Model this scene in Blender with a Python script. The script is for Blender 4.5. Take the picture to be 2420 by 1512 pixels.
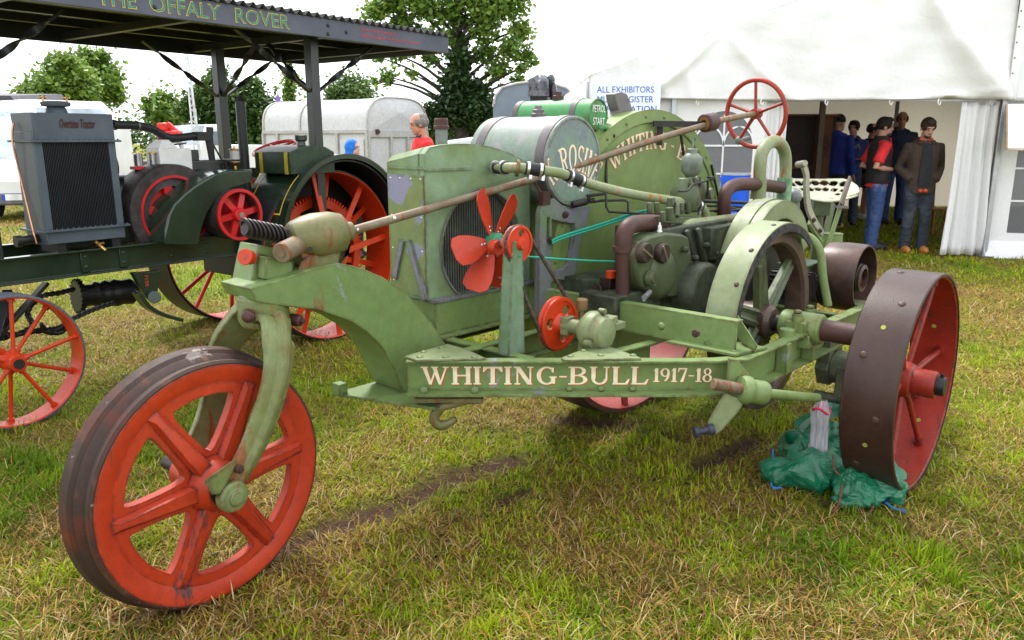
import bpy, bmesh, math, random
import numpy as np
from mathutils import Vector, Matrix, Quaternion
from mathutils.geometry import tessellate_polygon
for _o in list(bpy.data.objects): bpy.data.objects.remove(_o)
SC = bpy.context.scene
COL = SC.collection
R = math.radians
# ---------------------------------------------------------------- camera
IW, IH, FPX, HZ, CAMH = 2419.2, 1512.0, 1860.5, 325.0, 1.52
PITCH = math.atan((IH/2 - HZ)/FPX)
cd = bpy.data.cameras.new('camera'); cam = bpy.data.objects.new('camera', cd); COL.objects.link(cam)
cd.sensor_width = 36; cd.lens = 36*FPX/IW; cd.clip_start = .05; cd.clip_end = 2000
cam.location = (0, 0, CAMH); cam.rotation_euler = (math.pi/2 - PITCH, 0, 0)
SC.camera = cam
# ---------------------------------------------------------------- sky and sun
SUN_EL, SUN_AZ = R(56), R(-22)      # azimuth measured from +Y towards +X: high, behind the tractors
wd = bpy.data.worlds.new('World'); SC.world = wd; wd.use_nodes = True
nt = wd.node_tree; nt.nodes.clear()
sky = nt.nodes.new('ShaderNodeTexSky'); sky.sky_type = 'NISHITA'; sky.sun_disc = False
sky.sun_elevation = SUN_EL; sky.sun_rotation = SUN_AZ; sky.air_density = 1.2; sky.dust_density = 4.0; sky.ozone_density = 1.0
hs = nt.nodes.new('ShaderNodeHueSaturation'); hs.inputs['Saturation'].default_value = .25
mx = nt.nodes.new('ShaderNodeMixRGB'); mx.inputs[0].default_value = .74; mx.inputs[2].default_value = (11.6, 12.0, 12.6, 1)
bg = nt.nodes.new('ShaderNodeBackground'); bg.inputs['Strength'].default_value = .078
wo = nt.nodes.new('ShaderNodeOutputWorld')
nt.links.new(sky.outputs[0], hs.inputs['Color']); nt.links.new(hs.outputs[0], mx.inputs[1])
nt.links.new(mx.outputs[0], bg.inputs[0]); nt.links.new(bg.outputs[0], wo.inputs[0])
sl = bpy.data.lights.new('sun', 'SUN'); sl.energy = 1.5; sl.angle = R(10); sl.color = (1, .965, .91)
so = bpy.data.objects.new('sun', sl); COL.objects.link(so)
_d = Vector((math.sin(SUN_AZ)*math.cos(SUN_EL), math.cos(SUN_AZ)*math.cos(SUN_EL), math.sin(SUN_EL)))
so.rotation_euler = _d.to_track_quat('Z', 'Y').to_euler(); so.location = _d*30
SC.view_settings.view_transform = 'Standard'; SC.view_settings.look = 'None'
SC.view_settings.exposure = 1.62; SC.view_settings.gamma = 1.0; SC.view_settings.use_curve_mapping = False
# ---------------------------------------------------------------- reading points of the place off the picture
V = Vector
def ray(u, v):
    a = (u - IW/2)/FPX; b = -(v - IH/2)/FPX; c, s = math.cos(PITCH), math.sin(PITCH)
    return V((a, c + b*s, -s + b*c))
CP = V((0, 0, CAMH))
def Zp(u, v, z=0.0): d = ray(u, v); return CP + d*((z - CAMH)/d.z)
def Yp(u, v, y): d = ray(u, v); return CP + d*(y/d.y)
class Fr:
    """a machine's own frame: B backwards, L to its left, Z up"""
    def __init__(s, O, ang):
        s.O = V((O[0], O[1], 0)); s.B = V((-math.sin(ang), math.cos(ang), 0)); s.L = V((math.cos(ang), math.sin(ang), 0))
    def w(s, b, l, z): return s.O + s.B*b + s.L*l + V((0, 0, z))
    def l(s, u, v, l):
        d = ray(u, v); return CP + d*(((s.O - CP).dot(s.L) + l)/d.dot(s.L))
    def b(s, u, v, b):
        d = ray(u, v); return CP + d*(((s.O - CP).dot(s.B) + b)/d.dot(s.B))
    def loc(s, p): q = p - s.O; return q.dot(s.B), q.dot(s.L), q.z
ZU = V((0, 0, 1))
def perp(d):
    d = V(d).normalized(); a = ZU if abs(d.z) < .9 else V((1, 0, 0))
    x = a.cross(d).normalized(); return x, d.cross(x).normalized()
# ---------------------------------------------------------------- mesh builder
class MB:
    def __init__(s): s.v = []; s.f = []; s.m = []
    def add(s, vs, fs, m=0):
        o = len(s.v); s.v += [V(p) for p in vs]
        for f in fs: s.f.append([i + o for i in f]); s.m.append(m)
        return s
    def box(s, c, sx, sy, sz, X=V((1, 0, 0)), Y=V((0, 1, 0)), Z=ZU, m=0, tx=1, ty=1):
        c = V(c); vs = []
        for k in (-1, 1):
            for (i, j) in ((-1, -1), (1, -1), (1, 1), (-1, 1)):
                a, b = (tx, ty) if k > 0 else (1, 1)
                vs.append(c + X*(i*sx*a/2) + Y*(j*sy*b/2) + Z*(k*sz/2))
        return s.add(vs, [(3, 2, 1, 0), (4, 5, 6, 7), (0, 1, 5, 4), (1, 2, 6, 5), (2, 3, 7, 6), (3, 0, 4, 7)], m)
    def bar(s, p, q, w, h, up=ZU, m=0):
        p, q = V(p), V(q); d = (q - p); L = d.length; d.normalize()
        x = d.cross(up); x = x.normalized() if x.length > 1e-5 else perp(d)[0]
        return s.box((p + q)/2, w, h, L, x, x.cross(d)*-1, d, m)
    def hexa(s, lo, hi, m=0):
        n = len(lo)
        return s.add(list(lo) + list(hi), [tuple(reversed(range(n))), tuple(range(n, 2*n))] + [(i, (i+1) % n, n + (i+1) % n, n + i) for i in range(n)], m)
    def lathe(s, prof, o, d, n=24, m=0, a0=0, a1=None, closed=False, x=None):
        """prof = [(r, h)] round axis d through o"""
        o = V(o); d = V(d).normalized()
        if x is None: x, y = perp(d)
        else: x = V(x).normalized(); y = d.cross(x)
        full = a1 is None; na = n if full else n + 1; a1 = 2*math.pi if full else a1
        vs = []; k = len(prof)
        for i in range(na):
            a = a0 + (a1 - a0)*i/n; e = x*math.cos(a) + y*math.sin(a)
            vs += [o + e*r + d*h for r, h in prof]
        fs = []
        for i in range(n):
            i2 = (i+1) % na if full else i + 1
            for j in range(k if closed else k - 1):
                j2 = (j+1) % k
                fs.append((i*k + j, i2*k + j, i2*k + j2, i*k + j2))
        if not full and closed: fs += [tuple(range(k)), tuple(reversed(range((na-1)*k, na*k)))]
        if not closed and full:
            if prof[0][0] > 1e-6: fs.append(tuple(i*k for i in range(n))[::-1])
            if prof[-1][0] > 1e-6: fs.append(tuple(i*k + k - 1 for i in range(n)))
        return s.add(vs, fs, m)
    def cyl(s, p, q, r, r2=None, n=16, m=0):
        p, q = V(p), V(q); return s.lathe([(r, 0), (r if r2 is None else r2, (q-p).length)], p, q - p, n, m)
    def sweep(s, pts, rad, n=10, m=0, closed=False, sec=None, side=None, cap=True):
        """tube along pts; rad number or list; sec = list of (x,y) section multipliers; side = fixed side vector"""
        pts = [V(p) for p in pts]; N = len(pts)
        rad = rad if isinstance(rad, (list, tuple)) else [rad]*N
        sec = sec or [(math.cos(2*math.pi*i/n), math.sin(2*math.pi*i/n)) for i in range(n)]
        k = len(sec); vs = []; x = None
        for i in range(N):
            a = pts[(i-1) % N] if (closed or i) else pts[0]; b = pts[(i+1) % N] if (closed or i < N-1) else pts[-1]
            t = (b - a).normalized()
            if side is not None:
                sd = side[i] if isinstance(side, (list, tuple)) else side
                x = (V(sd) - t*V(sd).dot(t)).normalized()
            elif x is None: x = perp(t)[0]
            else: x = (x - t*x.dot(t)).normalized()
            y = t.cross(x); r = rad[i]; rx, ry = r if isinstance(r, (tuple, list)) else (r, r)
            vs += [pts[i] + x*(c*rx) + y*(d*ry) for c, d in sec]
        fs = []
        for i in range(N if closed else N - 1):
            i2 = (i+1) % N
            for j in range(k): fs.append((i*k + j, i*k + (j+1) % k, i2*k + (j+1) % k, i2*k + j))
        if not closed and cap: fs += [tuple(reversed(range(k))), tuple(range((N-1)*k, N*k))]
        return s.add(vs, fs, m)
    def ell(s, c, rx, ry=None, rz=None, X=V((1, 0, 0)), Y=V((0, 1, 0)), Z=ZU, n=12, k=8, m=0, lo=-1.0):
        ry = rx if ry is None else ry; rz = rx if rz is None else rz; c = V(c)
        a0 = math.asin(lo); vs = []
        for i in range(k + 1):
            a = a0 + (math.pi/2 - a0)*i/k
            for j in range(n):
                b = 2*math.pi*j/n
                vs.append(c + X*(rx*math.cos(a)*math.cos(b)) + Y*(ry*math.cos(a)*math.sin(b)) + Z*(rz*math.sin(a)))
        fs = [(i*n + j, i*n + (j+1) % n, (i+1)*n + (j+1) % n, (i+1)*n + j) for i in range(k) for j in range(n)]
        fs.append(tuple(reversed(range(n))))
        return s.add(vs, fs, m)
    def prism(s, outer, vec, holes=(), m=0):
        vec = V(vec); loops = [[V(p) for p in outer]] + [[V(p) for p in h] for h in holes]
        tri = tessellate_polygon(loops); flat = [p for l in loops for p in l]; n = len(flat)
        fs = [tuple(t) for t in tri] + [tuple(i + n for i in reversed(t)) for t in tri]
        o = 0
        for l in loops:
            k = len(l); fs += [(o+i, o+(i+1) % k, n+o+(i+1) % k, n+o+i) for i in range(k)]; o += k
        return s.add(flat + [p + vec for p in flat], fs, m)
    def quad(s, *p, m=0): return s.add(p, [tuple(range(len(p)))], m)
def smooth_path(pts, k=4, closed=False):
    pts = [V(p) for p in pts]; N = len(pts); out = []
    for i in range(N if closed else N - 1):
        g = (lambda j: pts[j % N]) if closed else (lambda j: pts[max(0, min(N-1, j))])
        p0, p1, p2, p3 = g(i-1), g(i), g(i+1), g(i+2)
        for j in range(k):
            t = j/k; out.append(.5*((2*p1) + (p2-p0)*t + (2*p0-5*p1+4*p2-p3)*t*t + (3*p1-p0-3*p2+p3)*t**3))
    if not closed: out.append(pts[-1])
    return out
def interp(vals, k=4):
    out = []
    for i in range(len(vals)-1):
        for j in range(k):
            t = j/k; a, b = vals[i], vals[i+1]
            out.append(tuple(x + (y-x)*t for x, y in zip(a, b)) if isinstance(a, tuple) else a + (b-a)*t)
    return out + [vals[-1]]
# ---------------------------------------------------------------- objects
def root_loc(o):
    while o.parent: o = o.parent
    return V(o.location)
def mesh_of(name, mb, mats, org=V((0, 0, 0)), sm=38, fix=True):
    me = bpy.data.meshes.new(name)
    me.from_pydata([p - org for p in mb.v], [], mb.f)
    mats = mats if isinstance(mats, (list, tuple)) else [mats]
    for m in mats: me.materials.append(m)
    if len(mats) > 1: me.polygons.foreach_set('material_index', mb.m)
    if fix:
        bm = bmesh.new(); bm.from_mesh(me); bmesh.ops.recalc_face_normals(bm, faces=bm.faces); bm.to_mesh(me); bm.free()
    if sm:
        me.shade_smooth(); me.set_sharp_from_angle(angle=R(sm))
    me.update(); return me
def thing(name, label, cat, loc, group=None):
    o = bpy.data.objects.new(name, None); COL.objects.link(o); o.location = loc; o.empty_display_size = .2
    return tag(o, label, cat, group)
def tag(o, label=None, cat=None, group=None, kind=None):
    if label: o['label'] = label
    if cat: o['category'] = cat
    if group: o['group'] = group
    if kind: o['kind'] = kind
    return o
def part(name, mb, mats, parent=None, sm=38, bev=0, label=None, fix=True, org=None):
    """a mesh object; its vertices are given in world coordinates"""
    og = root_loc(parent) if parent else (V(org) if org is not None else V((0, 0, 0)))
    o = bpy.data.objects.new(name, mesh_of(name, mb, mats, og, sm, fix)); COL.objects.link(o)
    if parent: o.parent = parent
    else: o.location = og
    if bev:
        b = o.modifiers.new('bevel', 'BEVEL'); b.width = bev; b.segments = 2; b.limit_method = 'ANGLE'; b.angle_limit = R(40); b.harden_normals = False
    if label: o['label'] = label
    return o
def inst(name, me, parent, M):
    """alike pieces share mesh data; M is the world matrix"""
    o = bpy.data.objects.new(name, me); COL.objects.link(o); o.parent = parent
    o.matrix_basis = Matrix.Translation(-root_loc(parent)) @ M
    return o
def MX(o, z, x=None, s=1.0):
    z = V(z).normalized()
    if x is None: x = perp(z)[0]
    x = V(x); x = (x - z*x.dot(z)).normalized(); y = z.cross(x)
    m = Matrix(((x.x, y.x, z.x, o[0]), (x.y, y.y, z.y, o[1]), (x.z, y.z, z.z, o[2]), (0, 0, 0, 1)))
    return m @ Matrix.Scale(s, 4)
# ---------------------------------------------------------------- materials
MATS = {}
class NT:
    def __init__(s, name):
        s.m = bpy.data.materials.new(name); s.m.use_nodes = True; s.t = s.m.node_tree
        s.bsdf = s.t.nodes['Principled BSDF']; s.out = s.t.nodes['Material Output']
    def n(s, t, **kw):
        o = s.t.nodes.new(t)
        for k, v in kw.items():
            if k.startswith('i_'): o.inputs[k[2:].replace('_', ' ')].default_value = v
            else: setattr(o, k, v)
        return o
    def l(s, a, b): s.t.links.new(a, b)
    def noise(s, sc, det=6, rough=.6, vec=None, dist=0):
        o = s.n('ShaderNodeTexNoise'); o.inputs['Scale'].default_value = sc; o.inputs['Detail'].default_value = det
        o.inputs['Roughness'].default_value = rough; o.inputs['Distortion'].default_value = dist
        if vec is not None: s.l(vec, o.inputs['Vector'])
        return o.outputs['Fac']
    def ramp(s, x, a, b, c0=(0, 0, 0, 1), c1=(1, 1, 1, 1)):
        o = s.n('ShaderNodeValToRGB'); o.color_ramp.elements[0].position = a; o.color_ramp.elements[1].position = b
        o.color_ramp.elements[0].color = c0; o.color_ramp.elements[1].color = c1
        s.l(x, o.inputs[0]); return o.outputs[0]
    def mix(s, f, a, b, bt='MIX'):
        o = s.n('ShaderNodeMixRGB', blend_type=bt)
        for i, x in ((0, f), (1, a), (2, b)):
            if isinstance(x, (int, float)): o.inputs[i].default_value = x
            elif isinstance(x, (tuple, list)): o.inputs[i].default_value = (*x[:3], 1)
            else: s.l(x, o.inputs[i])
        return o.outputs[0]
    def bump(s, h, st=.3, dist=.01):
        o = s.n('ShaderNodeBump'); o.inputs['Strength'].default_value = st; o.inputs['Distance'].default_value = dist
        s.l(h, o.inputs['Height']); s.l(o.outputs[0], s.bsdf.inputs['Normal'])
    def obj(s): return s.n('ShaderNodeTexCoord').outputs['Object']
    def col(s, x): s.l(x, s.bsdf.inputs['Base Color'])
    def set(s, **kw):
        for k, v in kw.items(): s.bsdf.inputs[k.replace('_', ' ')].default_value = v
def plain(name, c, rough=.5, metal=0.0, var=.15, sc=6.0, bump=.1, spec=.28):
    if name in MATS: return MATS[name]
    t = NT(name); v = t.obj(); n = t.noise(sc, 8, .65, v)
    c2 = tuple(x*(1-var*2) for x in c); c1 = tuple(min(1, x*(1+var)) for x in c)
    t.col(t.ramp(n, .35, .65, (*c2, 1), (*c1, 1)))
    t.set(Roughness=rough, Metallic=metal); t.bsdf.inputs['Specular IOR Level'].default_value = spec if rough > .3 or metal else .5
    if bump: t.bump(t.noise(sc*12, 4, .6, v), bump, .004)
    MATS[name] = t.m; return t.m
def paint(name, c, c2, rust=.30, chip=.25, rough=.42, wet=.5, rc=(.10, .035, .014), sc=3.0, under=(.20, .20, .215), lay=.52, edge=.018):
    """weathered paint: two tones in patches, bare-metal scuffs, rust blooms and streaks, chipped edges, fine rain drops"""
    if name in MATS: return MATS[name]
    t = NT(name); v = t.obj()
    base = t.mix(t.ramp(t.noise(sc, 5, .6, v), lay-.12, lay+.14), c, c2)
    base = t.mix(t.ramp(t.noise(sc*9, 6, .7, v), .3, .8), t.mix(1, base, (.72, .72, .70), 'MULTIPLY'), base)
    if under: base = t.mix(t.ramp(t.noise(sc*1.7, 8, .62, v, .6), .655-chip*.10, .675-chip*.10), base, under)
    mp = t.n('ShaderNodeMapping'); mp.inputs['Scale'].default_value = (1, 1, .22); t.l(v, mp.inputs[0])
    rr = t.ramp(t.noise(sc*3.2, 9, .68, mp.outputs[0], .3), .695-rust*.215, .755-rust*.215)
    base = t.mix(rr, base, t.mix(t.noise(sc*30, 4, .6, v), rc, (rc[0]*2.4, rc[1]*2.2, rc[2]*1.8)))
    if edge:
        geo = t.n('ShaderNodeNewGeometry'); bv = t.n('ShaderNodeBevel', samples=3); bv.inputs['Radius'].default_value = edge
        dt = t.n('ShaderNodeVectorMath', operation='DOT_PRODUCT'); t.l(geo.outputs['True Normal'], dt.inputs[0]); t.l(bv.outputs[0], dt.inputs[1])
        pt = t.ramp(dt.outputs['Value'], .84, .975, (1, 1, 1, 1), (0, 0, 0, 1))
        ed = t.mix(1, pt, t.ramp(t.noise(sc*6, 6, .7, v), .40, .60), 'MULTIPLY')
        halo = t.mix(1, t.ramp(dt.outputs['Value'], .90, .998, (1, 1, 1, 1), (0, 0, 0, 1)), t.ramp(t.noise(sc*3, 6, .7, v), .44, .62), 'MULTIPLY')
        base = t.mix(t.mix(1, halo, (.55, .55, .55), 'MULTIPLY'), base, (rc[0]*1.5, rc[1]*1.6, rc[2]*1.3))
        base = t.mix(ed, base, (rc[0]*.32, rc[1]*.36, rc[2]*.5))
    t.col(base)
    ro = t.n('ShaderNodeMapRange'); ro.inputs[3].default_value = rough-.12; ro.inputs[4].default_value = rough+.22
    t.l(t.noise(sc*5, 6, .6, v), ro.inputs[0]); t.l(ro.outputs[0], t.bsdf.inputs['Roughness'])
    vo = t.n('ShaderNodeTexVoronoi'); vo.inputs['Scale'].default_value = 190; t.l(v, vo.inputs['Vector'])
    dr = t.ramp(vo.outputs['Distance'], .10, .34, (1, 1, 1, 1), (0, 0, 0, 1))
    h = t.mix(.35*wet, t.noise(sc*40, 4, .6, v), dr, 'ADD'); t.bump(h, .22, .0035); t.bsdf.inputs['Specular IOR Level'].default_value = .36
    MATS[name] = t.m; return t.m
M = {}
M['green'] = paint('sage_green_paint', (.140, .215, .066), (.195, .268, .100), rust=.30, chip=.15, under=(.19, .215, .20), sc=2.6)
M['mint'] = paint('mint_green_paint', (.235, .35, .235), (.145, .205, .066), rust=.22, chip=.15, sc=2.2)
M['pale'] = paint('pale_green_paint', (.185, .225, .105), (.245, .285, .155), rust=.22, chip=-.2, sc=3)
M['olive'] = paint('olive_rusty_paint', (.125, .130, .042), (.20, .175, .075), rust=.62, chip=.1, sc=5)
M['fork'] = paint('fork_green_paint', (.15, .185, .058), (.225, .28, .135), rust=.62, chip=-.1, sc=3.4, rc=(.12, .042, .012), edge=.03)
M['bare'] = paint('scuffed_grey_green', (.19, .195, .22), (.13, .20, .09), rust=.34, chip=.1, sc=3.4, under=(.27, .27, .30), lay=.56)
M['panel'] = paint('side_panel_green', (.185, .200, .055), (.17, .225, .095), rust=.25, chip=1.0, sc=2.4, under=(.20, .19, .275), lay=.5)
M['orange'] = paint('orange_wheel_paint', (.40, .030, .006), (.48, .044, .008), rust=.34, chip=-.5, sc=3.5, rc=(.04, .018, .02), under=None, edge=.014)
M['orange2'] = paint('bright_orange_paint', (.60, .044, .007), (.52, .035, .006), rust=.05, chip=-.5, rough=.35, sc=3, rc=(.25, .02, .01), under=None, edge=0)
M['fanred'] = paint('fan_orange_paint', (.54, .042, .010), (.44, .03, .008), rust=.10, chip=-.1, rough=.34, sc=4, under=(.30, .30, .30), edge=0)
M['red'] = paint('red_wheel_paint', (.33, .022, .010), (.25, .022, .013), rust=.45, chip=-.5, sc=5, rc=(.035, .018, .015), under=None)
M['pulred'] = plain('red_pulley_paint', (.48, .010, .014), .3, var=.1, bump=.05)
M['steerred'] = paint('steering_red_paint', (.42, .032, .010), (.34, .03, .014), rust=.45, chip=-.5, sc=9, rc=(.05, .03, .035), under=None)
M['rust'] = paint('rusty_tread', (.058, .026, .020), (.095, .052, .043), rust=.4, chip=-.2, rough=.45, sc=4, rc=(.11, .035, .015), under=(.2, .17, .16))
M['rustpipe'] = paint('rusty_rod', (.16, .115, .07), (.22, .185, .12), rust=.72, chip=-.3, sc=9, rc=(.11, .036, .015), under=None, edge=0)
M['brown'] = paint('brown_pipe', (.055, .020, .016), (.08, .032, .025), rust=.3, chip=-.5, sc=6, rough=.5, under=None, edge=0)
M['pipegreen'] = paint('pale_green_pipe', (.19, .235, .10), (.27, .30, .18), rust=.62, chip=-.4, sc=7, rc=(.17, .055, .015), under=None, edge=0)
M['engine'] = paint('engine_green_grime', (.070, .092, .040), (.115, .15, .075), rust=.55, chip=.0, sc=5, rc=(.035, .022, .012), under=(.17, .18, .15))
M['tank'] = paint('worn_tank_paint', (.20, .265, .215), (.27, .285, .275), rust=.50, chip=.45, sc=4.5, rc=(.10, .065, .055), under=(.25, .235, .235))
M['tankend'] = paint('tank_end_paint', (.20, .30, .215), (.155, .19, .21), rust=.12, chip=.15, sc=4.5, under=(.18, .21, .25))
M['petrol'] = paint('petrol_green_paint', (.06, .26, .08), (.075, .30, .10), rust=.40, chip=-.4, sc=4, under=None)
M['cover'] = paint('cover_green_paint', (.165, .240, .068), (.205, .285, .098), rust=.26, chip=-.4, sc=1.7, under=None, rc=(.16, .08, .02))
M['band'] = plain('grey_band_metal', (.13, .115, .12), .5, .3, sc=14)
M['rubber'] = plain('black_rubber', (.018, .018, .02), .5, sc=20)
M['steel'] = plain('bright_steel', (.55, .55, .56), .3, .9, sc=20, var=.1)
M['iron'] = plain('dark_iron', (.035, .03, .03), .5, .4, sc=14)
M['brass'] = plain('brass', (.55, .33, .10), .32, .9, sc=20, var=.12)
M['copper'] = plain('copper', (.60, .28, .17), .3, .9, sc=20, var=.1)
M['greenrope'] = plain('green_rope', (.02, .33, .22), .6, sc=200)
M['cream'] = plain('cream_lettering', (.72, .64, .45), .55, sc=30, var=.08, bump=0)
M['white'] = plain('white_lettering', (.74, .74, .72), .55, var=.05, bump=0)
M['redpaint'] = plain('red_lettering', (.48, .06, .015), .55, var=.08, bump=0)
M['gold'] = plain('yellow_lettering', (.66, .42, .05), .5, var=.06, bump=0)
M['teal'] = plain('teal_lettering', (.03, .20, .13), .5, var=.15, sc=60, bump=0)
M['black'] = plain('black_paint', (.012, .012, .013), .4, sc=10)
M['dgreen'] = plain('dark_green_gloss', (.017, .030, .018), .17, sc=2.5, var=.2, bump=.12)
M['canopy'] = plain('black_canopy_paint', (.020, .021, .021), .35, sc=5)
M['fascia'] = plain('slate_fascia_paint', (.075, .082, .108), .42, sc=4, var=.12)
M['radgrey'] = plain('radiator_grey_paint', (.070, .088, .105), .38, sc=5, var=.1)
M['tyregrey'] = paint('grey_rim_paint', (.10, .115, .145), (.12, .14, .17), rust=.2, chip=-.2, sc=8, rc=(.03, .02, .02), under=None)
def rivet_mesh(name, mat, r=.011, h=.007):
    return mesh_of(name, MB().ell((0, 0, -.001), r, r, h, n=10, k=4, lo=0), mat)
def hex_mesh(name, mat, r=.012, h=.010):
    return mesh_of(name, MB().lathe([(r, 0), (r, h), (r*.7, h*1.15)], (0, 0, 0), (0, 0, 1), 6).lathe([(r*.5, h*1.1), (r*.5, h*1.6), (0, h*1.7)], (0, 0, 0), (0, 0, 1), 8), mat, sm=25)
# ---------------------------------------------------------------- lettering
SERIF_H = .075
def _st(p, q, w, w2=None):
    p, q = V((*p, 0)), V((*q, 0)); w2 = w if w2 is None else w2
    return [(p.x - w/2, p.y), (p.x + w/2, p.y), (q.x + w2/2, q.y), (q.x - w2/2, q.y)]
def _slab(x, y, w): return [(x - w/2, y), (x + w/2, y), (x + w/2, y + SERIF_H), (x - w/2, y + SERIF_H)]
def _arc(cx, cy, rx, ry, t, a0, a1, n=14, ty=.09):
    o = []; i_ = []
    for k in range(n+1):
        a = R(a0 + (a1-a0)*k/n); o.append((cx + rx*math.cos(a), cy + ry*math.sin(a))); i_.append((cx + (rx-t)*math.cos(a), cy + (ry-ty)*math.sin(a)))
    return [[o[k], o[k+1], i_[k+1], i_[k]] for k in range(n)]
def glyph(ch):
    T, t = .20, .085
    S = lambda x, y, w=.34: _slab(x, y, w)
    if ch == 'W': return 1.34, [_st((.14, 1), (.42, 0), T, .14), _st((.42, 0), (.70, 1), .09, t), _st((.60, 1), (.86, 0), T, .14), _st((.86, 0), (1.16, 1), .09, t), S(.14, .93, .32), S(1.14, .93, .28), S(.62, .93, .30)]
    if ch == 'H': return 1.0, [_st((.2, 0), (.2, 1), T), _st((.8, 0), (.8, 1), T), [(.2, .46), (.8, .46), (.8, .55), (.2, .55)], S(.2, 0), S(.2, .93), S(.8, 0), S(.8, .93)]
    if ch == 'I': return .42, [_st((.2, 0), (.2, 1), T), S(.2, 0), S(.2, .93)]
    if ch == 'T': return .96, [_st((.48, 0), (.48, .98), T), S(.48, 0, .36), [(.04, .90), (.92, .90), (.92, 1), (.04, 1)], [(.02, .70), (.10, .72), (.24, .9), (.04, .95)], [(.94, .70), (.86, .72), (.72, .9), (.92, .95)]]
    if ch == 'N': return 1.0, [_st((.2, 0), (.2, .95), t), _st((.2, 1), (.78, 0), .24), _st((.8, 0), (.8, 1), t), S(.2, 0, .28), S(.16, .93, .24), S(.8, .93, .28)]
    if ch in 'GC':
        p = _arc(.54, .5, .47, .51, .2, 52, 312, 22)
        p += [[(.74, .72), (.86, .66), (.86, .98), (.78, .92)]]
        if ch == 'G': p += [_st((.83, .05), (.83, .42), T), S(.83, .38, .34)]
        return 1.04, p
    if ch == 'B': return .94, [_st((.2, 0), (.2, 1), T), S(.14, 0, .28), S(.14, .93, .28)] + _arc(.45, .75, .36, .25, .18, -90, 90, 12, .075) + _arc(.45, .27, .44, .27, .2, -90, 90, 12, .075) + [[(.2, .925), (.46, .925), (.46, 1), (.2, 1)], [(.2, .47), (.46, .47), (.46, .545), (.2, .545)], [(.2, 0), (.46, 0), (.46, .075), (.2, .075)]]
    if ch == 'U': return 1.0, [_st((.2, .32), (.2, 1), T), _st((.8, .3), (.8, 1), t), S(.2, .93), S(.8, .93, .28)] + _arc(.48, .36, .38, .37, .16, 180, 352, 16, .1)
    if ch == 'L': return .86, [_st((.2, 0), (.2, 1), T), S(.2, .93), [(.06, 0), (.74, 0), (.74, .085), (.06, .085)], [(.62, .06), (.76, 0), (.86, .30), (.80, .32)]]
    if ch == 'E': return .84, [_st((.2, 0), (.2, 1), T), [(.06, 0), (.74, 0), (.74, .08), (.06, .08)], [(.06, .92), (.74, .92), (.74, 1), (.06, 1)], [(.2, .47), (.58, .47), (.58, .55), (.2, .55)], [(.66, .06), (.76, 0), (.78, .28), (.72, .28)], [(.66, .94), (.76, 1), (.78, .74), (.72, .74)]]
    if ch == 'R': return .96, [_st((.2, 0), (.2, 1), T), S(.2, 0), S(.14, .93, .28)] + _arc(.45, .74, .37, .26, .19, -90, 90, 12, .08) + [[(.2, .92), (.46, .92), (.46, 1), (.2, 1)], [(.2, .48), (.46, .48), (.46, .56), (.2, .56)], _st((.46, .5), (.80, 0), T, .2)]
    if ch in 'O0': return 1.04, _arc(.52, .5, .48, .52, .2, 0, 360, 26)
    if ch == 'K': return .98, [_st((.2, 0), (.2, 1), T), S(.2, 0), S(.2, .93), _st((.3, .42), (.78, 1), .08), _st((.42, .58), (.82, 0), T), S(.78, .93, .28), S(.82, 0, .3)]
    if ch == 'S': return .8, _arc(.40, .74, .33, .27, .17, 40, 262, 14, .08) + _arc(.40, .265, .34, .275, .17, -140, 88, 16, .08) + [[(.60, .80), (.68, .72), (.70, .98), (.64, .94)], [(.10, .2), (.18, .2), (.10, .0), (.04, .02)]]
    if ch == '1': return .40, [_st((.22, 0), (.22, .98), T), S(.22, 0, .40), [(.03, .80), (.14, .76), (.24, .98), (.16, .98)]]
    if ch == '9': return .68, _arc(.33, .68, .30, .31, .15, 0, 360, 20, .07) + _arc(.22, .60, .41, .60, .16, -72, 6, 10, .10)
    if ch == '7': return .62, [[(.04, .90), (.60, .90), (.60, 1), (.04, 1)], [(.02, .72), (.09, .72), (.14, .95), (.04, .95)], [(.18, 0), (.38, 0), (.60, .92), (.48, .92)]]
    if ch == '8': return .70, _arc(.34, .75, .25, .25, .13, 0, 360, 18, .07) + _arc(.34, .27, .31, .28, .16, 0, 360, 20, .07)
    if ch == '-': return .46, [[(.06, .40), (.40, .40), (.40, .48), (.06, .48)]]
    return .4, []
def serif(text, place, nrm, mats, sh=(.045, -.045), sp=.05, only=None):
    """place(x, y, i) maps letter coordinates (cap height 1) to the wall; returns cream and red-shadow builders"""
    A, Bm = MB(), MB(); x = 0; n = V(nrm)
    for i, ch in enumerate(text):
        w, polys = glyph(ch)
        if only is None or i in only:
            for k, p in enumerate(polys):
                A.add([place(x + q[0], q[1], i) + n*(.0018 + .00009*(k % 9)) for q in p], [tuple(range(len(p)))])
                Bm.add([place(x + q[0] + sh[0], q[1] + sh[1], i) + n*(.0006 + .00009*(k % 9)) for q in p], [tuple(range(len(p)))])
        x += w + sp
    return A, Bm, x
def fit_place(text, o, X, Y, width, h, sp=.05):
    tot = sum(glyph(c)[0] + sp for c in text) - sp; k = width/tot; o, X, Y = V(o), V(X).normalized(), V(Y).normalized()
    return lambda x, y, i: o + X*(x*k) + Y*(y*h)
def textmesh(s, size=1.0, ext=0.0, off=0.0, shear=0.0, sp=1.0, res=3):
    c = bpy.data.curves.new('text', 'FONT'); c.body = s; c.size = size; c.extrude = ext; c.offset = off; c.shear = shear; c.space_character = sp; c.resolution_u = res
    o = bpy.data.objects.new('text', c); COL.objects.link(o)
    me = bpy.data.meshes.new_from_object(o.evaluated_get(bpy.context.evaluated_depsgraph_get()))
    bpy.data.objects.remove(o); bpy.data.curves.remove(c)
    return [V(v.co) for v in me.vertices], [tuple(p.vertices) for p in me.polygons]
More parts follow.
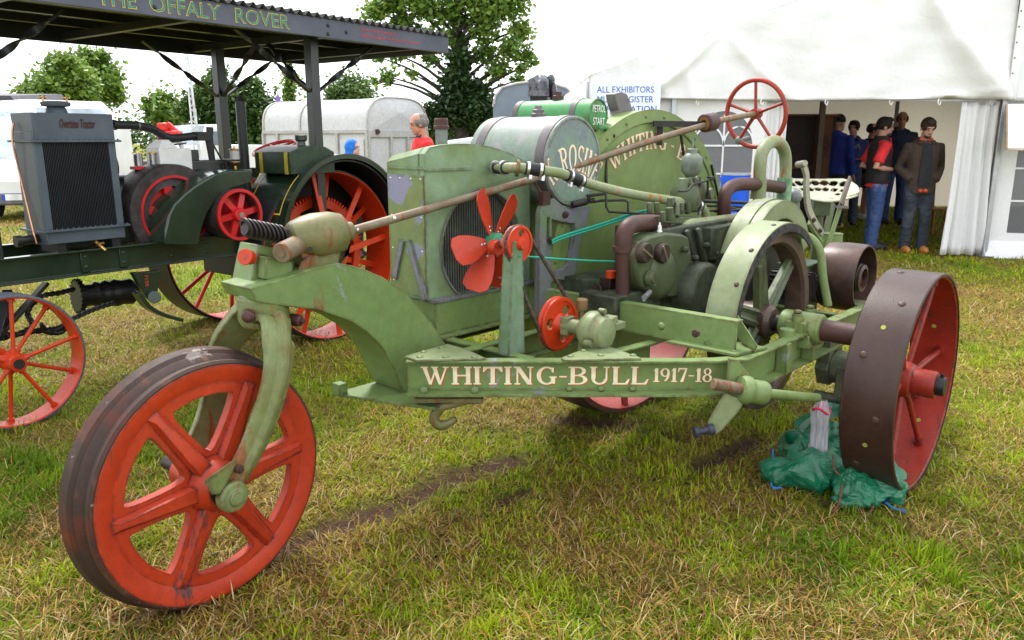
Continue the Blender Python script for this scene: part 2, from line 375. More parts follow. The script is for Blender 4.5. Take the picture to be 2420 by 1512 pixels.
def sans(mb, s, o, X, Y, width, h, ext=.002, off=0, shear=0, m=0, lift=0.0):
    vs, fs = textmesh(s, 1, 0, off, shear)
    x0 = min(v.x for v in vs); x1 = max(v.x for v in vs); y0 = min(v.y for v in vs); y1 = max(v.y for v in vs)
    o, X, Y = V(o), V(X).normalized(), V(Y).normalized(); n = X.cross(Y)
    mb.add([o + X*((v.x-x0)/(x1-x0)*width) + Y*((v.y-y0)/(y1-y0)*h) + n*lift for v in vs], fs, m)
# ================================================================= the three-wheeled green tractor
T = Fr((-1.199, 2.297), R(-42.5)); B, L = T.B, T.L
def tl(u, v, l): return T.l(u, v, l)
bull = thing('antique_tractor', 'pale green three-wheeled antique tractor with orange front wheel and cream lettering on its beam', 'tractor', T.O)
RIV = rivet_mesh('rivet', M['green'], .0125, .0075); RIVS = rivet_mesh('rivet', M['steel'], .010, .006); RIVR = rivet_mesh('rivet', M['rust'], .016, .007)
BOLT = hex_mesh('bolt', M['brown'], .016, .012); BOLTG = hex_mesh('bolt', M['green'], .014, .010)
def rv(parent, p, n, me=None, name='rivet', s=1.0): return inst(name, me or RIV, parent, MX(p, n, s=s))
# ---- front wheel
WA = R(-37); WF = Fr((0, 0), WA); wn, wt = WF.L, WF.B; wc = V((-.966, 2.398, .410))
def wp(r, a, h): return wc + wt*(r*math.cos(a)) + ZU*(r*math.sin(a)) + wn*h
MRIM = paint('front_rim_wear', (.042, .021, .014), (.16, .022, .007), rust=.6, chip=.3, rough=.6, sc=5, rc=(.05, .022, .014), under=(.20, .165, .15), lay=.62)
fwp = part('front_wheel', MB().lathe([(.405, 0), (.413, -.008), (.414, -.018), (.404, -.034), (.405, -.046), (.423, -.064), (.426, -.069), (.423, -.075), (.436, -.086), (.441, -.125), (.432, -.136), (.390, -.132), (.380, -.02), (.391, 0)], wc, wn, 96, closed=True), MRIM, bull, sm=30, label='rust brown iron rim with a grooved tread')
d = MB(); hole = []
for k in range(6):
    a0 = R(60*k + 3); a1 = a0 + R(60); pts = []
    for r, hw, s in ((.305, .040, 1), (.305, .040, -1), (.120, .046, -1), (.120, .046, 1)):
        dl = math.asin(min(.9, hw/r)); a = a0 + dl if s > 0 else a1 - dl
        pts.append((r, a))
    (r0, aa), (_, ab) = pts[0], pts[1]
    loop = [(r0, aa + (ab-aa)*i/8) for i in range(9)] + [pts[2], pts[3]]
    P2 = [V((r*math.cos(a), r*math.sin(a), 0)) for r, a in loop]
    for _ in range(2):
        q = []
        for i in range(len(P2)):
            p, n_ = P2[i], P2[(i+1) % len(P2)]; q += [p*.75 + n_*.25, p*.25 + n_*.75]
        P2 = q
    hole.append([wc + wt*p.x + ZU*p.y + wn*-.012 for p in P2])
d.prism([wp(.388, 2*math.pi*i/90, -.012) for i in range(90)], wn*-.032, hole)
for k in range(6):
    a = R(60*k + 3); c, s_ = math.cos(a), math.sin(a); rd = wt*c + ZU*s_; tg = wn.cross(rd)
    d.hexa([wc + rd*r + tg*(w*sg) + wn*-.014 for r, w, sg in ((.07, .033, -1), (.355, .022, -1), (.355, .022, 1), (.07, .033, 1))],
           [wc + rd*r + tg*(w*sg) + wn*h for r, w, sg, h in ((.07, .024, -1, .016), (.325, .010, -1, .002), (.325, .010, 1, .002), (.07, .024, 1, .016))])
    d.hexa([wc + rd*r + tg*(w*sg) + wn*-.040 for r, w, sg in ((.07, .040, -1), (.355, .026, -1), (.355, .026, 1), (.07, .040, 1))],
           [wc + rd*r + tg*(w*sg) + wn*h for r, w, sg, h in ((.07, .030, -1, -.075), (.325, .012, -1, -.055), (.325, .012, 1, -.055), (.07, .030, 1, -.075))])
d.lathe([(.400, .002), (.384, .002), (.352, -.008), (.340, -.013), (.340, -.03), (.400, -.03)], wc, wn, 90, closed=True)
d.lathe([(.010, .045), (.062, .045), (.070, .035), (.082, .02), (.10, -.012), (.10, -.045), (.07, -.09), (.062, -.19), (.01, -.19)], wc, wn, 40, closed=True)
part('wheel_centre', d, M['orange'], fwp, sm=34, bev=.0025, label='six-spoked orange cast wheel centre')
part('axle', MB().cyl(wc + wn*-.31, wc + wn*.11, .024, n=20).cyl(wc+wn*.045, wc+wn*.052, .058, n=24), M['iron'], fwp)
# ---- fork
F = Fr(wc, WA)
def ribbon(mb, pts, sec, nrm, k=4):
    ps = smooth_path([p for p, _, _ in pts], k); ws = interp([(w/2, t/2) for _, w, t in pts], k); sd = []
    for i in range(len(ps)):
        t = (ps[min(i+1, len(ps)-1)] - ps[max(i-1, 0)]).normalized(); sd.append(nrm.cross(t).normalized())
    return mb.sweep(ps, ws, sec=sec, side=sd)
SEC = [(-1, -.7), (1, -.7), (1, .25), (.62, .42), (.36, 1), (-.02, 1.05), (-.3, .45), (-.72, .40), (-1, .1)]
fk = MB()
near = [(625, 728, -.075, .15, .09), (650, 762, -.01, .14, .075), (660, 800, .055, .122, .06), (662, 845, .075, .110, .055), (656, 890, .082, .104, .05), (645, 935, .085, .100, .05), (630, 982, .085, .098, .05), (611, 1030, .085, .094, .05), (590, 1075, .082, .088, .05), (565, 1120, .080, .078, .05), (545, 1160, .078, .08, .05)]
ribbon(fk, [(F.l(u, v, l), w, t) for u, v, l, w, t in near], SEC, wn)
far = [(608, 728, -.115, .15, .08), (560, 775, -.19, .13, .06), (533, 815, -.235, .12, .05), (520, 860, -.262, .115, .05), (512, 920, -.262, .11, .05), (496, 985, -.262, .105, .05), (470, 1045, -.262, .10, .05), (440, 1090, -.262, .09, .05), (414, 1118, -.262, .075, .05)]
ribbon(fk, [(F.l(u, v, l), w, t) for u, v, l, w, t in far], [(-1, -.5), (1, -.5), (1, .5), (-1, .5)], wn)
c0 = F.l(622, 735, -.09)
fk.lathe([(.001, -.05), (.075, -.05), (.088, -.02), (.086, .055), (.078, .06), (.078, .085), (.001, .085)], c0, (0, 0, 1), 28)
fork = part('front_fork', fk, M['fork'], bull, sm=50, bev=.006, label='pale green cast fork with rust-edged legs')
bx = F.l(546, 1166, .11)
part('axle_clamp', MB().lathe([(.001, 0), (.046, 0), (.052, .008), (.052, .032), (.044, .040), (.027, .042), (.025, .050), (.001, .052)], F.l(540, 1168, .085), wn, 28)
     .hexa([F.l(u, v, .065) for u, v in ((482, 1135), (548, 1088), (558, 1098), (536, 1142), (520, 1168), (500, 1170))][::-1], [F.l(u, v, .115) for u, v in ((482, 1135), (548, 1088), (558, 1098), (536, 1142), (520, 1168), (500, 1170))][::-1]),
     M['fork'], fork, sm=35, bev=.004)
for u, v, l in ((586, 748, -.035), (703, 757, -.02)):
    p = F.l(u, v, l); nn = (CP - p); nn.z = 0; nn = nn.normalized() if u < 600 else V((.9, -.4, 0)).normalized()
    part('pivot_pin', MB().lathe([(.022, -.03), (.022, 0), (.020, .012), (.010, .016), (.009, .026), (.001, .028)], p, nn, 18), M['brown'], fork)
rv(fork, F.l(562, 1107, .112), wn, BOLT, 'bolt', 1.0)
# ---- steering head and gear
hd = MB()
out = [(612, 578), (662, 590), (700, 618), (695, 655), (626, 662), (588, 690), (602, 620)]
hd.prism([tl(u, v, -.02) for u, v in out], L*-.13)
q = [(628, 606), (694, 620), (692, 653), (626, 661)]
hd.prism([tl(u, v, .03) for u, v in q], L*-.06)
hd.lathe([(.001, -.012), (.112, -.012), (.118, 0), (.112, .012), (.001, .012)], tl(645, 705, -.08) + V((0, 0, -.004)), (0, 0, 1), 32)
hd.lathe([(.001, 0), (.102, 0), (.096, .03), (.08, .045), (.001, .045)], tl(645, 698, -.08), (0, 0, 1), 32)
head = part('steering_head', hd, M['green'], bull, bev=.005)
gp, gq = tl(686, 566, -.02), tl(826, 546, .02); gd = (gq - gp).normalized()
g = MB(); g.lathe([(.001, -.004), (.056, 0), (.064, .012), (.076, .05), (.083, .09), (.082, .15), (.070, .195), (.055, .207), (.036, .210), (.034, .240), (.001, .242)], gp, gd, 28)
g.box(gp + gd*.085 + V((0, 0, -.060)), .10, .12, .11, L, gd, ZU, tx=1.0, ty=1.5)
g.hexa([tl(u, v, .045) for u, v in ((712, 618), (738, 600), (726, 650), (703, 672), (695, 660))], [tl(u, v, .020) for u, v in ((712, 618), (738, 600), (726, 650), (703, 672), (695, 660))])
g.hexa([tl(u, v, .035) for u, v in ((822, 600), (830, 560), (812, 620), (780, 640), (780, 668), (755, 680), (762, 640))], [tl(u, v, -.04) for u, v in ((822, 600), (830, 560), (812, 620), (780, 640), (780, 668), (755, 680), (762, 640))])
g.hexa([tl(u, v, -.02) for u, v in ((698, 612), (780, 600), (770, 672), (705, 682))], [tl(u, v, -.09) for u, v in ((698, 612), (780, 600), (770, 672), (705, 682))])
box_ = part('steering_gear_case', g, M['olive'], bull, sm=50, bev=.006, label='olive rusty cast gear casing')
sp_, sq = tl(666, 597, .075), tl(700, 580, .02)
part('shaft_boss', MB().cyl(sp_, sq, .035, n=24).cyl(sp_ - (sq-sp_).normalized()*.004, sp_, .032, .034, n=24).cyl(sp_ - (sq-sp_).normalized()*.010, sp_, .014, n=16), M['rustpipe'], box_)
part('oil_hole_disc', MB().cyl(tl(733, 589, .052), tl(733, 589, .058), .0085, n=16), M['black'], box_)  # solid disc; the darkness of the hole is put into its black
wm = MB(); w0, w1 = tl(578, 538, -.03), tl(672, 556, -.03)
wm.cyl(w0, w1, .026, n=18)
NTW = 9
for k in range(NTW):
    c = w0 + (w1-w0)*((k+.4)/NTW); t = (w1-w0).normalized(); tt = (t + V((0, 0, .45))).normalized()
    wm.lathe([(.026, -.005), (.037, -.0025), (.037, .0025), (.026, .005)], c, tt, 20, closed=True)
part('worm_gear', wm, M['iron'], box_, sm=30)
kb = tl(577, 607, .0)
part('grease_cap', MB().lathe([(.001, 0), (.026, 0), (.028, .004), (.024, .012), (.025, .036), (.001, .036)], kb, (tl(600, 609, -.03)-kb).normalized(), 24), M['orange2'], head)
part('grease_cap_pin', MB().cyl(kb, tl(612, 611, -.04), .010, n=12), M['olive'], head)
# ---- goose neck
top = [(590, 682), (640, 668), (720, 640), (797, 621), (830, 627), (855, 634), (905, 655), (955, 688), (987, 720), (1015, 754), (1035, 785), (1056, 817), (977, 856), (977, 938), (947, 918), (932, 874), (905, 824), (867, 784), (830, 761), (792, 746), (745, 731), (675, 724), (605, 712)]
gn = part('gooseneck', MB().prism([tl(u, v, .075) for u, v in top], L*-.20), M['green'], bull, bev=.003, label='curved green box-section neck')
part('base_plate', MB().hexa([T.w(b, l, .505) for b, l in ((.86, -.14), (1.16, -.14), (1.16, .30), (1.02, .30))], [T.w(b, l, .517) for b, l in ((.86, -.14), (1.16, -.14), (1.16, .30), (1.02, .30))]).box(T.w(.88, -.12, .535), .04, .05, .05, B, L), M['green'], gn, bev=.002)
# ---- frame
fr = MB(); YB = 2.86
zt = .710; zb = .570
path = [Yp(962, 850, YB), Yp(1300, 850, YB), Yp(1640, 850, YB), Yp(1685, 850, YB + .005), Yp(1716, 850, YB + .02), T.w(1.82, 1.125, 0), T.w(1.90, 1.125, 0), T.w(2.4, 1.125, 0), T.w(3.45, 1.125, 0)]
path = [V((p.x, p.y, (zt+zb)/2)) for p in path]; h2 = (zt-zb)/2; sec = [(-h2, -.006), (-h2, .046), (-h2+.011, .046), (-h2+.016, .004), (h2-.016, .004), (h2-.009, .046), (h2, .046), (h2, -.006)]
beam = part('frame_beam', MB().sweep(path, 1.0, sec=sec, side=ZU), M['green'], bull, sm=25, bev=.0015, label='green channel beam with cream lettering')
def chan(p, q, h, w, flip=1, t=.008):
    p, q = V(p), V(q); d_ = (q-p).normalized()
    return MB().sweep([p, q], 1.0, sec=[(-h, 0), (-h, w*flip), (-h+t, w*flip), (-h+t, t*flip), (-t, t*flip), (-t, w*flip), (0, w*flip), (0, 0)], side=ZU)
part('cross_rail', chan(T.w(1.12, .235, .70), T.w(3.3, .235, .70), .11, .05), M['green'], bull, bev=.0015)
part('cross_rail', chan(T.w(1.86, .02, .835), T.w(1.86, 1.09, .835), .125, .05, -1), M['green'], bull, bev=.0015)
part('cross_rail', chan(T.w(1.46, .665, .703), T.w(1.83, .72, .703), .11, .05), M['green'], bull, bev=.0015)
part('cross_rail', chan(T.w(1.28, -.26, .70), T.w(3.3, -.26, .70), .12, .05), M['green'], bull, bev=.0015)
part('cross_rail', chan(T.w(2.9, -.3, .70), T.w(2.9, 1.1, .70), .11, .05), M['green'], bull, bev=.0015)
part('cross_rail', chan(T.w(1.34, -.25, .695), T.w(1.34, .52, .695), .10, .05), M['green'], bull, bev=.0015)
for tri, rs in ((((955, 845), (1058, 816), (1100, 828), (1148, 850), (985, 855)), ((1001, 832), (992, 844), (1042, 822), (1053, 844), (1121, 844))),
                (((1325, 849), (1408, 817), (1432, 819), (1516, 850), (1335, 855)), ((1348, 842), (1379, 829), (1406, 821), (1420, 840), (1496, 840)))):
    g_ = part('gusset_plate', MB().prism([Zp(u, v, zt + .002) for u, v in tri], V((0, 0, .007))), M['pale'], bull, bev=.001, label='rust-edged triangular plate with rivets')
    for u, v in rs: rv(g_, Zp(u, v, zt + .009), ZU, None, s=1.15)
for u in (1345, 1420, 1495): rv(beam, Yp(u, 919, YB - .02), V((0, -1, .25)), s=.95)
for u in (1002, 1122): rv(beam, Yp(u, 921, YB - .025), V((0, -1, .35)), BOLTG, 'bolt')
for p in (T.w(1.80, .93, .79), T.w(1.80, 1.02, .80)): pass
rv(bull, tl(1562, 771, .82), B*-1, RIV, s=1.3); rv(bull, tl(1646, 787, 1.0), B*-1, BOLT, 'bolt')
X1 = V((1, 0, 0)); fy = YB - .004
tx = 'WHITING-BULL'; o_ = Yp(996, 904, fy); e_ = Yp(1532, 904, fy); hh = (Yp(1000, 866, fy) - Yp(1000, 908, fy)).z; o_.z = Yp(1000, 908, fy).z
A_, S_, _ = serif(tx, fit_place(tx, o_, X1, ZU, e_.x - o_.x, hh, .02), (0, -1, 0), None, sp=.02)
part('lettering', S_, M['redpaint'], beam, sm=0, fix=False); part('lettering', A_, M['cream'], beam, sm=0, fix=False, label='cream serif letters with red shade')
tx = '1917-18'; o2 = Yp(1542, 904, fy); e2 = Yp(1683, 904, fy); h2_ = (Yp(1600, 869, fy) - Yp(1600, 902, fy)).z; o2.z = Yp(1600, 902, fy).z
A_, S_, _ = serif(tx, fit_place(tx, o2, X1, ZU, e2.x - o2.x, h2_, .03), (0, -1, 0), None, sp=.03)
part('lettering', S_, M['redpaint'], beam, sm=0, fix=False); part('lettering', A_, M['cream'], beam, sm=0, fix=False)
# ---- tow hook
hk = MB(); hkp = smooth_path([Yp(u, v, YB+.02) for u, v in ((1130, 935), (1100, 948), (1070, 955), (1043, 962), (1026, 985), (1034, 1003), (1052, 1003), (1078, 990))], 5)
hk.sweep(hkp, interp([.012, .014, .016, .019, .021, .020, .018, .012], 5), 12)
hk.box(Yp(1062, 938, YB + .03), .26, .09, .016).box(Yp(1125, 943, YB+.02), .05, .06, .018)
part('tow_hook', hk, M['olive'], bull, bev=.002, label='rusty iron hook under the beam')
# ---- radiator
rb0, rb1, rl = 1.255, 1.90, -.24; zbm, zsh = .855, 1.375; MRAD = M['mint']
def arch(b):
    t = (b - 1.46)/.44; return 1.495 - .10*abs(t)**2.2 if t > -1 else zsh
cb, cz, cr = 1.575, 1.055, .246
outl = [(rb0, zbm), (rb1, zbm), (rb1, 1.36)] + [(b, arch(b)) for b in np.linspace(rb1, rb0+.03, 16)] + [(rb0, 1.455)]
rd_ = MB(); hl = [(cb + cr*math.cos(2*math.pi*i/56), cz + cr*math.sin(2*math.pi*i/56)) for i in range(56)]
rd_.prism([T.w(b, 0, z) for b, z in outl], L*-.035, [[T.w(b, 0, z) for b, z in hl]])
n_ = len(outl); pf = [T.w(b, -.037, z) for b, z in outl]; pb = [T.w(b, rl, z - (.035 if z > 1.4 else 0)) for b, z in outl]
rd_.add(pf + pb, [(i, (i+1) % n_, n_ + (i+1) % n_, n_ + i) for i in range(n_)] + [tuple(range(n_, 2*n_))])
rad = part('radiator', rd_, MRAD, bull, sm=32, bev=.006, label='mint green radiator housing with round fan opening')
part('shroud_ring', MB().lathe([(cr+.004, -.03), (cr+.004, .012), (cr-.004, .012), (cr-.004, -.03)], T.w(cb, 0, cz), L, 56, closed=True), M['bare'], rad)
part('core', MB().box(T.w(cb, -.115, cz), .60, .10, .56, B, L), M['black'], rad)
fins = MB()
for i in range(34):
    b = cb - cr + (i+.5)*2*cr/34; hh_ = math.sqrt(max(1e-4, cr**2 - (b-cb)**2)); fins.box(T.w(b, -.05, cz), .0075, .03, 2*hh_, B, L)
tag(part('fins', fins, plain('core_fins', (.10, .115, .095), .5, sc=20), rad, sm=0), kind='stuff')
part('tank_seam', MB().box(T.w((rb0+1.52)/2, .003, 1.392), .27, .008, .010, B, L).box(T.w(rb0-.003, -.11, 1.40), .008, .24, .012, B, L), MRAD, rad)
part('side_panel', MB().box(T.w(rb0-.004, -.118, 1.12), .006, .225, .50, B, L), M['panel'], rad, label='scuffed olive side panel', bev=.001)
for z in (1.355, 1.2, 1.06, .92):
    for l in (-.02, -.21) if z < 1.35 else (-.02, -.08, -.15, -.21): rv(rad, T.w(rb0-.007, l, z), B*-1, RIVS, s=.55)
part('brace_strip', MB().bar(T.w(rb0-.012, -.14, 1.10), T.w(rb0-.012, -.20, .93), .012, .03, L).bar(T.w(rb0-.012, -.10, 1.10), T.w(rb0-.014, .00, .86), .012, .03, L), M['bare'], rad)
part('pan', MB().box(T.w(1.60, -.10, .775), .66, .26, .15, B, L).box(T.w(1.60, .045, .70), .66, .04, .012, B, L), M['green'], rad, bev=.003)
part('drip_rail', MB().box(T.w(1.60, .012, .852), .67, .05, .014, B, L), M['bare'], rad, bev=.002)
fc = T.w(1.46, -.12, 1.47)
part('filler_neck', MB().lathe([(.026, 0), (.026, .085), (.001, .085)], fc, (0, 0, 1), 20), M['bare'], rad)
part('filler_cap', MB().lathe([(.001, 0), (.033, 0), (.034, .012), (.030, .016), (.030, .04), (.026, .046), (.001, .046)], fc + V((0, 0, .085)), (0, 0, 1), 12), M['brown'], rad, sm=25)
# ---- fan
fan = MB(); fo = T.w(1.545, .10, 1.085)
hub = part('fan', MB().lathe([(.001, .0), (.035, 0), (.04, .008), (.04, .05), (.03, .055), (.028, .07), (.001, .07)], fo - L*.015, L, 24), plain('fan_hub_green', (.05, .25, .13), .4), bull, label='five-bladed orange fan')
bme = None
for k, a in enumerate((108, 50, -15, -68, -122, 186)):
    a = R(a); rd2 = B*math.cos(a) + ZU*math.sin(a); tg = L.cross(rd2); tw = {2: .9, 3: 1.0, 4: 1.2}.get(k, .42)
    sx = (tg*math.cos(tw) + L*math.sin(tw)); m_ = MB()
    prof = [(.035, .018), (.07, .036), (.12, .054), (.17, .064), (.212, .060), (.232, .030)]
    lo_ = [fo + rd2*r - sx*w for r, w in prof] + [fo + rd2*r + sx*w for r, w in reversed(prof)]
    m_.prism(lo_, L.cross(sx)*0 + sx.cross(rd2)*.004)
    bo = part('blade', m_, M['fanred'], hub, sm=0)
    for r in (.05, .068): rv(hub, fo + rd2*r + sx.cross(rd2)*-.001, sx.cross(rd2) if sx.cross(rd2).dot(L) > 0 else sx.cross(rd2)*-1, RIVS, s=.6)
part('fan_arm', MB().cyl(fo + L*.03, T.w(1.40, .36, 1.108), .020, n=18), M['bare'], hub)
part('fan_cap', MB().lathe([(.001, .035), (.030, .035), (.032, .030), (.032, 0), (.001, 0)], T.w(1.47, .17, 1.075), L, 22), M['fanred'], hub)
pst = MB(); pa, pb_ = T.w(1.335, .40, .685), T.w(1.345, .40, 1.135)
pst.sweep([pa, pa + (pb_-pa)*.15, pb_], [(.048, .03), (.046, .028), (.028, .024)], sec=[(-1, -1), (1, -1), (1, 1), (.7, 1), (.7, -.4), (-.7, -.4), (-.7, 1), (-1, 1)], side=B)
part('fan_post', pst, paint('post_green', (.11, .19, .09), (.19, .26, .19), rust=.15, chip=.5, sc=4, under=(.28, .29, .30)), bull, bev=.002)
def pulley(name, c, r, parent, holes=3, hr=.25, mat=None, a0=.4, w=.03):
    m = MB(); fl = [c + B*(r*math.cos(2*math.pi*i/44)) + ZU*(r*math.sin(2*math.pi*i/44)) for i in range(44)]
    hl = [[c + B*(r*.58*math.cos(a0 + 2*math.pi*k/holes) + r*hr*.8*math.cos(t)) + ZU*(r*.58*math.sin(a0 + 2*math.pi*k/holes) + r*hr*.8*math.sin(t)) for t in [2*math.pi*j/16 for j in range(16)]] for k in range(holes)]
    m.prism([c + (p-c)*.93 for p in fl], L*-.012, hl)
    m.lathe([(r*.90, .004), (r, .004), (r, -.006), (r*.90, -w*.5), (r, -w+.006), (r, -w), (r*.86, -w), (r*.86, .004)], c, L, 44, closed=True)
    m.lathe([(.001, .022), (r*.28, .022), (r*.30, .014), (r*.42, -.002), (r*.42, -.02), (.001, -.02)], c, L, 24)
    return part(name, m, mat or M['orange2'], parent, sm=32, bev=.001)
p1, p2 = T.w(1.362, .42, 1.122), T.w(1.578, .45, .772)
pulley('pulley', p1, .070, hub, 2, .28, a0=1.3); dp = pulley('pulley', p2, .112, bull, 3, .26, a0=.9)
dd = p2 - p1; ang = math.atan2((p2-p1).z, (p2-p1).dot(B)); belt = []
for k in range(13):
    a = ang + R(90) + math.pi*k/12; belt.append(p1 - L*.012 + B*(.067*math.cos(a)) + ZU*(.067*math.sin(a)))
for k in range(13):
    a = ang - R(90) + math.pi*k/12; belt.append(p2 - L*.014 + B*(.108*math.cos(a)) + ZU*(.108*math.sin(a)))
bl = []
for i in range(len(belt)):
    a, b = belt[i], belt[(i+1) % len(belt)]; n2 = max(1, int((b-a).length/.02))
    bl += [a + (b-a)*(j/n2) for j in range(n2)]
part('drive_belt', MB().sweep(bl, .0085, 8, closed=True), plain('old_belt', (.075, .055, .04), .7, sc=60, var=.4, bump=.5), bull)
# ---- water pump
pm = MB(); pc = T.w(1.565, .61, .775); GS = M['bare']
pm.cyl(p2 + L*.01, T.w(1.575, .62, .775), .030, n=20).box(p2 + L*.04, .055, .04, .075, B, L)
pm.lathe([(.03, -.03), (.055, -.025), (.078, 0), (.082, .03), (.078, .05), (.07, .055), (.066, .06), (.06, .085), (.03, .10), (.001, .102)], pc, L, 32)
for a in (80, 200, 320): pm.cyl(pc + B*(.082*math.cos(R(a))) + ZU*(.082*math.sin(R(a))) + L*.035, pc + B*(.082*math.cos(R(a))) + ZU*(.082*math.sin(R(a))) + L*.065, .013, n=12)
pm.bar(pc + L*.03, pc + B*.13 + L*.02 + V((0, 0, .02)), .05, .05).box(pc + B*.14 + L*.03, .07, .05, .03, B, L)
pm.cyl(pc + V((0, 0, -.05)), pc + V((0, 0, -.10)), .045, n=20)
pump = part('water_pump', pm, M['pale'], bull, sm=45, bev=.003, label='pale grey-green cast water pump')
part('grease_cup', MB().lathe([(.001, 0), (.009, 0), (.009, .035), (.022, .035), (.024, .045), (.024, .075), (.02, .08), (.001, .08)], T.w(1.63, .52, .80), ZU, 18), plain('old_brass', (.22, .13, .06), .5, .5), pump)
# ---- cast bracket
brk = [(1279, 492), (1285, 484), (1310, 468), (1327, 484), (1350, 493), (1396, 486), (1386, 528), (1372, 578), (1360, 653), (1357, 705), (1352, 752), (1272, 752), (1275, 580), (1276, 508)]
h1 = [(1304, 518), (1327, 525), (1358, 528), (1361, 545), (1347, 623), (1338, 632), (1312, 641), (1304, 635)]
h2b = [(1304, 668), (1318, 659), (1337, 662), (1339, 700), (1334, 742), (1299, 742)]
h3 = [(1293, 514), (1299, 514), (1299, 572), (1292, 572)]
bk = part('tank_bracket', MB().prism([tl(u, v, .13) for u, v in brk], L*-.03, [[tl(u, v, .13) for u, v in h] for h in (h1, h2b, h3)]), M['bare'], bull, bev=.002, label='scuffed cast bracket with openings')
for u, v in ((1334, 507), (1299, 568)): rv(bk, tl(u, v, .132), L, BOLT, 'bolt')
# ---- kerosene tank
tc = T.w(2.07, .12, 1.412); tr = .206; tlen = .50
tk = part('kerosene_tank', MB().lathe([(.001, -tlen), (tr-.01, -tlen), (tr, -tlen+.01), (tr, 0), (tr-.003, .004), (tr-.012, .004), (tr-.016, -.006), (.001, -.004)], tc, L, 56), [M['tank']], bull, sm=30, label='worn round tank with flaking grey paint and cream letters')
part('tank_end', MB().lathe([(.001, .001), (tr-.014, 0), (tr-.014, -.006), (.001, -.006)], tc, L, 56), M['tankend'], tk)
part('band', MB().lathe([(tr+.004, -.012), (tr+.004, -.062), (tr-.002, -.062), (tr-.002, -.012)], tc, L, 56, closed=True), M['band'], tk)
part('band', MB().lathe([(tr+.004, -.40), (tr+.004, -.452), (tr-.002, -.452), (tr-.002, -.40)], tc, L, 56, closed=True), M['band'], tk)
part('filler_cap', MB().lathe([(.001, -.01), (.034, -.01), (.036, .012), (.026, .018), (.028, .03), (.020, .034), (.016, .05), (.001, .052)], tc - L*.22 + V((0, 0, tr)), ZU, 12), M['band'], tk, sm=25)
def arc_place(c, Xd, n, rad, x0, k, h, a_start):
    def f(x, y, i):
        a = a_start - (x*k)/rad; r = rad + y*h
        return c + Xd*(r*math.cos(a)) + ZU*(r*math.sin(a))
    return f
tx = 'KEROSINE'; tot = sum(glyph(c)[0] + .04 for c in tx)
pl_ = arc_place(tc + V((0, 0, -.26)), B, L, .215, 0, .335/tot, .12, R(90) + .335/.215/2)
A_, S_, _ = serif(tx, pl_, L, None, sp=.04, only=(0, 2, 3, 4, 5, 6, 7))
part('lettering', S_, M['redpaint'], tk, sm=0, fix=False); part('lettering', A_, M['cream'], tk, sm=0, fix=False)
part('strap_stay', MB().cyl(tl(1258, 425, .06), tl(1283, 462, .12), .006, n=8).box(tl(1286, 468, .12), .05, .03, .06, B, L), M['brown'], tk)
# ---- petrol tank
pc2 = T.l(1414, 271, .04); pr2 = .078; pl2 = .52
pt = part('petrol_tank', MB().lathe([(.001, -pl2), (pr2-.01, -pl2), (pr2, -pl2+.01), (pr2, 0), (pr2-.006, .002), (pr2-.009, -.004), (.001, -.003)], pc2, L, 40), M['petrol'], bull, sm=30, label='small bright green petrol tank with white letters')
for h in (-.09, -.47): part('band', MB().lathe([(pr2+.003, h), (pr2+.003, h-.035), (pr2-.002, h-.035), (pr2-.002, h)], pc2, L, 40, closed=True), M['band'], pt)
for w_s, w_z, w_w in (('PETROL', .012, .104), ('START', -.048, .096)): w_ = MB(); sans(w_, w_s, pc2 - B*(w_w/2) + V((0, 0, w_z)) + L*.003, B, ZU, w_w, .034, lift=.001); part('lettering', w_, M['white'], pt, sm=0, fix=False)
part('filler_cap', MB().lathe([(.001, -.005), (.028, -.005), (.028, .02), (.02, .024), (.02, .04), (.001, .042)], pc2 - L*.26 + V((0, 0, pr2)), ZU, 10), M['brown'], pt, sm=20)
# saddle casting behind the petrol tank
sad = [(1408, 260), (1440, 278), (1462, 262), (1455, 238), (1453, 222), (1470, 217), (1482, 222), (1492, 250), (1500, 270), (1470, 290), (1440, 310), (1410, 345), (1405, 300)]
part('saddle_casting', MB().prism([tl(u, v, .0) for u, v in sad], L*-.06), paint('grey_casting', (.12, .11, .115), (.17, .155, .155), rust=.2, chip=-.4, sc=9, under=None), bull, bev=.004)
# ---- bull wheel cover and bull wheel
cc = T.w(2.77, .10, .806); CR = .854
def cpt(r, a, l=0.0): return cc + B*(r*math.cos(a)) + ZU*(r*math.sin(a)) + L*l
zc = -.44; a_lo = math.asin(zc/CR)
oc = [cpt(CR, a_lo + (math.pi - 2*a_lo)*i/64) for i in range(65)]
cov = MB().prism(oc, L*-.012)
cov.lathe([(CR, -.012), (CR, -.30), (CR-.008, -.30), (CR-.008, -.012)], cc, L, 64, a0=a_lo, a1=math.pi-a_lo, closed=True, x=B)
cv = part('bull_wheel_cover', cov, M['cover'], bull, sm=30, label='large round sage green wheel cover with cream letters')
part('cover_rim', MB().lathe([(CR+.004, 0), (CR+.004, .006), (CR-.062, .008), (CR-.066, .004), (CR-.066, 0)], cc, L, 72, a0=a_lo, a1=math.pi-a_lo, closed=True, x=B), M['cover'], cv, sm=30)
for i in range(14):
    a = R(10 + 160*i/13); rv(cv, cpt(CR-.03, a, .008), L, RIV, s=.8)
part('cover_seam', MB().bar(cpt(CR-.02, R(42), .012), cpt(CR-.02, R(16), .012), .008, .012, L), M['black'], cv)
tx = 'WHITING - BULL'; tot = sum(glyph(c)[0] + .05 for c in tx); span = R(121-40)*.66
pl_ = arc_place(cc, B, L, .655, 0, span/tot, .092, R(123.5))
A_, S_, _ = serif(tx, pl_, L, None, sp=.05, sh=(-.05, -.04))
part('lettering', S_, M['redpaint'], cv, sm=0, fix=False); part('lettering', A_, M['cream'], cv, sm=0, fix=False)
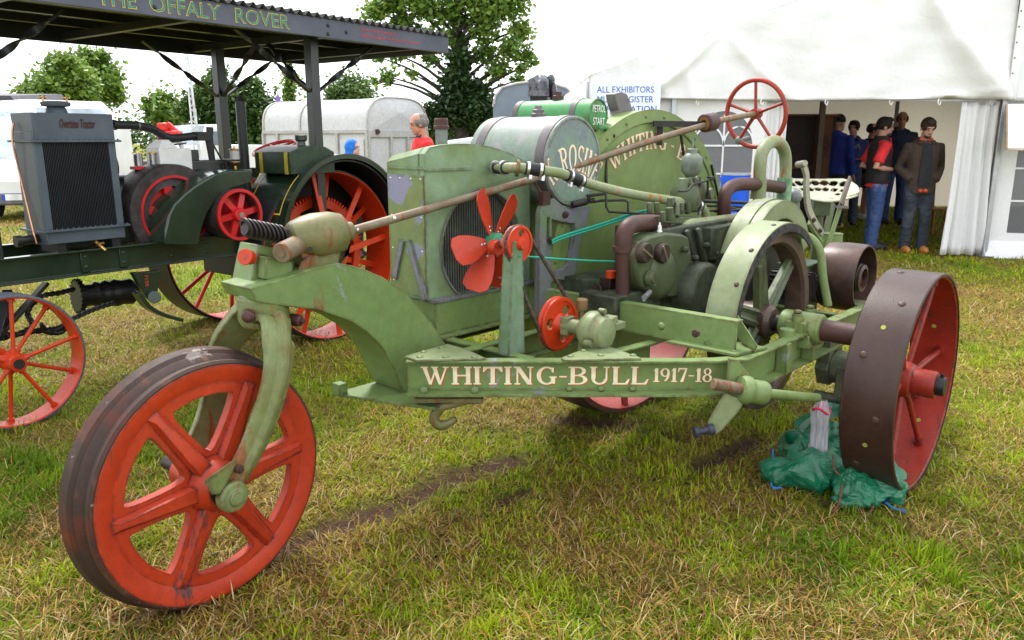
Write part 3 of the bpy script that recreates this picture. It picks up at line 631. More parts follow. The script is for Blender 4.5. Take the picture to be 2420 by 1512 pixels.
bw = part('bull_wheel', MB().lathe([(.775, .0), (.785, -.14), (.775, -.28), (.755, -.28), (.762, -.14), (.755, 0)], T.w(2.77, .06, .775), L, 72, closed=True), M['rust'], bull, sm=30, label='tall rust brown driving wheel behind the cover')
part('rim_lining', MB().lathe([(.756, .002), (.756, -.282), (.748, -.282), (.748, .002)], T.w(2.77, .06, .775), L, 72, closed=True), M['red'], bw)
for k in range(10):
    a = 2*math.pi*(k+.4)/10; rr = B*math.cos(a) + ZU*math.sin(a); c_ = T.w(2.77, -.08, .775)
    part('spoke', MB().bar(c_ + rr*.08, c_ + rr*.755 + L*(.09 if k % 2 else -.09), .05, .012, L), M['red'], bw)
part('hub', MB().cyl(T.w(2.77, -.22, .775), T.w(2.77, .08, .775), .09, n=24), M['iron'], bw)
# ================================================================= engine, pipes and rear end of the green tractor
def pipe(name, pts, r, mat, parent=bull, k=4, n=14, cl=False, label=None):
    ps = smooth_path(pts, k, cl) if k > 1 else [V(p) for p in pts]
    rr = interp(r, k) if isinstance(r, list) else r
    return part(name, MB().sweep(ps, rr, n, closed=cl), mat, parent, sm=60, label=label)
# ---- steering column
s0 = tl(832, 545, .02); s1 = tl(1330, 402, .10); s2 = T.w(3.05, .235, 1.595); swc = T.w(3.57, .28, 1.655)
pipe('steering_shaft', [s0, s0 + (s1-s0)*.5, s1, s1 + (s2-s1)*.6, s2 + V((0, 0, -.012)), s2 + (swc-s2)*.35, swc], .0165, M['rustpipe'], label='long rusty steering rod')
ax = (swc - s2).normalized()
for u, v, l in ((843, 543, .02), (932, 516, .035)): rv(bull, tl(u, v, l) - ray(u, v).normalized()*.016, ray(u, v)*-1, RIVS, name='bolt', s=.9)
gr = T.b(1716, 291, T.loc(s2)[0])
part('shaft_bearing', MB().lathe([(.018, -.045), (.044, -.045), (.050, -.038), (.050, .038), (.044, .045), (.018, .045)], s2 + ax*.05, ax, 28, closed=True), M['rust'], bull)
part('bearing_bush', MB().lathe([(.017, -.047), (.036, -.047), (.036, .04), (.017, .04)], s2 + ax*.05, ax, 24, closed=True), plain('wood_bush', (.22, .10, .03), .6), bull)
part('bearing_bracket', MB().bar(T.w(2.72, .13, 1.59), s2 + ax*.05 + V((0, 0, -.01)), .010, .03).bar(T.w(2.80, .12, 1.58), T.w(2.80, .12, 1.48), .012, .03).cyl(T.w(2.98, .14, 1.54), T.w(3.06, .15, 1.28), .008, n=8), M['iron'], bull)
sw = MB(); SR = .19; sx, sy = perp(ax)
sw.sweep([swc + sx*(SR*math.cos(2*math.pi*i/48)) + sy*(SR*math.sin(2*math.pi*i/48)) for i in range(48)], .0135, 10, closed=True)
sw.cyl(swc - ax*.02, swc + ax*.03, .03, n=18)
for k in range(5):
    a = R(72*k + 18); e = sx*math.cos(a) + sy*math.sin(a); sw.sweep([swc + e*.02, swc + e*.1, swc + e*SR], [(.016, .010), (.012, .009), (.010, .009)], 8)
stw = part('steering_wheel', sw, M['steerred'], bull, sm=50, label='red five-spoked steering wheel with rusty rim')
kn = min((swc + sx*(SR*math.cos(R(72*k+18))) + sy*(SR*math.sin(R(72*k+18))) for k in range(5)), key=lambda p: (p - T.b(1737, 318, 3.57)).length)
part('spinner_knob', MB().ell(kn, .025).cyl(kn, kn + T.B*.07 + L*.03 + V((0, 0, .015)), .010, .015, 12), M['bare'], stw)
# ---- cooling pipe with hoses
wpts = [tl(1163, 396, .02), tl(1190, 396, .10), tl(1232, 397, .17), tl(1275, 402, .22), tl(1322, 409, .26), tl(1352, 419, .27), tl(1395, 435, .285), tl(1500, 460, .35), tl(1615, 478, .42), tl(1642, 484, .44), tl(1660, 492, .45)]
def seg(i, j, r, name, mat, lab=None): return pipe(name, wpts[i:j+1], r, mat, wpipe, 5, 16, label=lab)
wpipe = pipe('cooling_pipe', wpts + [tl(1668, 510, .455), tl(1668, 545, .46)], .0215, M['pipegreen'], k=5, n=16, label='pale green rust-spotted cooling pipe with black hoses')
def hose(p, q, clamp=True, r=.0275):
    h = part('hose', MB().cyl(p, q, r, n=20), M['rubber'], wpipe)
    d_ = (q-p).normalized()
    for t in (.16, .84):
        c = p + (q-p)*t; part('hose_clamp', MB().lathe([(r, -.006), (r+.003, -.006), (r+.003, .006), (r, .006)], c, d_, 20, closed=True).box(c + ZU*(-r-.004) + T.L*.01, .012, .03, .012, L, d_.cross(L), d_), M['steel'], h, sm=30)
hose(wpts[0] + (wpts[1]-wpts[0])*.1, wpts[1] + (wpts[2]-wpts[1])*.15)
hose(tl(1240, 397, .178), tl(1284, 403, .228)); hose(tl(1338, 413, .266), tl(1376, 430, .281)); hose(tl(1618, 478, .422), tl(1655, 487, .447))
part('pipe_flange', MB().lathe([(.02, -.006), (.036, -.006), (.036, .006), (.02, .006)], tl(1222, 397, .155), (wpts[3]-wpts[2]), 20, closed=True), M['olive'], wpipe)
# ---- engine
eng = MB()
oe = [(1497, 600), (1508, 574), (1535, 558), (1572, 549), (1612, 553), (1628, 560), (1634, 600), (1646, 625), (1648, 655), (1640, 678), (1612, 697), (1575, 704), (1535, 694), (1510, 668), (1503, 635)]
eng.prism([tl(u, v, .58) for u, v in oe], L*-.11)
eng.lathe([(.001, .0), (.075, 0), (.11, -.02), (.125, -.06), (.115, -.16)], tl(1575, 650, .60), L, 28)
head_ = part('cylinder_head', eng, M['engine'], bull, sm=50, bev=.016, label='grimy green cast cylinder head with two slotted caps')
for u, v, a in ((1520, 597, -30), (1562, 598, -60)):
    c = tl(u, v, .59); part('valve_cap', MB().lathe([(.001, .022), (.040, .022), (.044, .016), (.046, -.01), (.001, -.01)], c, L, 26), plain('brown_cap', (.06, .042, .032), .5, .4, sc=12, var=.3), head_)
    e = B*math.cos(R(a)) + ZU*math.sin(R(a)); part('cap_slot', MB().box(c + L*.0225, .080, .004, .008, e, L, e.cross(L)), M['rustpipe'], head_)
c = tl(1538, 658, .598); part('core_plug', MB().lathe([(.001, .016), (.018, .016), (.020, .01), (.032, .006), (.036, -.01), (.001, -.01)], c, L, 20), M['engine'], head_)
part('drain_tap', MB().cyl(tl(1535, 690, .6), tl(1522, 703, .63), .012, n=10).cyl(tl(1522, 703, .63), tl(1521, 712, .63), .007, n=8), M['bare'], head_)
part('drain_tube', MB().cyl(tl(1570, 700, .5), tl(1562, 742, .5), .017, n=12), M['engine'], head_)
part('spark_plug', MB().lathe([(.001, 0), (.012, 0), (.012, .012), (.009, .014), (.0085, .035), (.005, .037), (.004, .05), (.001, .05)], tl(1558, 552, .55), ZU, 14), M['white'], head_)
part('plug_base', MB().lathe([(.001, 0), (.017, 0), (.015, .02), (.001, .02)], tl(1558, 562, .55), ZU, 6), M['black'], head_)
blk = MB(); blk.box(T.w(2.48, .42, .94), .62, .26, .36, B, L).lathe([(.001, 0), (.14, 0), (.15, -.02), (.15, -.3)], T.w(2.42, .66, .80), L, 28)
blk.box(T.w(2.30, .45, .80), .95, .20, .12, B, L)
blk.box(T.w(2.68, .55, 1.02), .28, .10, .16, B, L).box(T.w(2.25, .30, .83), .5, .35, .10, B, L)
for i in range(3): blk.bar(T.w(2.36 + .1*i, .56, 1.10), T.w(2.44 + .1*i, .57, .92), .03, .03, L)
for i in range(5): blk.cyl(T.w(2.30 + .10*i, .575, 1.02 - .05*(i % 2)), T.w(2.30 + .10*i, .61, 1.02 - .05*(i % 2)), .016, n=6)
part('crankcase', blk, plain('grimy_dark_green', (.045, .055, .032), .5, sc=9, var=.4, bump=.3), bull, sm=45, bev=.01)
lw = MB()
lw.cyl(tl(1405, 690, .38), tl(1440, 700, .40), .04, n=18).cyl(tl(1440, 700, .40), tl(1560, 715, .42), .045, n=18).box(tl(1440, 725, .38), .10, .10, .05, B, L).box(tl(1438, 668, .40), .06, .06, .05, B, L)
lw.cyl(tl(1500, 735, .3), tl(1700, 742, .55), .028, n=14)
part('magneto', lw, plain('oily_brown', (.035, .022, .017), .4, .3, sc=10, var=.4), bull, sm=50, bev=.004)
part('magneto_cap', MB().cyl(tl(1443, 656, .42), tl(1443, 640, .42), .022, n=14), M['orange2'], bull)
# intake and exhaust
pipe('exhaust_pipe', [tl(1570, 527, .47), tl(1545, 526, .49), tl(1505, 528, .51), tl(1483, 538, .52), tl(1474, 560, .52), tl(1472, 592, .52), tl(1471, 640, .52), tl(1470, 735, .52)], [.036, .037, .037, .037, .037, .036, .030, .030], M['brown'], k=4, n=18, label='brown bent exhaust pipe')
part('pipe_socket', MB().lathe([(.03, -.012), (.042, -.012), (.042, .012), (.03, .012)], tl(1471, 588, .52), ZU, 20, closed=True), M['brown'], bull)
pipe('intake_pipe', [tl(1608, 560, .50), tl(1612, 540, .50), tl(1632, 530, .50), tl(1690, 523, .50), tl(1755, 512, .50)], [.030, .030, .029, .027, .026], M['pipegreen'], k=5, n=16)
cm = MB(); cp_ = tl(1620, 440, .40)
cm.lathe([(.001, -.12), (.06, -.12), (.075, -.09), (.075, -.03), (.055, .01), (.04, .04), (.001, .045)], cp_, ZU, 20)
cm.cyl(cp_ + V((0, 0, -.03)), cp_ + B*.24 + V((0, 0, -.05)), .022, n=14).cyl(cp_ + B*.12 + V((0, 0, -.04)), cp_ + B*.13 + V((0, 0, -.04)) + L*.08, .03, n=14)
cm.ell(cp_ + B*.09 + V((0, 0, -.03)), .07, .06, .07)
for a in range(3): cm.cyl(cp_ + B*(-.05 + .05*a) + L*.05, cp_ + B*(-.05 + .05*a) + L*.05 + V((0, 0, .045)), .008, n=6)
carb = part('carburettor', cm, M['engine'], bull, sm=50, bev=.004)
ob = tl(1633, 413, .40)
part('oil_bottle', MB().lathe([(.018, -.035), (.02, -.01), (.035, 0), (.052, .02), (.054, .055), (.050, .085), (.030, .105), (.026, .106), (.026, .125), (.022, .128), (.001, .128)], ob, ZU, 26).cyl(ob + V((0, 0, .12)), ob + V((0, 0, .175)), .006, n=8), plain('bottle_green_grey', (.15, .18, .14), .45, sc=8, var=.25), bull, label='bulbous grey-green oil bottle')
misc = MB()
misc.sweep(smooth_path([tl(1604, 452, .48), tl(1625, 450, .48), tl(1640, 435, .48), tl(1685, 424, .48)], 4), .005, 8).cyl(tl(1672, 428, .48), tl(1673, 462, .48), .006, n=8).box(tl(1680, 419, .48), .05, .02, .01, B, L)
misc.sweep([tl(1432, 455, .2), tl(1432, 488, .24), tl(1438, 500, .26), tl(1480, 503, .30), tl(1540, 507, .40), tl(1610, 500, .45), tl(1745, 496, .45)], .006, 8)
misc.sweep([tl(1404, 477, .16), tl(1420, 474, .18), tl(1476, 473, .25), tl(1484, 478, .27), tl(1484, 505, .28)], .006, 8)
misc.cyl(tl(1431, 320, .08), tl(1433, 455, .12), .007, n=8).cyl(tl(1431, 318, .08), tl(1431, 345, .08), .016, n=10)
misc.sweep(smooth_path([tl(1690, 498, .4), tl(1720, 492, .4), tl(1750, 497, .4), tl(1790, 495, .4)], 4), .010, 8).cyl(tl(1655, 475, .35), tl(1780, 480, .35), .009, n=8).cyl(tl(1655, 486, .35), tl(1780, 490, .35), .006, n=8)
part('fuel_lines', misc, M['iron'], bull, sm=50)
tp = MB(); tp.cyl(tl(1352, 484, .14), tl(1385, 476, .17), .017, n=12).cyl(tl(1385, 476, .17), tl(1403, 473, .18), .012, n=10).cyl(tl(1391, 476, .18), tl(1391, 462, .18), .009, n=8).bar(tl(1388, 463, .18), tl(1432, 457, .20), .018, .014)
part('fuel_tap', tp, M['iron'], bull, sm=50, bev=.002)
tp = MB(); pe = tl(1418, 305, .08); tp.sweep(smooth_path([pe, tl(1426, 300, .09), tl(1433, 305, .09), tl(1433, 318, .09)], 4), .014, 10)
part('pipe_elbow', tp, M['petrol'], bull, sm=60)
part('tap_handle', MB().cyl(tl(1430, 320, .09), tl(1448, 321, .10), .009, n=8).ell(tl(1448, 321, .10), .013), M['iron'], bull)
rk = MB(); rk.box(tl(1585, 480, .5), .03, .03, .05, B, L).cyl(tl(1582, 520, .55), tl(1582, 490, .55), .018, n=12).bar(tl(1545, 518, .52), tl(1640, 522, .48), .03, .03).cyl(tl(1600, 512, .55), tl(1600, 480, .52), .012, n=8).cyl(tl(1566, 525, .56), tl(1566, 500, .56), .014, n=6)
for u in (1535, 1552, 1610, 1625): rk.cyl(tl(u, 505, .45), tl(u, 478, .45), .014, n=8)
part('rocker_gear', rk, M['engine'], bull, sm=45, bev=.003)
# ---- flywheel and guards
fc_ = T.w(2.42, 0, .72); FR = .40
fl = MB().lathe([(FR, .88), (FR, .98), (FR-.045, .98), (FR-.055, .965), (FR-.055, .895), (FR-.045, .88)], fc_, L, 64, closed=True)
fl.lathe([(.001, .82), (.07, .82), (.075, .84), (.075, .97), (.06, .99), (.001, .99)], fc_, L, 28)
fw_ = part('flywheel', fl, plain('flywheel_brown', (.085, .055, .042), .42, .2, sc=6, var=.35), bull, sm=30, label='spoked flywheel under the green guard')
for k in range(6):
    a = R(60*k + 42); rr = B*math.cos(a) + ZU*math.sin(a); tg = L.cross(rr)
    part('spoke', MB().sweep([fc_ + L*.93 + rr*.06, fc_ + L*.93 + rr*.352], [(.042, .026), (.030, .020)], sec=[(-1, -.5), (-.6, -1), (-.2, -.45), (.2, -.45), (.6, -1), (1, -.5), (1, .5), (.6, 1), (.2, .45), (-.2, .45), (-.6, 1), (-1, .5)], side=tg), M['engine'], fw_, sm=30)
GR = .444
def guard(r, l0, l1, a0, a1, mat, name, label=None, face=0.0):
    m = MB(); prof = [(r, l0), (r, l1), (r-.006, l1), (r-.006, l0)]
    m.lathe(prof, fc_, L, 48, a0=R(a0), a1=R(a1), closed=True, x=B)
    if face: m.lathe([(r-.001, l1), (r-.001, l1+.006), (r-face, l1+.006), (r-face, l1)], fc_, L, 48, a0=R(a0), a1=R(a1), closed=True, x=B)
    return part(name, m, mat, bull, sm=30, label=label)
# L x B -> up, so angles run the right way round
gd_ = guard(GR, .885, 1.02, 56, 188, M['pale'], 'flywheel_guard', 'wide pale green curved flywheel guard')
part('guard_edge', MB().lathe([(GR-.008, 1.015), (GR-.008, 1.022), (GR-.040, 1.022), (GR-.040, 1.015)], fc_, L, 40, a0=R(50), a1=R(190), closed=True, x=B), plain('felt_edge', (.045, .042, .042), .8, sc=40, var=.4, bump=.5), gd_)
for a in (100, 128, 150, 170): rv(gd_, fc_ + L*.99 + B*((GR+.001)*math.cos(R(a))) + ZU*((GR+.001)*math.sin(R(a))), B*math.cos(R(a)) + ZU*math.sin(R(a)), RIVR, s=.7)
part('guard_foot', MB().hexa([T.w(b, l, .712) for b, l in ((1.80, .82), (1.98, .82), (1.99, 1.16), (1.80, 1.12))], [T.w(b, l, .722) for b, l in ((1.80, .82), (1.98, .82), (1.99, 1.16), (1.80, 1.12))]).bar(T.w(1.985, 1.02, .80), T.w(1.90, 1.15, .716), .004, .07), M['green'], gd_, bev=.001)
rv(gd_, T.w(1.86, .97, .722), ZU, BOLTG, 'bolt'); rv(gd_, T.w(1.84, 1.09, .722), ZU, RIV)
fsave = fc_; fc_ = T.w(2.95, 0, .83)
gi = guard(.385, .62, .76, 20, 158, M['pale'], 'inner_guard', 'pale inner guard arch behind the flywheel', .09)
part('guard_strap', MB().lathe([(.391, .66), (.391, .71), (.386, .71), (.386, .66)], fc_, L, 30, a0=R(70), a1=R(158), closed=True, x=B), M['pale'], gi, sm=30)
fc_ = fsave
# ---- crank shaft and bearing
pipe('crank_shaft', [fc_ + L*.6, fc_ + L*1.12], .038, M['iron'], k=1, n=22)
pipe('shaft_end', [fc_ + L*1.18, fc_ + L*1.375], .046, M['brown'], k=1, n=28, label='brown bare shaft end')
bb = MB(); bc = fc_ + L*1.12
bb.lathe([(.001, -.09), (.062, -.09), (.066, -.08), (.066, .08), (.058, .09), (.001, .09)], bc, L, 24).box(bc, .17, .09, .07, B, L).box(bc + V((0, 0, -.05)), .14, .12, .06, B, L)
for s_ in (-.065, .065):
    bb.cyl(bc + B*s_ + V((0, 0, -.02)), bc + B*s_ + V((0, 0, .07)), .022, n=16).lathe([(.001, 0), (.018, 0), (.018, .014), (.001, .016)], bc + B*s_ + V((0, 0, .07)), ZU, 6)
bb.cyl(bc + B*-.16 + V((0, 0, -.03)), bc + B*-.16 + V((0, 0, .02)), .032, n=18)
part('shaft_bearing', bb, M['green'], bull, sm=40, bev=.004, label='green bolted shaft bearing block')
for b in (2.16, 2.42): part('rail_bracket', MB().box(T.w(b, 1.155, .64), .04, .05, .13, B, L).box(T.w(b+.04, 1.148, .64), .035, .012, .12, B, L), M['green'], bull, bev=.003)
for i in range(3): rv(beam, T.w(2.78 + .07*i, 1.155, .585), V((0, 0, 1)), s=.9)
# ---- gear and belt pulley
gg = MB(); gc = T.w(2.95, .84, .80)
gg.lathe([(.001, -.10), (.055, -.10), (.055, .10), (.001, .10)], gc, L, 24)
for k in range(18):
    a = 2*math.pi*k/18; e = B*math.cos(a) + ZU*math.sin(a); gg.box(gc + e*.062, .018, .20, .024, L.cross(e), L, e, tx=.6)
part('pinion', gg, M['iron'], bull, sm=25)
bigg = MB(); bgc = T.w(2.98, .62, .70); bigg.lathe([(.001, -.03), (.30, -.03), (.30, .03), (.001, .03)], bgc, L, 60)
for k in range(60):
    a = 2*math.pi*k/60; e = B*math.cos(a) + ZU*math.sin(a); bigg.box(bgc + e*.31, .016, .06, .03, L.cross(e), L, e, tx=.5)
part('drive_gear', bigg, M['iron'], bull, sm=25)
part('gear_case', MB().box(T.w(3.12, .80, .70), .20, .14, .36, B, L).box(T.w(3.12, .80, .885), .22, .16, .014, B, L), plain('shade_green', (.10, .15, .085), .45, sc=6), bull, bev=.004)
bpc = T.w(3.22, .91, .825); bp_ = MB().lathe([(.166, 0), (.172, .03), (.174, .095), (.172, .165), (.168, .19), (.160, .19), (.162, .1), (.158, 0)], bpc, L, 64, closed=True)
bp_.lathe([(.165, .0), (.165, .012), (.001, .012), (.001, 0)], bpc + L*.03, L, 40).lathe([(.001, .03), (.07, .03), (.07, .18), (.05, .185), (.05, .16), (.001, .16)], bpc, L, 32)
bpo = part('belt_pulley', bp_, plain('belt_pulley_brown', (.075, .040, .032), .38, .1, sc=5, var=.35), bull, sm=30, label='wide brown steel belt pulley drum')
part('pulley_hub', MB().lathe([(.035, .0), (.072, .0), (.074, .02), (.074, .165), (.064, .175), (.05, .17), (.05, .13), (.035, .13)], bpc, L, 32, closed=True), M['black'], bpo)
pipe('bent_rail', [T.w(2.86, .72, 1.065), T.w(2.91, .80, 1.07), T.w(2.95, .90, 1.045), T.w(2.955, .96, .98), T.w(2.95, .99, .85), T.w(2.94, 1.03, .715)], .020, M['green'], k=5, n=14)
for b, l in ((3.2, .35), (3.35, .35), (3.5, .35)): part('upright_bar', MB().bar(T.w(b, l, .72), T.w(b, l, 1.10), .06, .02, B), M['green'], bull)
# ---- rear platform, seat post, levers
part('rear_platform', MB().box(T.w(3.55, .62, .685), .75, 1.1, .02, B, L), M['pale'], bull, bev=.002)
part('rear_crossbeam', MB().bar(T.w(3.62, 1.20, .70), T.w(3.62, -.3, .70), .10, .08), M['green'], bull, bev=.003)
pb0 = T.l(1957, 655, .62); pb1 = T.l(1950, 556, .62)
part('seat_post', MB().cyl(V((pb0.x, pb0.y, .69)), V((pb0.x, pb0.y, pb1.z)), .062, n=24).cyl(V((pb0.x, pb0.y, pb1.z)), V((pb0.x, pb0.y, pb1.z+.004)), .064, n=24), M['green'], bull)
S1 = .60
lv = MB(); lv.sweep(smooth_path([tl(1942, 552, S1+.06), tl(1926, 528, S1+.05), tl(1911, 495, S1+.04), tl(1905, 455, S1+.04), tl(1905, 415, S1+.04), tl(1898, 392, S1+.04)], 4), interp([(.022, .008), (.026, .008), (.028, .008), (.028, .008), (.026, .008), (.02, .008)], 4), sec=[(-1, -1), (1, -1), (1, 1), (-1, 1)], side=B)
lv.cyl(tl(1884, 389, S1), tl(1902, 386, S1+.06), .018, n=14)
lever = part('brake_lever', lv, paint('lever_pale', (.30, .30, .23), (.37, .35, .28), rust=.25, chip=-.2, sc=6, rc=(.2, .1, .06), under=None), bull, bev=.002, label='pale curved hand lever')
for u, v in ((1920, 520), (1935, 545)): rv(lever, tl(u, v, S1 + .075), L, BOLT, 'bolt', .9)
part('lever_stay', MB().bar(tl(1912, 525, S1-.02), tl(1942, 572, S1), .03, .02, L), M['green'], bull)
sb = MB(); sb.bar(tl(1950, 600, .74), tl(2003, 432, .74), .050, .010, L)
st = part('seat_bar', sb, M['green'], bull, bev=.002); part('seat_bar', MB().bar(tl(1925, 660, .30), tl(1968, 478, .30), .10, .010, L), M['engine'], bull, bev=.002)
part('bar_tip', MB().bar(tl(1987, 484, .755), tl(2009, 420, .755), .042, .012, L), plain('bar_tip_brown', (.15, .11, .10), .5, sc=12), st, bev=.003)
part('tie', MB().bar(tl(1974, 488, .765), tl(2001, 490, .765), .02, .014), M['band'], st)
# seat: pressed pan with rows of holes
sc_ = T.l(1938, 466, .50); SX, SY = (L*-.98 + B*-.18).normalized(), None
SX = V((1, -.06, 0)).normalized(); SY = ZU.cross(SX)     # SX across, SY backwards
vs, fs, hl = [], [], []
for k, (n_, ry) in enumerate(((7, .125), (7, .060))):
    for i in range(n_): hl.append(((-.15 + .30*i/(n_-1))*(1.08 if k == 0 else .95), ry - .05*abs(-1 + 2*i/(n_-1))**2, .025 if k == 0 else .019))
hl += [(-.04, -.09, .015), (.04, -.09, .015), (.10, -.02, .014), (-.10, -.02, .014)]
NX, NY = 72, 56
def pan(x, y):
    e = math.sqrt((x/.225)**2 + (y/.20)**2)
    return V((x, y, .115*max(0, (y+.06)/.24)**1.35 + .05*(x/.225)**2*(1 if y > -.1 else .6) - (.05*((-y-.12)/.08)**2 if y < -.12 else 0)))
grid = {}
for i in range(NX+1):
    for j in range(NY+1):
        a = -1 + 2*i/NX; b = -1 + 2*j/NY
        x = .225*a*math.sqrt(max(0, 1 - .42*b*b)); y = .165*b*math.sqrt(max(0, 1 - .42*a*a)); x *= 1.0; p = pan(x, y)
        grid[i, j] = len(vs); vs.append(sc_ + SX*p.x + SY*p.y + ZU*p.z); 
def inh(i, j):
    p = vs[grid[i, j]] - sc_; x, y = p.dot(SX), p.dot(SY)
    return any((x-h[0])**2 + ((y-h[1])*1.1)**2 < h[2]**2 for h in hl)
for i in range(NX):
    for j in range(NY):
        if sum(inh(a, b) for a, b in ((i, j), (i+1, j), (i+1, j+1), (i, j+1))) < 2: fs.append((grid[i, j], grid[i+1, j], grid[i+1, j+1], grid[i, j+1]))
so_ = part('seat', MB().add(vs, fs), paint('seat_pale', (.29, .34, .21), (.36, .365, .28), rust=.12, chip=-.2, sc=5, rc=(.3, .16, .12), under=None), bull, sm=60, fix=False, label='pale pressed-steel pan seat with rows of holes')
md = so_.modifiers.new('thick', 'SOLIDIFY'); md.thickness = .006
part('seat_underframe', MB().box(sc_ + V((0, 0, -.06)) + SY*.02, .10, .14, .10, SX, SY).cyl(sc_ + V((0, 0, -.06)), T.w(*T.loc(sc_)[:2], .70), .03, n=12), M['engine'], bull)
# ---- breather pipe loop
up = [tl(u, v, .47) for u, v in ((1795, 450), (1795, 400), (1800, 362), (1813, 341), (1830, 334), (1845, 342), (1854, 362), (1856, 395), (1853, 440), (1850, 480))]
lp = pipe('breather_pipe', up, .0345, M['pipegreen'], k=5, n=18, label='grey-green breather pipe bent into a hoop')
part('pipe_socket', MB().cyl(up[8] + V((0, 0, .05)), up[8] + V((0, 0, -.16)), .043, n=20), plain('verdigris', (.20, .33, .20), .5, sc=12, var=.3), lp)
part('pipe_socket', MB().cyl(up[1] + V((0, 0, -.05)), up[1] + V((0, 0, -.16)), .042, n=20), M['pipegreen'], lp)
part('pipe_leg', MB().cyl(up[0] + V((0, 0, .02)), up[0] + V((0, 0, -.35)), .034, n=18), M['engine'], lp)
pipe('branch_pipe', [tl(1845, 443, .47), tl(1810, 438, .47), tl(1770, 435, .47), tl(1738, 437, .47), tl(1718, 450, .47), tl(1711, 475, .47), tl(1711, 510, .47)], .0345, M['brown'], k=5, n=18)
part('air_valve', MB().ell(tl(1876, 465, .5), .045).cyl(tl(1876, 470, .5), tl(1876, 500, .5), .032, n=16).cyl(tl(1876, 500, .5), tl(1888, 530, .55), .028, n=14), M['bare'], bull)
# ---- rear axle, wheel
rwc = T.w(2.74, 1.565, .480); RW = Fr(rwc, R(-41.5)); rn, rt = RW.L, RW.B; RR = .482
rim = MB().lathe([(RR-.004, 0), (RR, -.004), (RR, -.206), (RR-.004, -.21), (RR-.014, -.21), (RR-.012, -.105), (RR-.014, 0)], rwc, rn, 96, closed=True)
rw_ = part('rear_wheel', rim, paint('rear_tread', (.034, .013, .009), (.052, .023, .018), rust=.25, chip=-.2, sc=4, rc=(.05, .024, .018), under=None, rough=.36), bull, sm=30, label='brown steel-tyred rear wheel with red spokes')
part('rim_lining', MB().lathe([(RR-.0145, -.004), (RR-.0145, -.206), (RR-.022, -.20), (RR-.022, -.01)], rwc, rn, 96, closed=True), M['red'], rw_, sm=30)
hub_ = part('hub', MB().lathe([(.001, .03), (.055, .03), (.06, .02), (.06, -.06), (.075, -.07), (.082, -.10), (.075, -.13), (.055, -.15), (.055, -.22), (.08, -.23), (.08, -.27), (.055, -.28), (.001, -.28)], rwc, rn, 28), M['red'], rw_, sm=40)
part('hub_cap', MB().lathe([(.001, .065), (.038, .065), (.042, .058), (.042, .02), (.001, .02)], rwc, rn, 20).cyl(rwc + rn*.048 + ZU*.035, rwc + rn*.048 + ZU*.055, .008, n=8), M['black'], rw_)
for k in range(12):
    a = R(30*k + 6); e = rt*math.cos(a) + ZU*math.sin(a); ins = k % 2
    part('spoke', MB().cyl(rwc + e*.05 + rn*(-.10 if not ins else -.20), rwc + e*(RR-.018) + rn*(-.07 if not ins else -.15), .0125, n=10).cyl(rwc + e*(RR-.045) + rn*(-.075 if not ins else -.15), rwc + e*(RR-.016) + rn*(-.07 if not ins else -.15), .021, n=10), M['red'], rw_)
for k in range(12):
    a = R(30*k + 6); e = rt*math.cos(a) + ZU*math.sin(a); rv(rw_, rwc + e*RR + rn*(-.07 if k % 2 == 0 else -.15), e, RIVR)
for k in range(6):
    a = R(60*k + 21); e = rt*math.cos(a) + ZU*math.sin(a); part('tread_hole_plug', MB().cyl(rwc + e*(RR-.024) + rn*-.105, rwc + e*(RR+.0012) + rn*-.105, .010, n=12), plain('daylight_plug', (.30, .30, .06), .9, bump=0), rw_)  # solid plugs; daylight seen through the holes is put into their colour
ax_ = MB(); a0 = T.w(2.74, 1.14, .48)
ax_.cyl(a0, T.w(2.74, 1.40, .48), .040, n=20).cyl(T.w(2.74, 1.16, .48), T.w(2.74, 1.27, .48), .078, n=24).cyl(T.w(2.74, 1.10, .48), T.w(2.74, 1.16, .48), .095, n=6).cyl(T.w(2.74, 1.27, .48), T.w(2.74, 1.31, .48), .062, n=22).box(T.w(2.74, 1.13, .56), .16, .06, .10, B, L)
ax_.hexa([T.w(2.66, l, z) for l, z in ((1.20, .50), (1.27, .50), (1.25, .34), (1.19, .34))], [T.w(2.71, l, z) for l, z in ((1.20, .50), (1.27, .50), (1.25, .34), (1.19, .34))])
ax_.cyl(T.w(2.68, 1.10, .345), T.w(2.68, 1.24, .345), .022, n=12)
part('crank_axle', ax_, plain('oily_green', (.095, .11, .07), .4, sc=7, var=.35), bull, sm=40, bev=.004)
# ---- levelling screw and crank handle
YS = 2.74
q0, q1, q2 = Yp(1684, 907, YS), Yp(1750, 919, YS + .02), Yp(1932, 940, YS + .25)
scr = MB(); scr.cyl(q0, q1, .0185, n=18)
for k in range(14): scr.lathe([(.018, -.0028), (.0225, 0), (.018, .0028)], q0 + (q1-q0)*((k+.5)/14), q1-q0, 16, closed=True)
part('levelling_screw', scr, M['rustpipe'], bull, sm=30, label='rusty threaded screw')
sn = MB(); ds = (q1-q0).normalized(); c1 = Yp(1762, 921, YS + .03)
sn.lathe([(.001, -.025), (.045, -.025), (.052, -.01), (.052, .01), (.044, .02), (.046, .07), (.04, .085), (.001, .085)], c1, ds, 26)
sn.cyl(c1 + ds*.08, q2, .0185, n=14)
sn.prism([Yp(u, v, YS + .07) for u, v in ((1723, 848), (1742, 850), (1790, 912), (1800, 930), (1752, 915), (1716, 900))], V((0, .02, 0)))
part('screw_nut', sn, M['green'], bull, sm=40, bev=.003)
hb = MB(); hb.prism([Yp(u, v, YS + .01) for u, v in ((1712, 928), (1758, 948), (1752, 964), (1712, 1012), (1690, 1029), (1670, 1020), (1672, 996))], V((.004, .014, 0)))
hndl = part('crank_arm', hb, M['pale'], bull, bev=.003, label='pale flat crank arm')
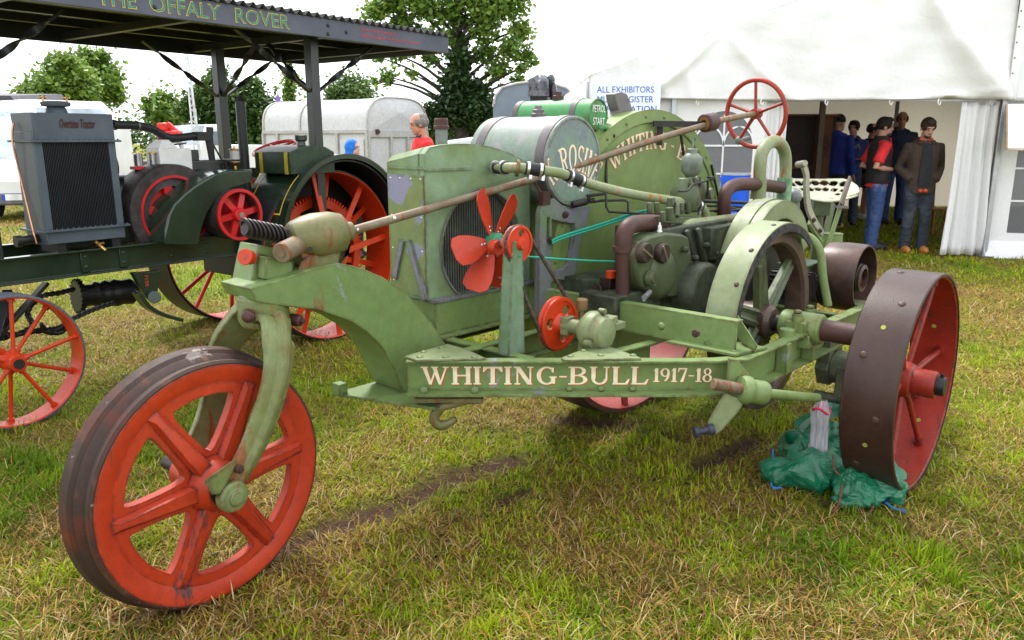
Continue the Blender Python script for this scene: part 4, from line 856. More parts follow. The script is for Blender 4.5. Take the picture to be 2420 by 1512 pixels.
part('crank_handle', MB().lathe([(.001, 0), (.018, 0), (.021, .004), (.021, .012), (.014, .016), (.014, .05), (.02, .055), (.022, .075), (.001, .078)], Yp(1640, 1022, YS - .01), Yp(1683, 1014, YS + .005) - Yp(1640, 1022, YS - .01), 16), plain('blue_black_handle', (.03, .033, .05), .4), hndl)
# green rope tied across the tractor: a thing of its own
rope = MB(); rp = [tl(1304, 575, .16), tl(1330, 563, .18), tl(1420, 535, .22), tl(1495, 510, .30), tl(1535, 502, .38)]
rope.sweep(smooth_path(rp, 5), .0055, 8); rope.sweep(smooth_path([p + V((0, 0, .012)) for p in rp], 5), .0055, 8)
rope.sweep(smooth_path([tl(1228, 604, .43), tl(1280, 609, .30), tl(1400, 616, .38), tl(1500, 619, .50)], 5), .004, 8)
o = part('rope', rope, M['greenrope'], None, sm=60, org=tl(1420, 535, .2)); tag(o, 'thin bright green rope strung across the middle of the pale green tractor', 'rope')
# ================================================================= the dark green canopied tractor behind
U = Fr((-2.618, 3.998), R(-36.5)); UB, UL = U.B, U.L
ot = thing('canopied_tractor', 'dark green antique tractor under a black corrugated canopy with orange wheels and a grey radiator', 'tractor', U.O)
def ul(u, v, l): return U.l(u, v, l)
def upart(name, mb, mat, parent=None, **k): return part(name, mb, mat, parent or ot, **k)
ORG = M['orange2']; DG = M['dgreen']; BK = M['canopy']
# ---- wheels
def spoked(name, c, r, w, nsp, rimmat, spmat, hubr, hublen, flat, lab, stag=.10, rr=.011, cap=True):
    o = upart(name, MB().lathe([(r-.010, 0), (r, -.004), (r, -w+.004), (r-.010, -w), (r-.014, -w), (r-.014, 0)], c, UL, 80, closed=True), rimmat, sm=30, label=lab)
    upart('rim_lining', MB().lathe([(r-.0145, .002), (r-.0145, -w-.002), (r-.022, -w+.002), (r-.022, -.002)], c, UL, 80, closed=True), spmat, o, sm=30)
    upart('hub', MB().lathe([(.001, hublen*.4), (hubr, hublen*.4), (hubr, 0), (hubr*1.35, -.02), (hubr*1.35, -w*.55), (hubr, -w*.6), (hubr, -w-.02), (.001, -w-.02)], c, UL, 26), spmat, o)
    if cap: upart('hub_cap', MB().cyl(c + UL*hublen*.4, c + UL*(hublen*.4+.012), hubr*.62, n=18), M['iron'], o)
    for k in range(nsp):
        a = 2*math.pi*(k + .35)/nsp; e = UB*math.cos(a) + ZU*math.sin(a); s = -.025 if k % 2 == 0 else -w*.55
        p, q = c + e*hubr + UL*s, c + e*(r-.02) + UL*(-w*.25 if k % 2 == 0 else -w*.7)
        m = MB()
        if flat: m.bar(p, q, .045, .012, UL)
        else: m.cyl(p, q, rr, n=10).cyl(q - (q-p).normalized()*.02, q, rr*1.7, n=8).cyl(p, p + (q-p).normalized()*.03, rr*1.7, n=8)
        upart('spoke', m, spmat, o)
    return o
spoked('front_wheel', U.w(.0, .0, .362), .362, .13, 10, M['tyregrey'], ORG, .042, .09, False, 'grey-rimmed front wheel with thin orange spokes')
rwl = spoked('rear_wheel', U.w(2.30, -.13, .645), .645, .30, 16, plain('black_tread', (.02, .02, .022), .5, sc=8), ORG, .11, .10, True, 'tall orange rear wheel with flat spokes and a toothed ring')
gc2 = U.w(2.30, -.32, .645); gm = MB().lathe([(.36, -.03), (.36, .03), (.42, .03), (.42, -.03)], gc2, UL, 80, closed=True)
for k in range(88):
    a = 2*math.pi*k/88; e = UB*math.cos(a) + ZU*math.sin(a); gm.box(gc2 + e*.43, .018, .06, .032, UL.cross(e), UL, e, tx=.55)
for k in range(6):
    a = 2*math.pi*k/6; e = UB*math.cos(a) + ZU*math.sin(a); gm.bar(gc2 + e*.1, gc2 + e*.38, .06, .03, UL)
upart('ring_gear', gm, ORG, rwl, sm=25)
spoked('rear_wheel', U.w(2.25, -1.30, .62), .62, .30, 14, M['black'], M['pulred'], .11, .10, False, 'far rear wheel in red', rr=.016)
# ---- frame
for l in (-.30, -.92): upart('frame_rail', MB().sweep([U.w(-.6, l, .805), U.w(2.55, l, .80)], 1.0, sec=[(-.075, -.004), (-.075, .05), (-.066, .05), (-.062, .006), (.062, .006), (.066, .05), (.075, .05), (.075, -.004)], side=ZU), DG, bev=.002)
for b in (.55, .78): upart('splice_plate', MB().box(U.w(b, -.288, .805), .05, .012, .12, UB, UL), DG, bev=.002)
rvm = rivet_mesh('rivet', DG, .011, .006)
for b in (.55, .78, 1.1, 1.35):
    for z in (.775, .835): inst('rivet', rvm, ot, MX(U.w(b, -.281 if b < .8 else -.294, z), UL))
for b in (.1, .6, 1.6): upart('crossmember', MB().bar(U.w(b, -.95, .80), U.w(b, -.3, .80), .10, .12), DG)
upart('front_axle', MB().bar(U.w(.0, -1.05, .362), U.w(.0, -.05, .362), .06, .06).cyl(U.w(.0, -.55, .36), U.w(.0, -.55, .80), .06, n=16).bar(ul(20, 690, -.45), U.w(.02, -.25, .45), .05, .05).bar(ul(110, 668, -.35), ul(0, 790, -.3), .05, .02), M['canopy'], bev=.004)
# ---- radiator
rb = .355; rw_2 = .455; RL = -.30; RG = M['radgrey']
ra = upart('radiator', MB().box(U.w(rb+rw_2/2, RL-.12, 1.255), rw_2, .235, .60, UB, UL), RG, bev=.004, label='slate grey radiator with dark core')
for z0, z1, nm in ((1.50, 1.655, 'top_tank'), (.925, 1.0, 'bottom_tank')):
    t_ = upart(nm, MB().box(U.w(rb+rw_2/2, RL-.115, (z0+z1)/2), rw_2-.004, .26, z1-z0, UB, UL), RG, ra, bev=.004)
    zz = z0 if nm == 'top_tank' else z1
    upart('flange', MB().box(U.w(rb+rw_2/2, RL-.115, zz), rw_2+.05, .30, .012, UB, UL), RG, t_, bev=.002)
    hb_ = hex_mesh('bolt', RG, .006, .005)
    for i in range(16): inst('bolt', hb_, t_, MX(U.w(rb-.01 + (rw_2+.02)*i/15, RL+.024, zz+.006), ZU))
for b in (rb+.022, rb+rw_2-.022): upart('side_post', MB().box(U.w(b, RL+.004, 1.25), .042, .012, .50, UB, UL), RG, ra, bev=.002)
upart('core', MB().box(U.w(rb+rw_2/2, RL-.002, 1.25), rw_2-.09, .008, .49, UB, UL), M['black'], ra)
cf = MB()
for i in range(40): cf.box(U.w(rb+.05 + (rw_2-.10)*i/39, RL+.006, 1.25), .0035, .010, .485, UB, UL)
tag(upart('fins', cf, plain('dark_core_fins', (.016, .017, .020), .45), ra, sm=0), kind='stuff')
fc3 = U.w(rb+.19, RL-.1, 1.655)
upart('filler_cap', MB().lathe([(.06, 0), (.05, .03), (.046, .035), (.075, .04), (.078, .05), (.078, .062), (.055, .068), (.05, .062), (.001, .062)], fc3, ZU, 22), RG, ra)
for s_ in (-.065, .065):
    upart('wing_nut', MB().cyl(fc3 + UB*s_ + ZU*.05, fc3 + UB*s_ + ZU*.082, .006, n=8).ell(fc3 + UB*(s_-.012) + ZU*.088, .010, .004, .010).ell(fc3 + UB*(s_+.012) + ZU*.088, .010, .004, .010), M['brass'], ra)
tw = MB(); sans(tw, 'Overtime Tractor', U.w(rb+.145, RL+.018, 1.572), UB, ZU, .20, .052, shear=.3, off=.02, lift=.0015)
upart('lettering', tw, plain('brown_script', (.06, .012, .008), .5, bump=0), ra, sm=0, fix=False)
upart('drain_cock', MB().cyl(U.w(.63, RL+.0, .915), U.w(.64, RL+.04, .885), .010, n=10).bar(U.w(.625, RL+.03, .905), U.w(.665, RL+.03, .907), .006, .010).cyl(U.w(.64, RL+.035, .89), U.w(.655, RL+.06, .865), .009, n=8), M['brass'], ra)
upart('overflow_pipe', MB().sweep(smooth_path([U.w(rb-.012, RL-.18, 1.60), U.w(rb-.03, RL-.18, 1.50), U.w(rb-.014, RL-.17, 1.25), U.w(rb-.02, RL-.1, 1.02), U.w(rb-.03, RL-.05, .93)], 4), .006, 8), M['copper'], ra)
upart('outlet_stub', MB().cyl(U.w(rb+.02, RL-.1, .955), U.w(rb-.10, RL-.1, .95), .026, n=14).cyl(U.w(rb-.09, RL-.1, .95), U.w(rb-.12, RL-.1, .95), .034, n=14), M['canopy'], ra)
for b in (.08, .40): upart('radiator_foot', MB().box(U.w(rb+b, RL-.1, .90), .05, .2, .06, UB, UL), M['canopy'], ra)
hz = [ul(264, 294, -.38), ul(285, 295, -.40), ul(325, 297, -.44), ul(360, 305, -.48), ul(390, 322, -.5), ul(415, 326, -.5), ul(468, 320, -.5)]
ho = upart('top_hose', MB().sweep(smooth_path(hz, 5), .026, 14), M['rubber'], label='black cooling hose from radiator top')
for u in (270, 322): p = ul(u, 295 + (u-270)*.04, -.40 if u < 300 else -.44); upart('hose_clamp', MB().lathe([(.026, -.007), (.031, -.007), (.031, .007), (.026, .007)], p, hz[2]-hz[0], 18, closed=True), plain('dull_clamp', (.20, .18, .13), .4, .7), ho)
upart('hose_bracket', MB().box(ul(476, 322, -.5), .10, .06, .06, UB, UL).cyl(ul(495, 305, -.5), ul(505, 405, -.5), .018, n=12).cyl(ul(495, 300, -.5), ul(496, 318, -.5), .024, n=12), M['canopy'])
# ---- flywheel, belt pulley and guards
fy_ = U.w(1.185, -.34, 1.045); upf = MB().lathe([(.305, 0), (.31, -.01), (.31, -.20), (.30, -.21), (.235, -.21), (.235, .0)], fy_, UL, 64, closed=True)
IRN = plain('worn_flywheel_grey', (.060, .052, .050), .42, .3, sc=7, var=.35)
of = upart('flywheel', upf, IRN, sm=30, label='dark grey flywheel with red centre')
upart('red_ring', MB().lathe([(.238, .004), (.238, -.02), (.222, -.02), (.222, .004)], fy_, UL, 56, closed=True), M['pulred'], of)
upart('inner_rim', MB().lathe([(.222, -.02), (.222, -.03), (.17, -.03), (.17, -.02)], fy_, UL, 48, closed=True), IRN, of)
upart('web', MB().lathe([(.172, -.06), (.172, -.075), (.001, -.075), (.001, -.06)], fy_, UL, 40), M['pulred'], of)
for k in range(5):
    a = R(72*k + 28); e = UB*math.cos(a) + ZU*math.sin(a); upart('spoke', MB().bar(fy_ + e*.03 + UL*-.04, fy_ + e*.20 + UL*-.035, .055, .03, UL), M['pulred'], of)
py_ = U.w(1.50, -.10, 1.02); op = upart('belt_pulley', MB().lathe([(.160, 0), (.168, -.003), (.171, -.10), (.168, -.19), (.155, -.19), (.155, 0)], py_, UL, 56, closed=True), plain('pulley_drum', (.075, .065, .062), .38, .4, sc=5, var=.35), sm=30, label='belt pulley with red spoked face')
upart('red_ring', MB().lathe([(.171, .004), (.171, -.012), (.150, -.012), (.150, .004)], py_, UL, 48, closed=True).lathe([(.154, -.12), (.154, -.13), (.001, -.13), (.001, -.12)], py_, UL, 40), M['pulred'], op)
for k in range(6):
    a = R(60*k + 10); e = UB*math.cos(a) + ZU*math.sin(a); upart('spoke', MB().bar(py_ + e*.03 + UL*-.03, py_ + e*.158 + UL*-.04, .040, .022, UL), M['pulred'], op)
upart('hub', MB().lathe([(.001, .012), (.040, .012), (.046, .004), (.05, -.06), (.001, -.06)], py_, UL, 24), M['pulred'], op)
upart('shaft_end', MB().cyl(py_, py_ + UL*.016, .018, n=16), plain('shaft_grey', (.25, .25, .24), .4, .6), op)
oc_ = [(390, 578), (391, 545), (398, 510), (412, 482), (440, 455), (470, 432), (500, 414), (540, 402), (600, 400), (597, 430), (560, 440), (520, 462), (493, 500), (478, 540), (472, 580)]
upart('chain_cover', MB().prism([ul(u, v, -.16) for u, v in oc_], UL*-.30), DG, sm=50, bev=.012, label='glossy dark green curved cover')
# fender
fo_ = U.w(2.36, 0, .80); FRD = .60
fd = upart('fender', MB().lathe([(FRD, .0), (FRD, -.50), (FRD-.008, -.50), (FRD-.008, -.03), (FRD-.03, -.03), (FRD-.03, 0)], fo_, UL, 56, a0=R(8), a1=R(168), closed=True, x=UB), DG, sm=30, label='dark green fender with a thin yellow line')
ln = MB()
for h in (-.07, -.43): ln.lathe([(FRD+.0015, h), (FRD+.0015, h-.008), (FRD, h-.008), (FRD, h)], fo_, UL, 24, a0=R(120), a1=R(160), closed=True, x=UB)
ln.lathe([(FRD+.0015, -.07), (FRD+.0015, -.438), (FRD, -.438), (FRD, -.07)], fo_, UL, 2, a0=R(160), a1=R(161), closed=True, x=UB)
upart('pin_stripe', ln, M['gold'], fd, sm=0)
upart('fender_rim', MB().lathe([(FRD+.006, .004), (FRD+.006, -.012), (FRD-.012, -.012), (FRD-.012, .004)], fo_, UL, 56, a0=R(8), a1=R(168), closed=True, x=UB), DG, fd)
upart('fender_lining', MB().lathe([(FRD-.04, -.02), (FRD-.04, -.48), (FRD-.05, -.48), (FRD-.05, -.02)], fo_, UL, 40, a0=R(8), a1=R(168), closed=True, x=UB), M['black'], fd)
upart('inner_shield', MB().lathe([(FRD-.01, -.49), (FRD-.01, -.5), (.001, -.5), (.001, -.49)], fo_, UL, 40), M['black'], fd)
# fuel tank on the fender
tm = MB(); tb0, tb1 = 1.90, 2.30
prof_t = [(tb0, 1.27), (tb1, 1.27), (tb1, 1.42), (tb1-.08, 1.455), ((tb0+tb1)/2, 1.468), (tb0+.10, 1.455), (tb0, 1.42)]
tm.prism([U.w(b, -.06, z) for b, z in prof_t], UL*-.40)
ft = upart('fuel_tank', tm, plain('tank_dark_green', (.022, .042, .024), .35, sc=30, var=.2), sm=30, bev=.006, label='dark green tank with two yellow straps')
for l in (-.10, -.38): upart('strap', MB().box(U.w(tb0-.005, l, 1.345), .006, .032, .15, UB, UL), plain('brass_strap', (.50, .38, .04), .35, .3), ft)
upart('filler_cap', MB().lathe([(.034, 0), (.03, .03), (.045, .04), (.045, .075), (.001, .078)], U.w(2.10, -.18, 1.462), ZU, 8), M['dgreen'], ft, sm=20)
sc3 = ul(650, 350, -.75); wsm = MB(); nz = (ZU + UB*-.35).normalized(); e1, e2 = perp(nz)
wsm.sweep([sc3 + e1*(.17*math.cos(2*math.pi*i/40)) + e2*(.17*math.sin(2*math.pi*i/40)) for i in range(40)], .014, 9, closed=True)
for k in range(4): wsm.cyl(sc3, sc3 + e1*(.165*math.cos(R(90*k+30))) + e2*(.165*math.sin(R(90*k+30))), .009, n=8)
wsm.cyl(sc3, sc3 - nz*.4, .014, n=10)
upart('steering_wheel', wsm, M['pulred'], sm=50)
sk = ul(578, 385, -.5); skz = ul(578, 242, -.5).z
upart('exhaust_stack', MB().cyl(V((sk.x, sk.y, 1.1)), V((sk.x, sk.y, skz)), .034, n=20).cyl(V((sk.x, sk.y, skz+.004)), V((sk.x, sk.y, skz+.05)), .050, .004, 4), M['canopy'], sm=25)
oi = ul(556, 392, -.42); oz = MB()
og = upart('oiler', MB().lathe([(.001, .018), (.03, .018), (.03, .075), (.001, .075)], oi + V((0, 0, .03)), ZU, 18), plain('oiler_glass', (.45, .45, .43), .15), sm=30)
upart('oiler_cap', MB().lathe([(.001, .106), (.033, .106), (.034, .112), (.03, .118), (.008, .12), (.006, .135), (.001, .135)], oi, ZU, 18).lathe([(.001, 0), (.034, .02), (.036, .03), (.001, .03)], oi, ZU, 18).cyl(oi, oi + V((0, 0, -.06)), .012, n=10), M['brass'], og)
# engine lump behind the flywheel
en = MB(); ec = U.w(1.0, -.72, 1.10)
en.cyl(U.w(.70, -.62, 1.13), U.w(1.30, -.62, 1.13), .16, n=24).cyl(U.w(.66, -.58, 1.34), U.w(.92, -.58, 1.34), .10, n=22).box(U.w(1.55, -.68, 1.16), .65, .40, .42, UB, UL).box(U.w(1.38, -.60, 1.36), .22, .2, .16, UB, UL)
en.box(U.w(1.1, -.65, .93), 1.2, .5, .12, UB, UL).cyl(U.w(.85, -.50, 1.0), U.w(1.35, -.50, 1.0), .09, n=18)
for i in range(4): en.bar(U.w(.75+.02*i, -.42, .96+.035*i), U.w(1.05, -.42, .955+.035*i), .02, .02)
engo = upart('engine', en, plain('engine_black_green', (.017, .022, .018), .3, sc=8, var=.3), sm=45, bev=.01)
for u in (328, 363):
    p = ul(u, 392, -.5); upart('priming_cup', MB().lathe([(.001, 0), (.028, 0), (.028, .075), (.001, .075)], p, ZU, 16), plain('cup_steel', (.35, .35, .35), .25, .8), engo); upart('cup_lid', MB().lathe([(.001, 0), (.034, 0), (.034, .008), (.001, .010)], p + V((0, 0, .078)), ZU, 16), M['brass'], engo)
    upart('red_saddle', MB().box(p + V((0, 0, -.012)), .09, .06, .02, UB, UL).cyl(p, p + V((0, 0, -.10)), .014, n=8), M['pulred'], engo)
upart('fuel_pipe', MB().sweep(smooth_path([ul(455, 400, -.5), ul(480, 399, -.5), ul(508, 399, -.5), ul(513, 405, -.5), ul(514, 445, -.5)], 4), .006, 8), M['copper'], engo)
upart('brass_disc', MB().cyl(ul(427, 399, -.55), ul(427, 399, -.54), .03, n=18), M['brass'], engo)
upart('governor_rods', MB().cyl(ul(440, 338, -.5), ul(390, 345, -.5), .005, n=6).cyl(ul(500, 335, -.5), ul(553, 430, -.5), .006, n=6).bar(ul(540, 425, -.45), ul(532, 385, -.45), .018, .012).bar(ul(552, 425, -.45), ul(562, 390, -.45), .018, .012).cyl(ul(490, 330, -.5), ul(507, 420, -.5), .016, n=10), M['iron'], engo)
# underside: winch drum, bracket, spring band, chain
dr = MB(); d0, d1 = U.w(.62, -.62, .545), U.w(1.05, -.58, .525); dd_ = (d1-d0).normalized()
dr.lathe([(.001, 0), (.095, 0), (.095, .03), (.07, .035), (.07, .10), (.085, .12), (.075, .15), (.088, .18), (.078, .21), (.09, .24), (.08, .28), (.085, .34), (.05, .38), (.001, .42)], d0, dd_, 24)
for k in range(22):
    a = 2*math.pi*k/22; x_, y_ = perp(dd_); e = x_*math.cos(a) + y_*math.sin(a); dr.box(d0 + dd_*.015 + e*.102, .014, .03, .02, dd_.cross(e), dd_, e, tx=.5)
upart('winch_drum', dr, M['black'], sm=30)
upart('frame_bracket', MB().prism([ul(u, v, -.28) for u, v in ((315, 645), (378, 640), (372, 700), (360, 712), (345, 700))], UL*-.05).cyl(ul(365, 702, -.28), ul(365, 702, -.24), .04, n=18).sweep(smooth_path([ul(322, 690, -.3), ul(345, 722, -.3), ul(380, 742, -.3), ul(425, 755, -.3)], 4), [(.045, .012)]*13, sec=[(-1, -1), (1, -1), (1, 1), (-1, 1)], side=UL), DG, bev=.003)
upart('gearbox', MB().box(U.w(1.95, -.62, .66), .55, .5, .24, UB, UL).box(U.w(2.2, -.75, .52), .3, .5, .22, UB, UL), M['black'], bev=.01)
num = MB(); sans(num, '715R', ul(341, 650, -.26), ZU*-1, UB, .075, .022, lift=.001); upart('lettering', num, M['redpaint'], sm=0, fix=False)
ch = MB(); cpts = smooth_path([ul(268, 716, -.35), ul(235, 726, -.3), ul(200, 740, -.25), ul(165, 757, -.2), ul(140, 775, -.2), ul(110, 780, -.22), ul(60, 785, -.25), ul(0, 800, -.3)], 6)
cpts2 = smooth_path([ul(172, 684, -.5), ul(140, 692, -.45), ul(100, 700, -.4), ul(66, 735, -.35), ul(75, 770, -.3), ul(40, 790, -.3), ul(-10, 790, -.3)], 6)
cpts3 = smooth_path([ul(150, 750, -.2), ul(155, 772, -.2), ul(140, 785, -.2), ul(110, 783, -.2), ul(100, 770, -.2)], 4)
for cc_ in (cpts, cpts2, cpts3):
    acc = 0; k = 0
    for i in range(1, len(cc_)):
        seg_ = cc_[i] - cc_[i-1]; n_ = max(1, int(seg_.length/.034))
        for j in range(n_):
            p = cc_[i-1] + seg_*((j+.5)/n_); t = seg_.normalized(); x_, y_ = perp(t); s_ = x_ if k % 2 else y_; k += 1
            ch.sweep([p + t*(.022*math.cos(R(a))) + s_*(.012*math.sin(R(a))) for a in range(0, 360, 45)], .0065, 5, closed=True)
tag(upart('steering_chain', ch, M['black'], sm=60), kind='stuff')
# ---- canopy
cz = 2.19; fz = 2.315; r0, r1 = -.75, 3.47; lF, lK = .03, -1.72
def roofz(l): return fz + .012 + .0*(l)
cm2 = MB(); NW = 58; per = (r1-r0)/NW; vs, fs = [], []; KS = 8; LS = [lF+.035, -.3, -.8, -1.3, lK-.03]
for i in range(NW*KS+1):
    b = r0 + (r1-r0)*i/(NW*KS)
    for l in LS: vs.append(U.w(b, l, fz + .016 + .016*math.sin(2*math.pi*i/KS)))
nl = len(LS)
fs = [(i*nl+j, (i+1)*nl+j, (i+1)*nl+j+1, i*nl+j+1) for i in range(NW*KS) for j in range(nl-1)]
can = upart('canopy_roof', MB().add(vs, fs), plain('roof_sheet', (.06, .06, .058), .5, sc=4, var=.25), sm=60, fix=False, label='black corrugated sheet roof')
can.modifiers.new('thick', 'SOLIDIFY').thickness = .004
fa = upart('fascia', MB().box(U.w((r0+r1)/2, lF, (cz+fz)/2), r1-r0, .030, fz-cz, UB, UL), M['fascia'], bev=.003, label='slate grey name board with green and yellow letters')
upart('fascia', MB().box(U.w((r0+r1)/2, lK, (cz+fz)/2), r1-r0, .030, fz-cz, UB, UL), M['canopy'], bev=.003)
for b in (r0, r1): upart('end_board', MB().box(U.w(b, (lF+lK)/2, (cz+fz)/2+.002), .028, lF-lK-.03, fz-cz-.004, UB, UL), M['fascia'], bev=.003)
for l in (-.42, -.85, -1.30): upart('purlin', MB().bar(U.w(r0+.02, l, fz-.035), U.w(r1-.02, l, fz-.035), .045, .05), BK)
for b in (.25, 1.25, 2.27, 3.2): upart('rafter', MB().bar(U.w(b, lF-.02, fz-.085), U.w(b, lK+.02, fz-.085), .045, .05), BK)
fx = lF + .016
def fzed(u, v): return U.l(u, v, fx)
def fline(s, u0, v0, u1, v1, h, mats, off=(0, .010)):
    p, q = fzed(u0, v0), fzed(u1, v1); z = cz + .028
    return p, q
for s, u0, u1 in (('THE', 234, 326), ('OFFALY', 357, 522), ('ROVER', 557, 684)):
    p, q = fzed(u0, 40), fzed(u1, 60); x0, x1 = U.loc(p)[0], U.loc(q)[0]
    a_, b_ = MB(), MB(); o_ = U.w(x0, fx, cz + .026)
    sans(a_, s, o_ - UB*.004 - ZU*.004, UB, ZU, x1-x0+.008, .088, off=.018, lift=.001); sans(b_, s, o_, UB, ZU, x1-x0, .080, off=.0, lift=.002)
    upart('lettering', a_, M['gold'], fa, sm=0, fix=False); upart('lettering', b_, M['teal'], fa, sm=0, fix=False)
rl_ = MB(); x0 = U.loc(fzed(853, 90))[0]; x1 = U.loc(fzed(990, 110))[0]
sans(rl_, 'Restored & Owned by', U.w(x0, fx, cz + .074), UB, ZU, (x1-x0)*.60, .026, shear=.3, lift=.001); sans(rl_, 'Billy Donegan, Nenagh, Co. Limerick', U.w(x0+.01, fx, cz + .034), UB, ZU, x1-x0, .024, shear=.3, lift=.001)
upart('lettering', rl_, plain('red_script', (.62, .04, .05), .5, bump=0), fa, sm=0, fix=False)
fb = rivet_mesh('bolt', M['canopy'], .014, .008)
for u, v in ((365, 17), (775, 60), (775, 80), (818, 76)): inst('bolt', fb, fa, MX(fzed(u, v), UL))
posts = [(2.27, -.22), (2.27, -1.36), (.09, -.33), (.09, -1.40)]
for b, l in posts: upart('post', MB().bar(U.w(b, l, .86 if b < 1 else .95), U.w(b, l, fz-.10), .075, .075, UL), plain('post_black_green', (.016, .020, .018), .3, sc=8), bev=.004)
upart('post', MB().bar(U.w(.0, -.28, .88), U.w(-.06, -.28, 1.5), .07, .05, UL), M['canopy'], bev=.003)
def twist(p, q, turns=2.0, w=.020):
    p, q = V(p), V(q); N = 48; t = (q-p).normalized(); x_, y_ = perp(t); ps, sd = [], []
    for i in range(N+1):
        f = i/N; g_ = max(0, min(1, (f-.25)/.6)); a = math.pi*turns*g_; ps.append(p + (q-p)*f); sd.append(x_*math.cos(a) + y_*math.sin(a))
    return MB().sweep(ps, [(w, .006)]*(N+1), sec=[(-1, -1), (1, -1), (1, 1), (-1, 1)], side=sd)
zt2 = fz - .10
for b, l in posts[:2]:
    for db, dl in ((.62, 0), (-.62, 0), (0, -.5 if l > -.5 else .5)):
        upart('twisted_brace', twist(U.w(b, l, 1.82), U.w(b+db, l+dl, zt2)), BK)
upart('twisted_brace', twist(U.w(.09, -.33, 1.82), U.w(.62, -.33, zt2)), BK); upart('twisted_brace', twist(U.w(.09, -.33, 1.82), U.w(.09, .0, zt2)), BK); upart('twisted_brace', twist(U.w(.09, -.28, .95), U.w(.03, -.28, 1.35), 3), BK)
# white plastic can standing on the engine: its own thing
jc = ul(398, 402, -.52); jm = MB(); jz = ul(398, 330, -.52).z - jc.z
jm.hexa([jc + UB*x + UL*y for x, y in ((-.10, -.08), (.13, -.08), (.13, .08), (-.10, .08))], [jc + UB*x + UL*y + ZU*(jz*.72) for x, y in ((-.10, -.08), (.13, -.08), (.13, .08), (-.10, .08))])
jm.hexa([jc + UB*x + UL*y + ZU*(jz*.72) for x, y in ((-.10, -.08), (.04, -.08), (.04, .08), (-.10, .08))], [jc + UB*x + UL*y + ZU*jz for x, y in ((-.055, -.04), (.0, -.04), (.0, .04), (-.055, .04))])
jm.sweep(smooth_path([jc + UB*.02 + ZU*(jz*.95), jc + UB*.09 + ZU*(jz*.93), jc + UB*.115 + ZU*(jz*.72)], 4), .016, 8)
t_ = thing('plastic_can', 'white plastic jerrycan with red cap standing on the dark tractor engine', 'jerrycan', jc)
part('can_body', jm, plain('cloudy_plastic', (.62, .62, .60), .4, sc=10, var=.05), t_, sm=40, bev=.012); part('cap', MB().cyl(jc + UB*-.028 + ZU*jz, jc + UB*-.028 + ZU*(jz+.028), .026, n=14), M['pulred'], t_)
# ================================================================= the marquee
FAB = NT('tent_fabric'); v_ = FAB.obj(); n1 = FAB.noise(.9, 6, .6, v_, .6); FAB.col(FAB.ramp(n1, .3, .75, (.84, .84, .85, 1), (.88, .88, .89, 1)))
FAB.set(Roughness=.55); FAB.bump(FAB.mix(.5, FAB.noise(2.2, 7, .62, v_, 1.2), FAB.noise(14, 4, .6, v_), 'ADD'), .35, .04)
tr_ = FAB.n('ShaderNodeBsdfTranslucent'); tr_.inputs[0].default_value = (.80, .76, .68, 1); ms_ = FAB.n('ShaderNodeMixShader'); ms_.inputs[0].default_value = .22
FAB.l(FAB.bsdf.outputs[0], ms_.inputs[1]); FAB.l(tr_.outputs[0], ms_.inputs[2]); FAB.l(ms_.outputs[0], FAB.out.inputs[0]); FABRIC = FAB.m
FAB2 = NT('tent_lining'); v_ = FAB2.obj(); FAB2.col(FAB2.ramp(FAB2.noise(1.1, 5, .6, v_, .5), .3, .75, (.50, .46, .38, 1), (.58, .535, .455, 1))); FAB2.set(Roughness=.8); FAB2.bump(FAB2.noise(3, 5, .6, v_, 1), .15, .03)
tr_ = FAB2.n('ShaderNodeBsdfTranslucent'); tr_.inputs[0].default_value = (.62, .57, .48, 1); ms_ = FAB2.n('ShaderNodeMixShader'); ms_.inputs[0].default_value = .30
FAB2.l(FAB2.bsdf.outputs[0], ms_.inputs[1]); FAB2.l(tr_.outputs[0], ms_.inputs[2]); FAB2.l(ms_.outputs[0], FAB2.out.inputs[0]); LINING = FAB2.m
ALU = plain('aluminium_pole', (.42, .43, .45), .4, .8, sc=10, var=.08)
YT = 10.25; TX0, TX1, EZ = .96, 6.14, 1.985
tent = thing('marquee', 'large white marquee tent with open front and gathered door curtains', 'tent', (TX1, YT, 0))
def tpart(name, mb, mat, **k): return part(name, mb, mat, tent, **k)
PK = 8.2; SL = .352                          # gable peak x, roof slope
def gz(x): return 2.27 + SL*(x - TX0) if x < PK else 2.27 + SL*(PK - TX0) - SL*(x - PK)
def crease(x, z):
    """folds that fall from two points of the roof line and swing out towards the eave"""
    y = 0
    for px, pz, dx, w, a in ((2.55, 2.86, -.95, .10, .05), (2.62, 2.86, .85, .12, .06), (4.85, 3.62, 1.25, .17, .13), (4.80, 3.60, -.5, .25, .04), (1.75, 2.55, .18, .06, .03), (1.35, 2.42, .12, .05, .03), (2.05, 2.65, .22, .05, .025), (6.05, 2.1, -1.2, .16, .05), (5.6, 3.2, .5, .2, .04)):
        t = (pz - z)/(pz - EZ + .001)
        if -.15 < t: c = px + dx*max(0, t)**1.35; ww = w*(.45 + .9*max(0, t)); y += -a*math.exp(-((x-c)/ww)**2)*min(1, .35 + t)
    return y + .016*math.sin(3.1*x + 2*z) + .009*math.sin(9*x - 5*z) + .003*math.sin(17*z + 2.5*math.sin(2.1*x)) + .0012*math.sin(31*z + 4*math.sin(1.3*x+1))
def sheet(fn, nx, nz): 
    vs = [fn(i/nx, j/nz) for j in range(nz+1) for i in range(nx+1)]; w = nx+1
    return MB().add(vs, [(j*w+i, j*w+i+1, (j+1)*w+i+1, (j+1)*w+i) for j in range(nz) for i in range(nx)])
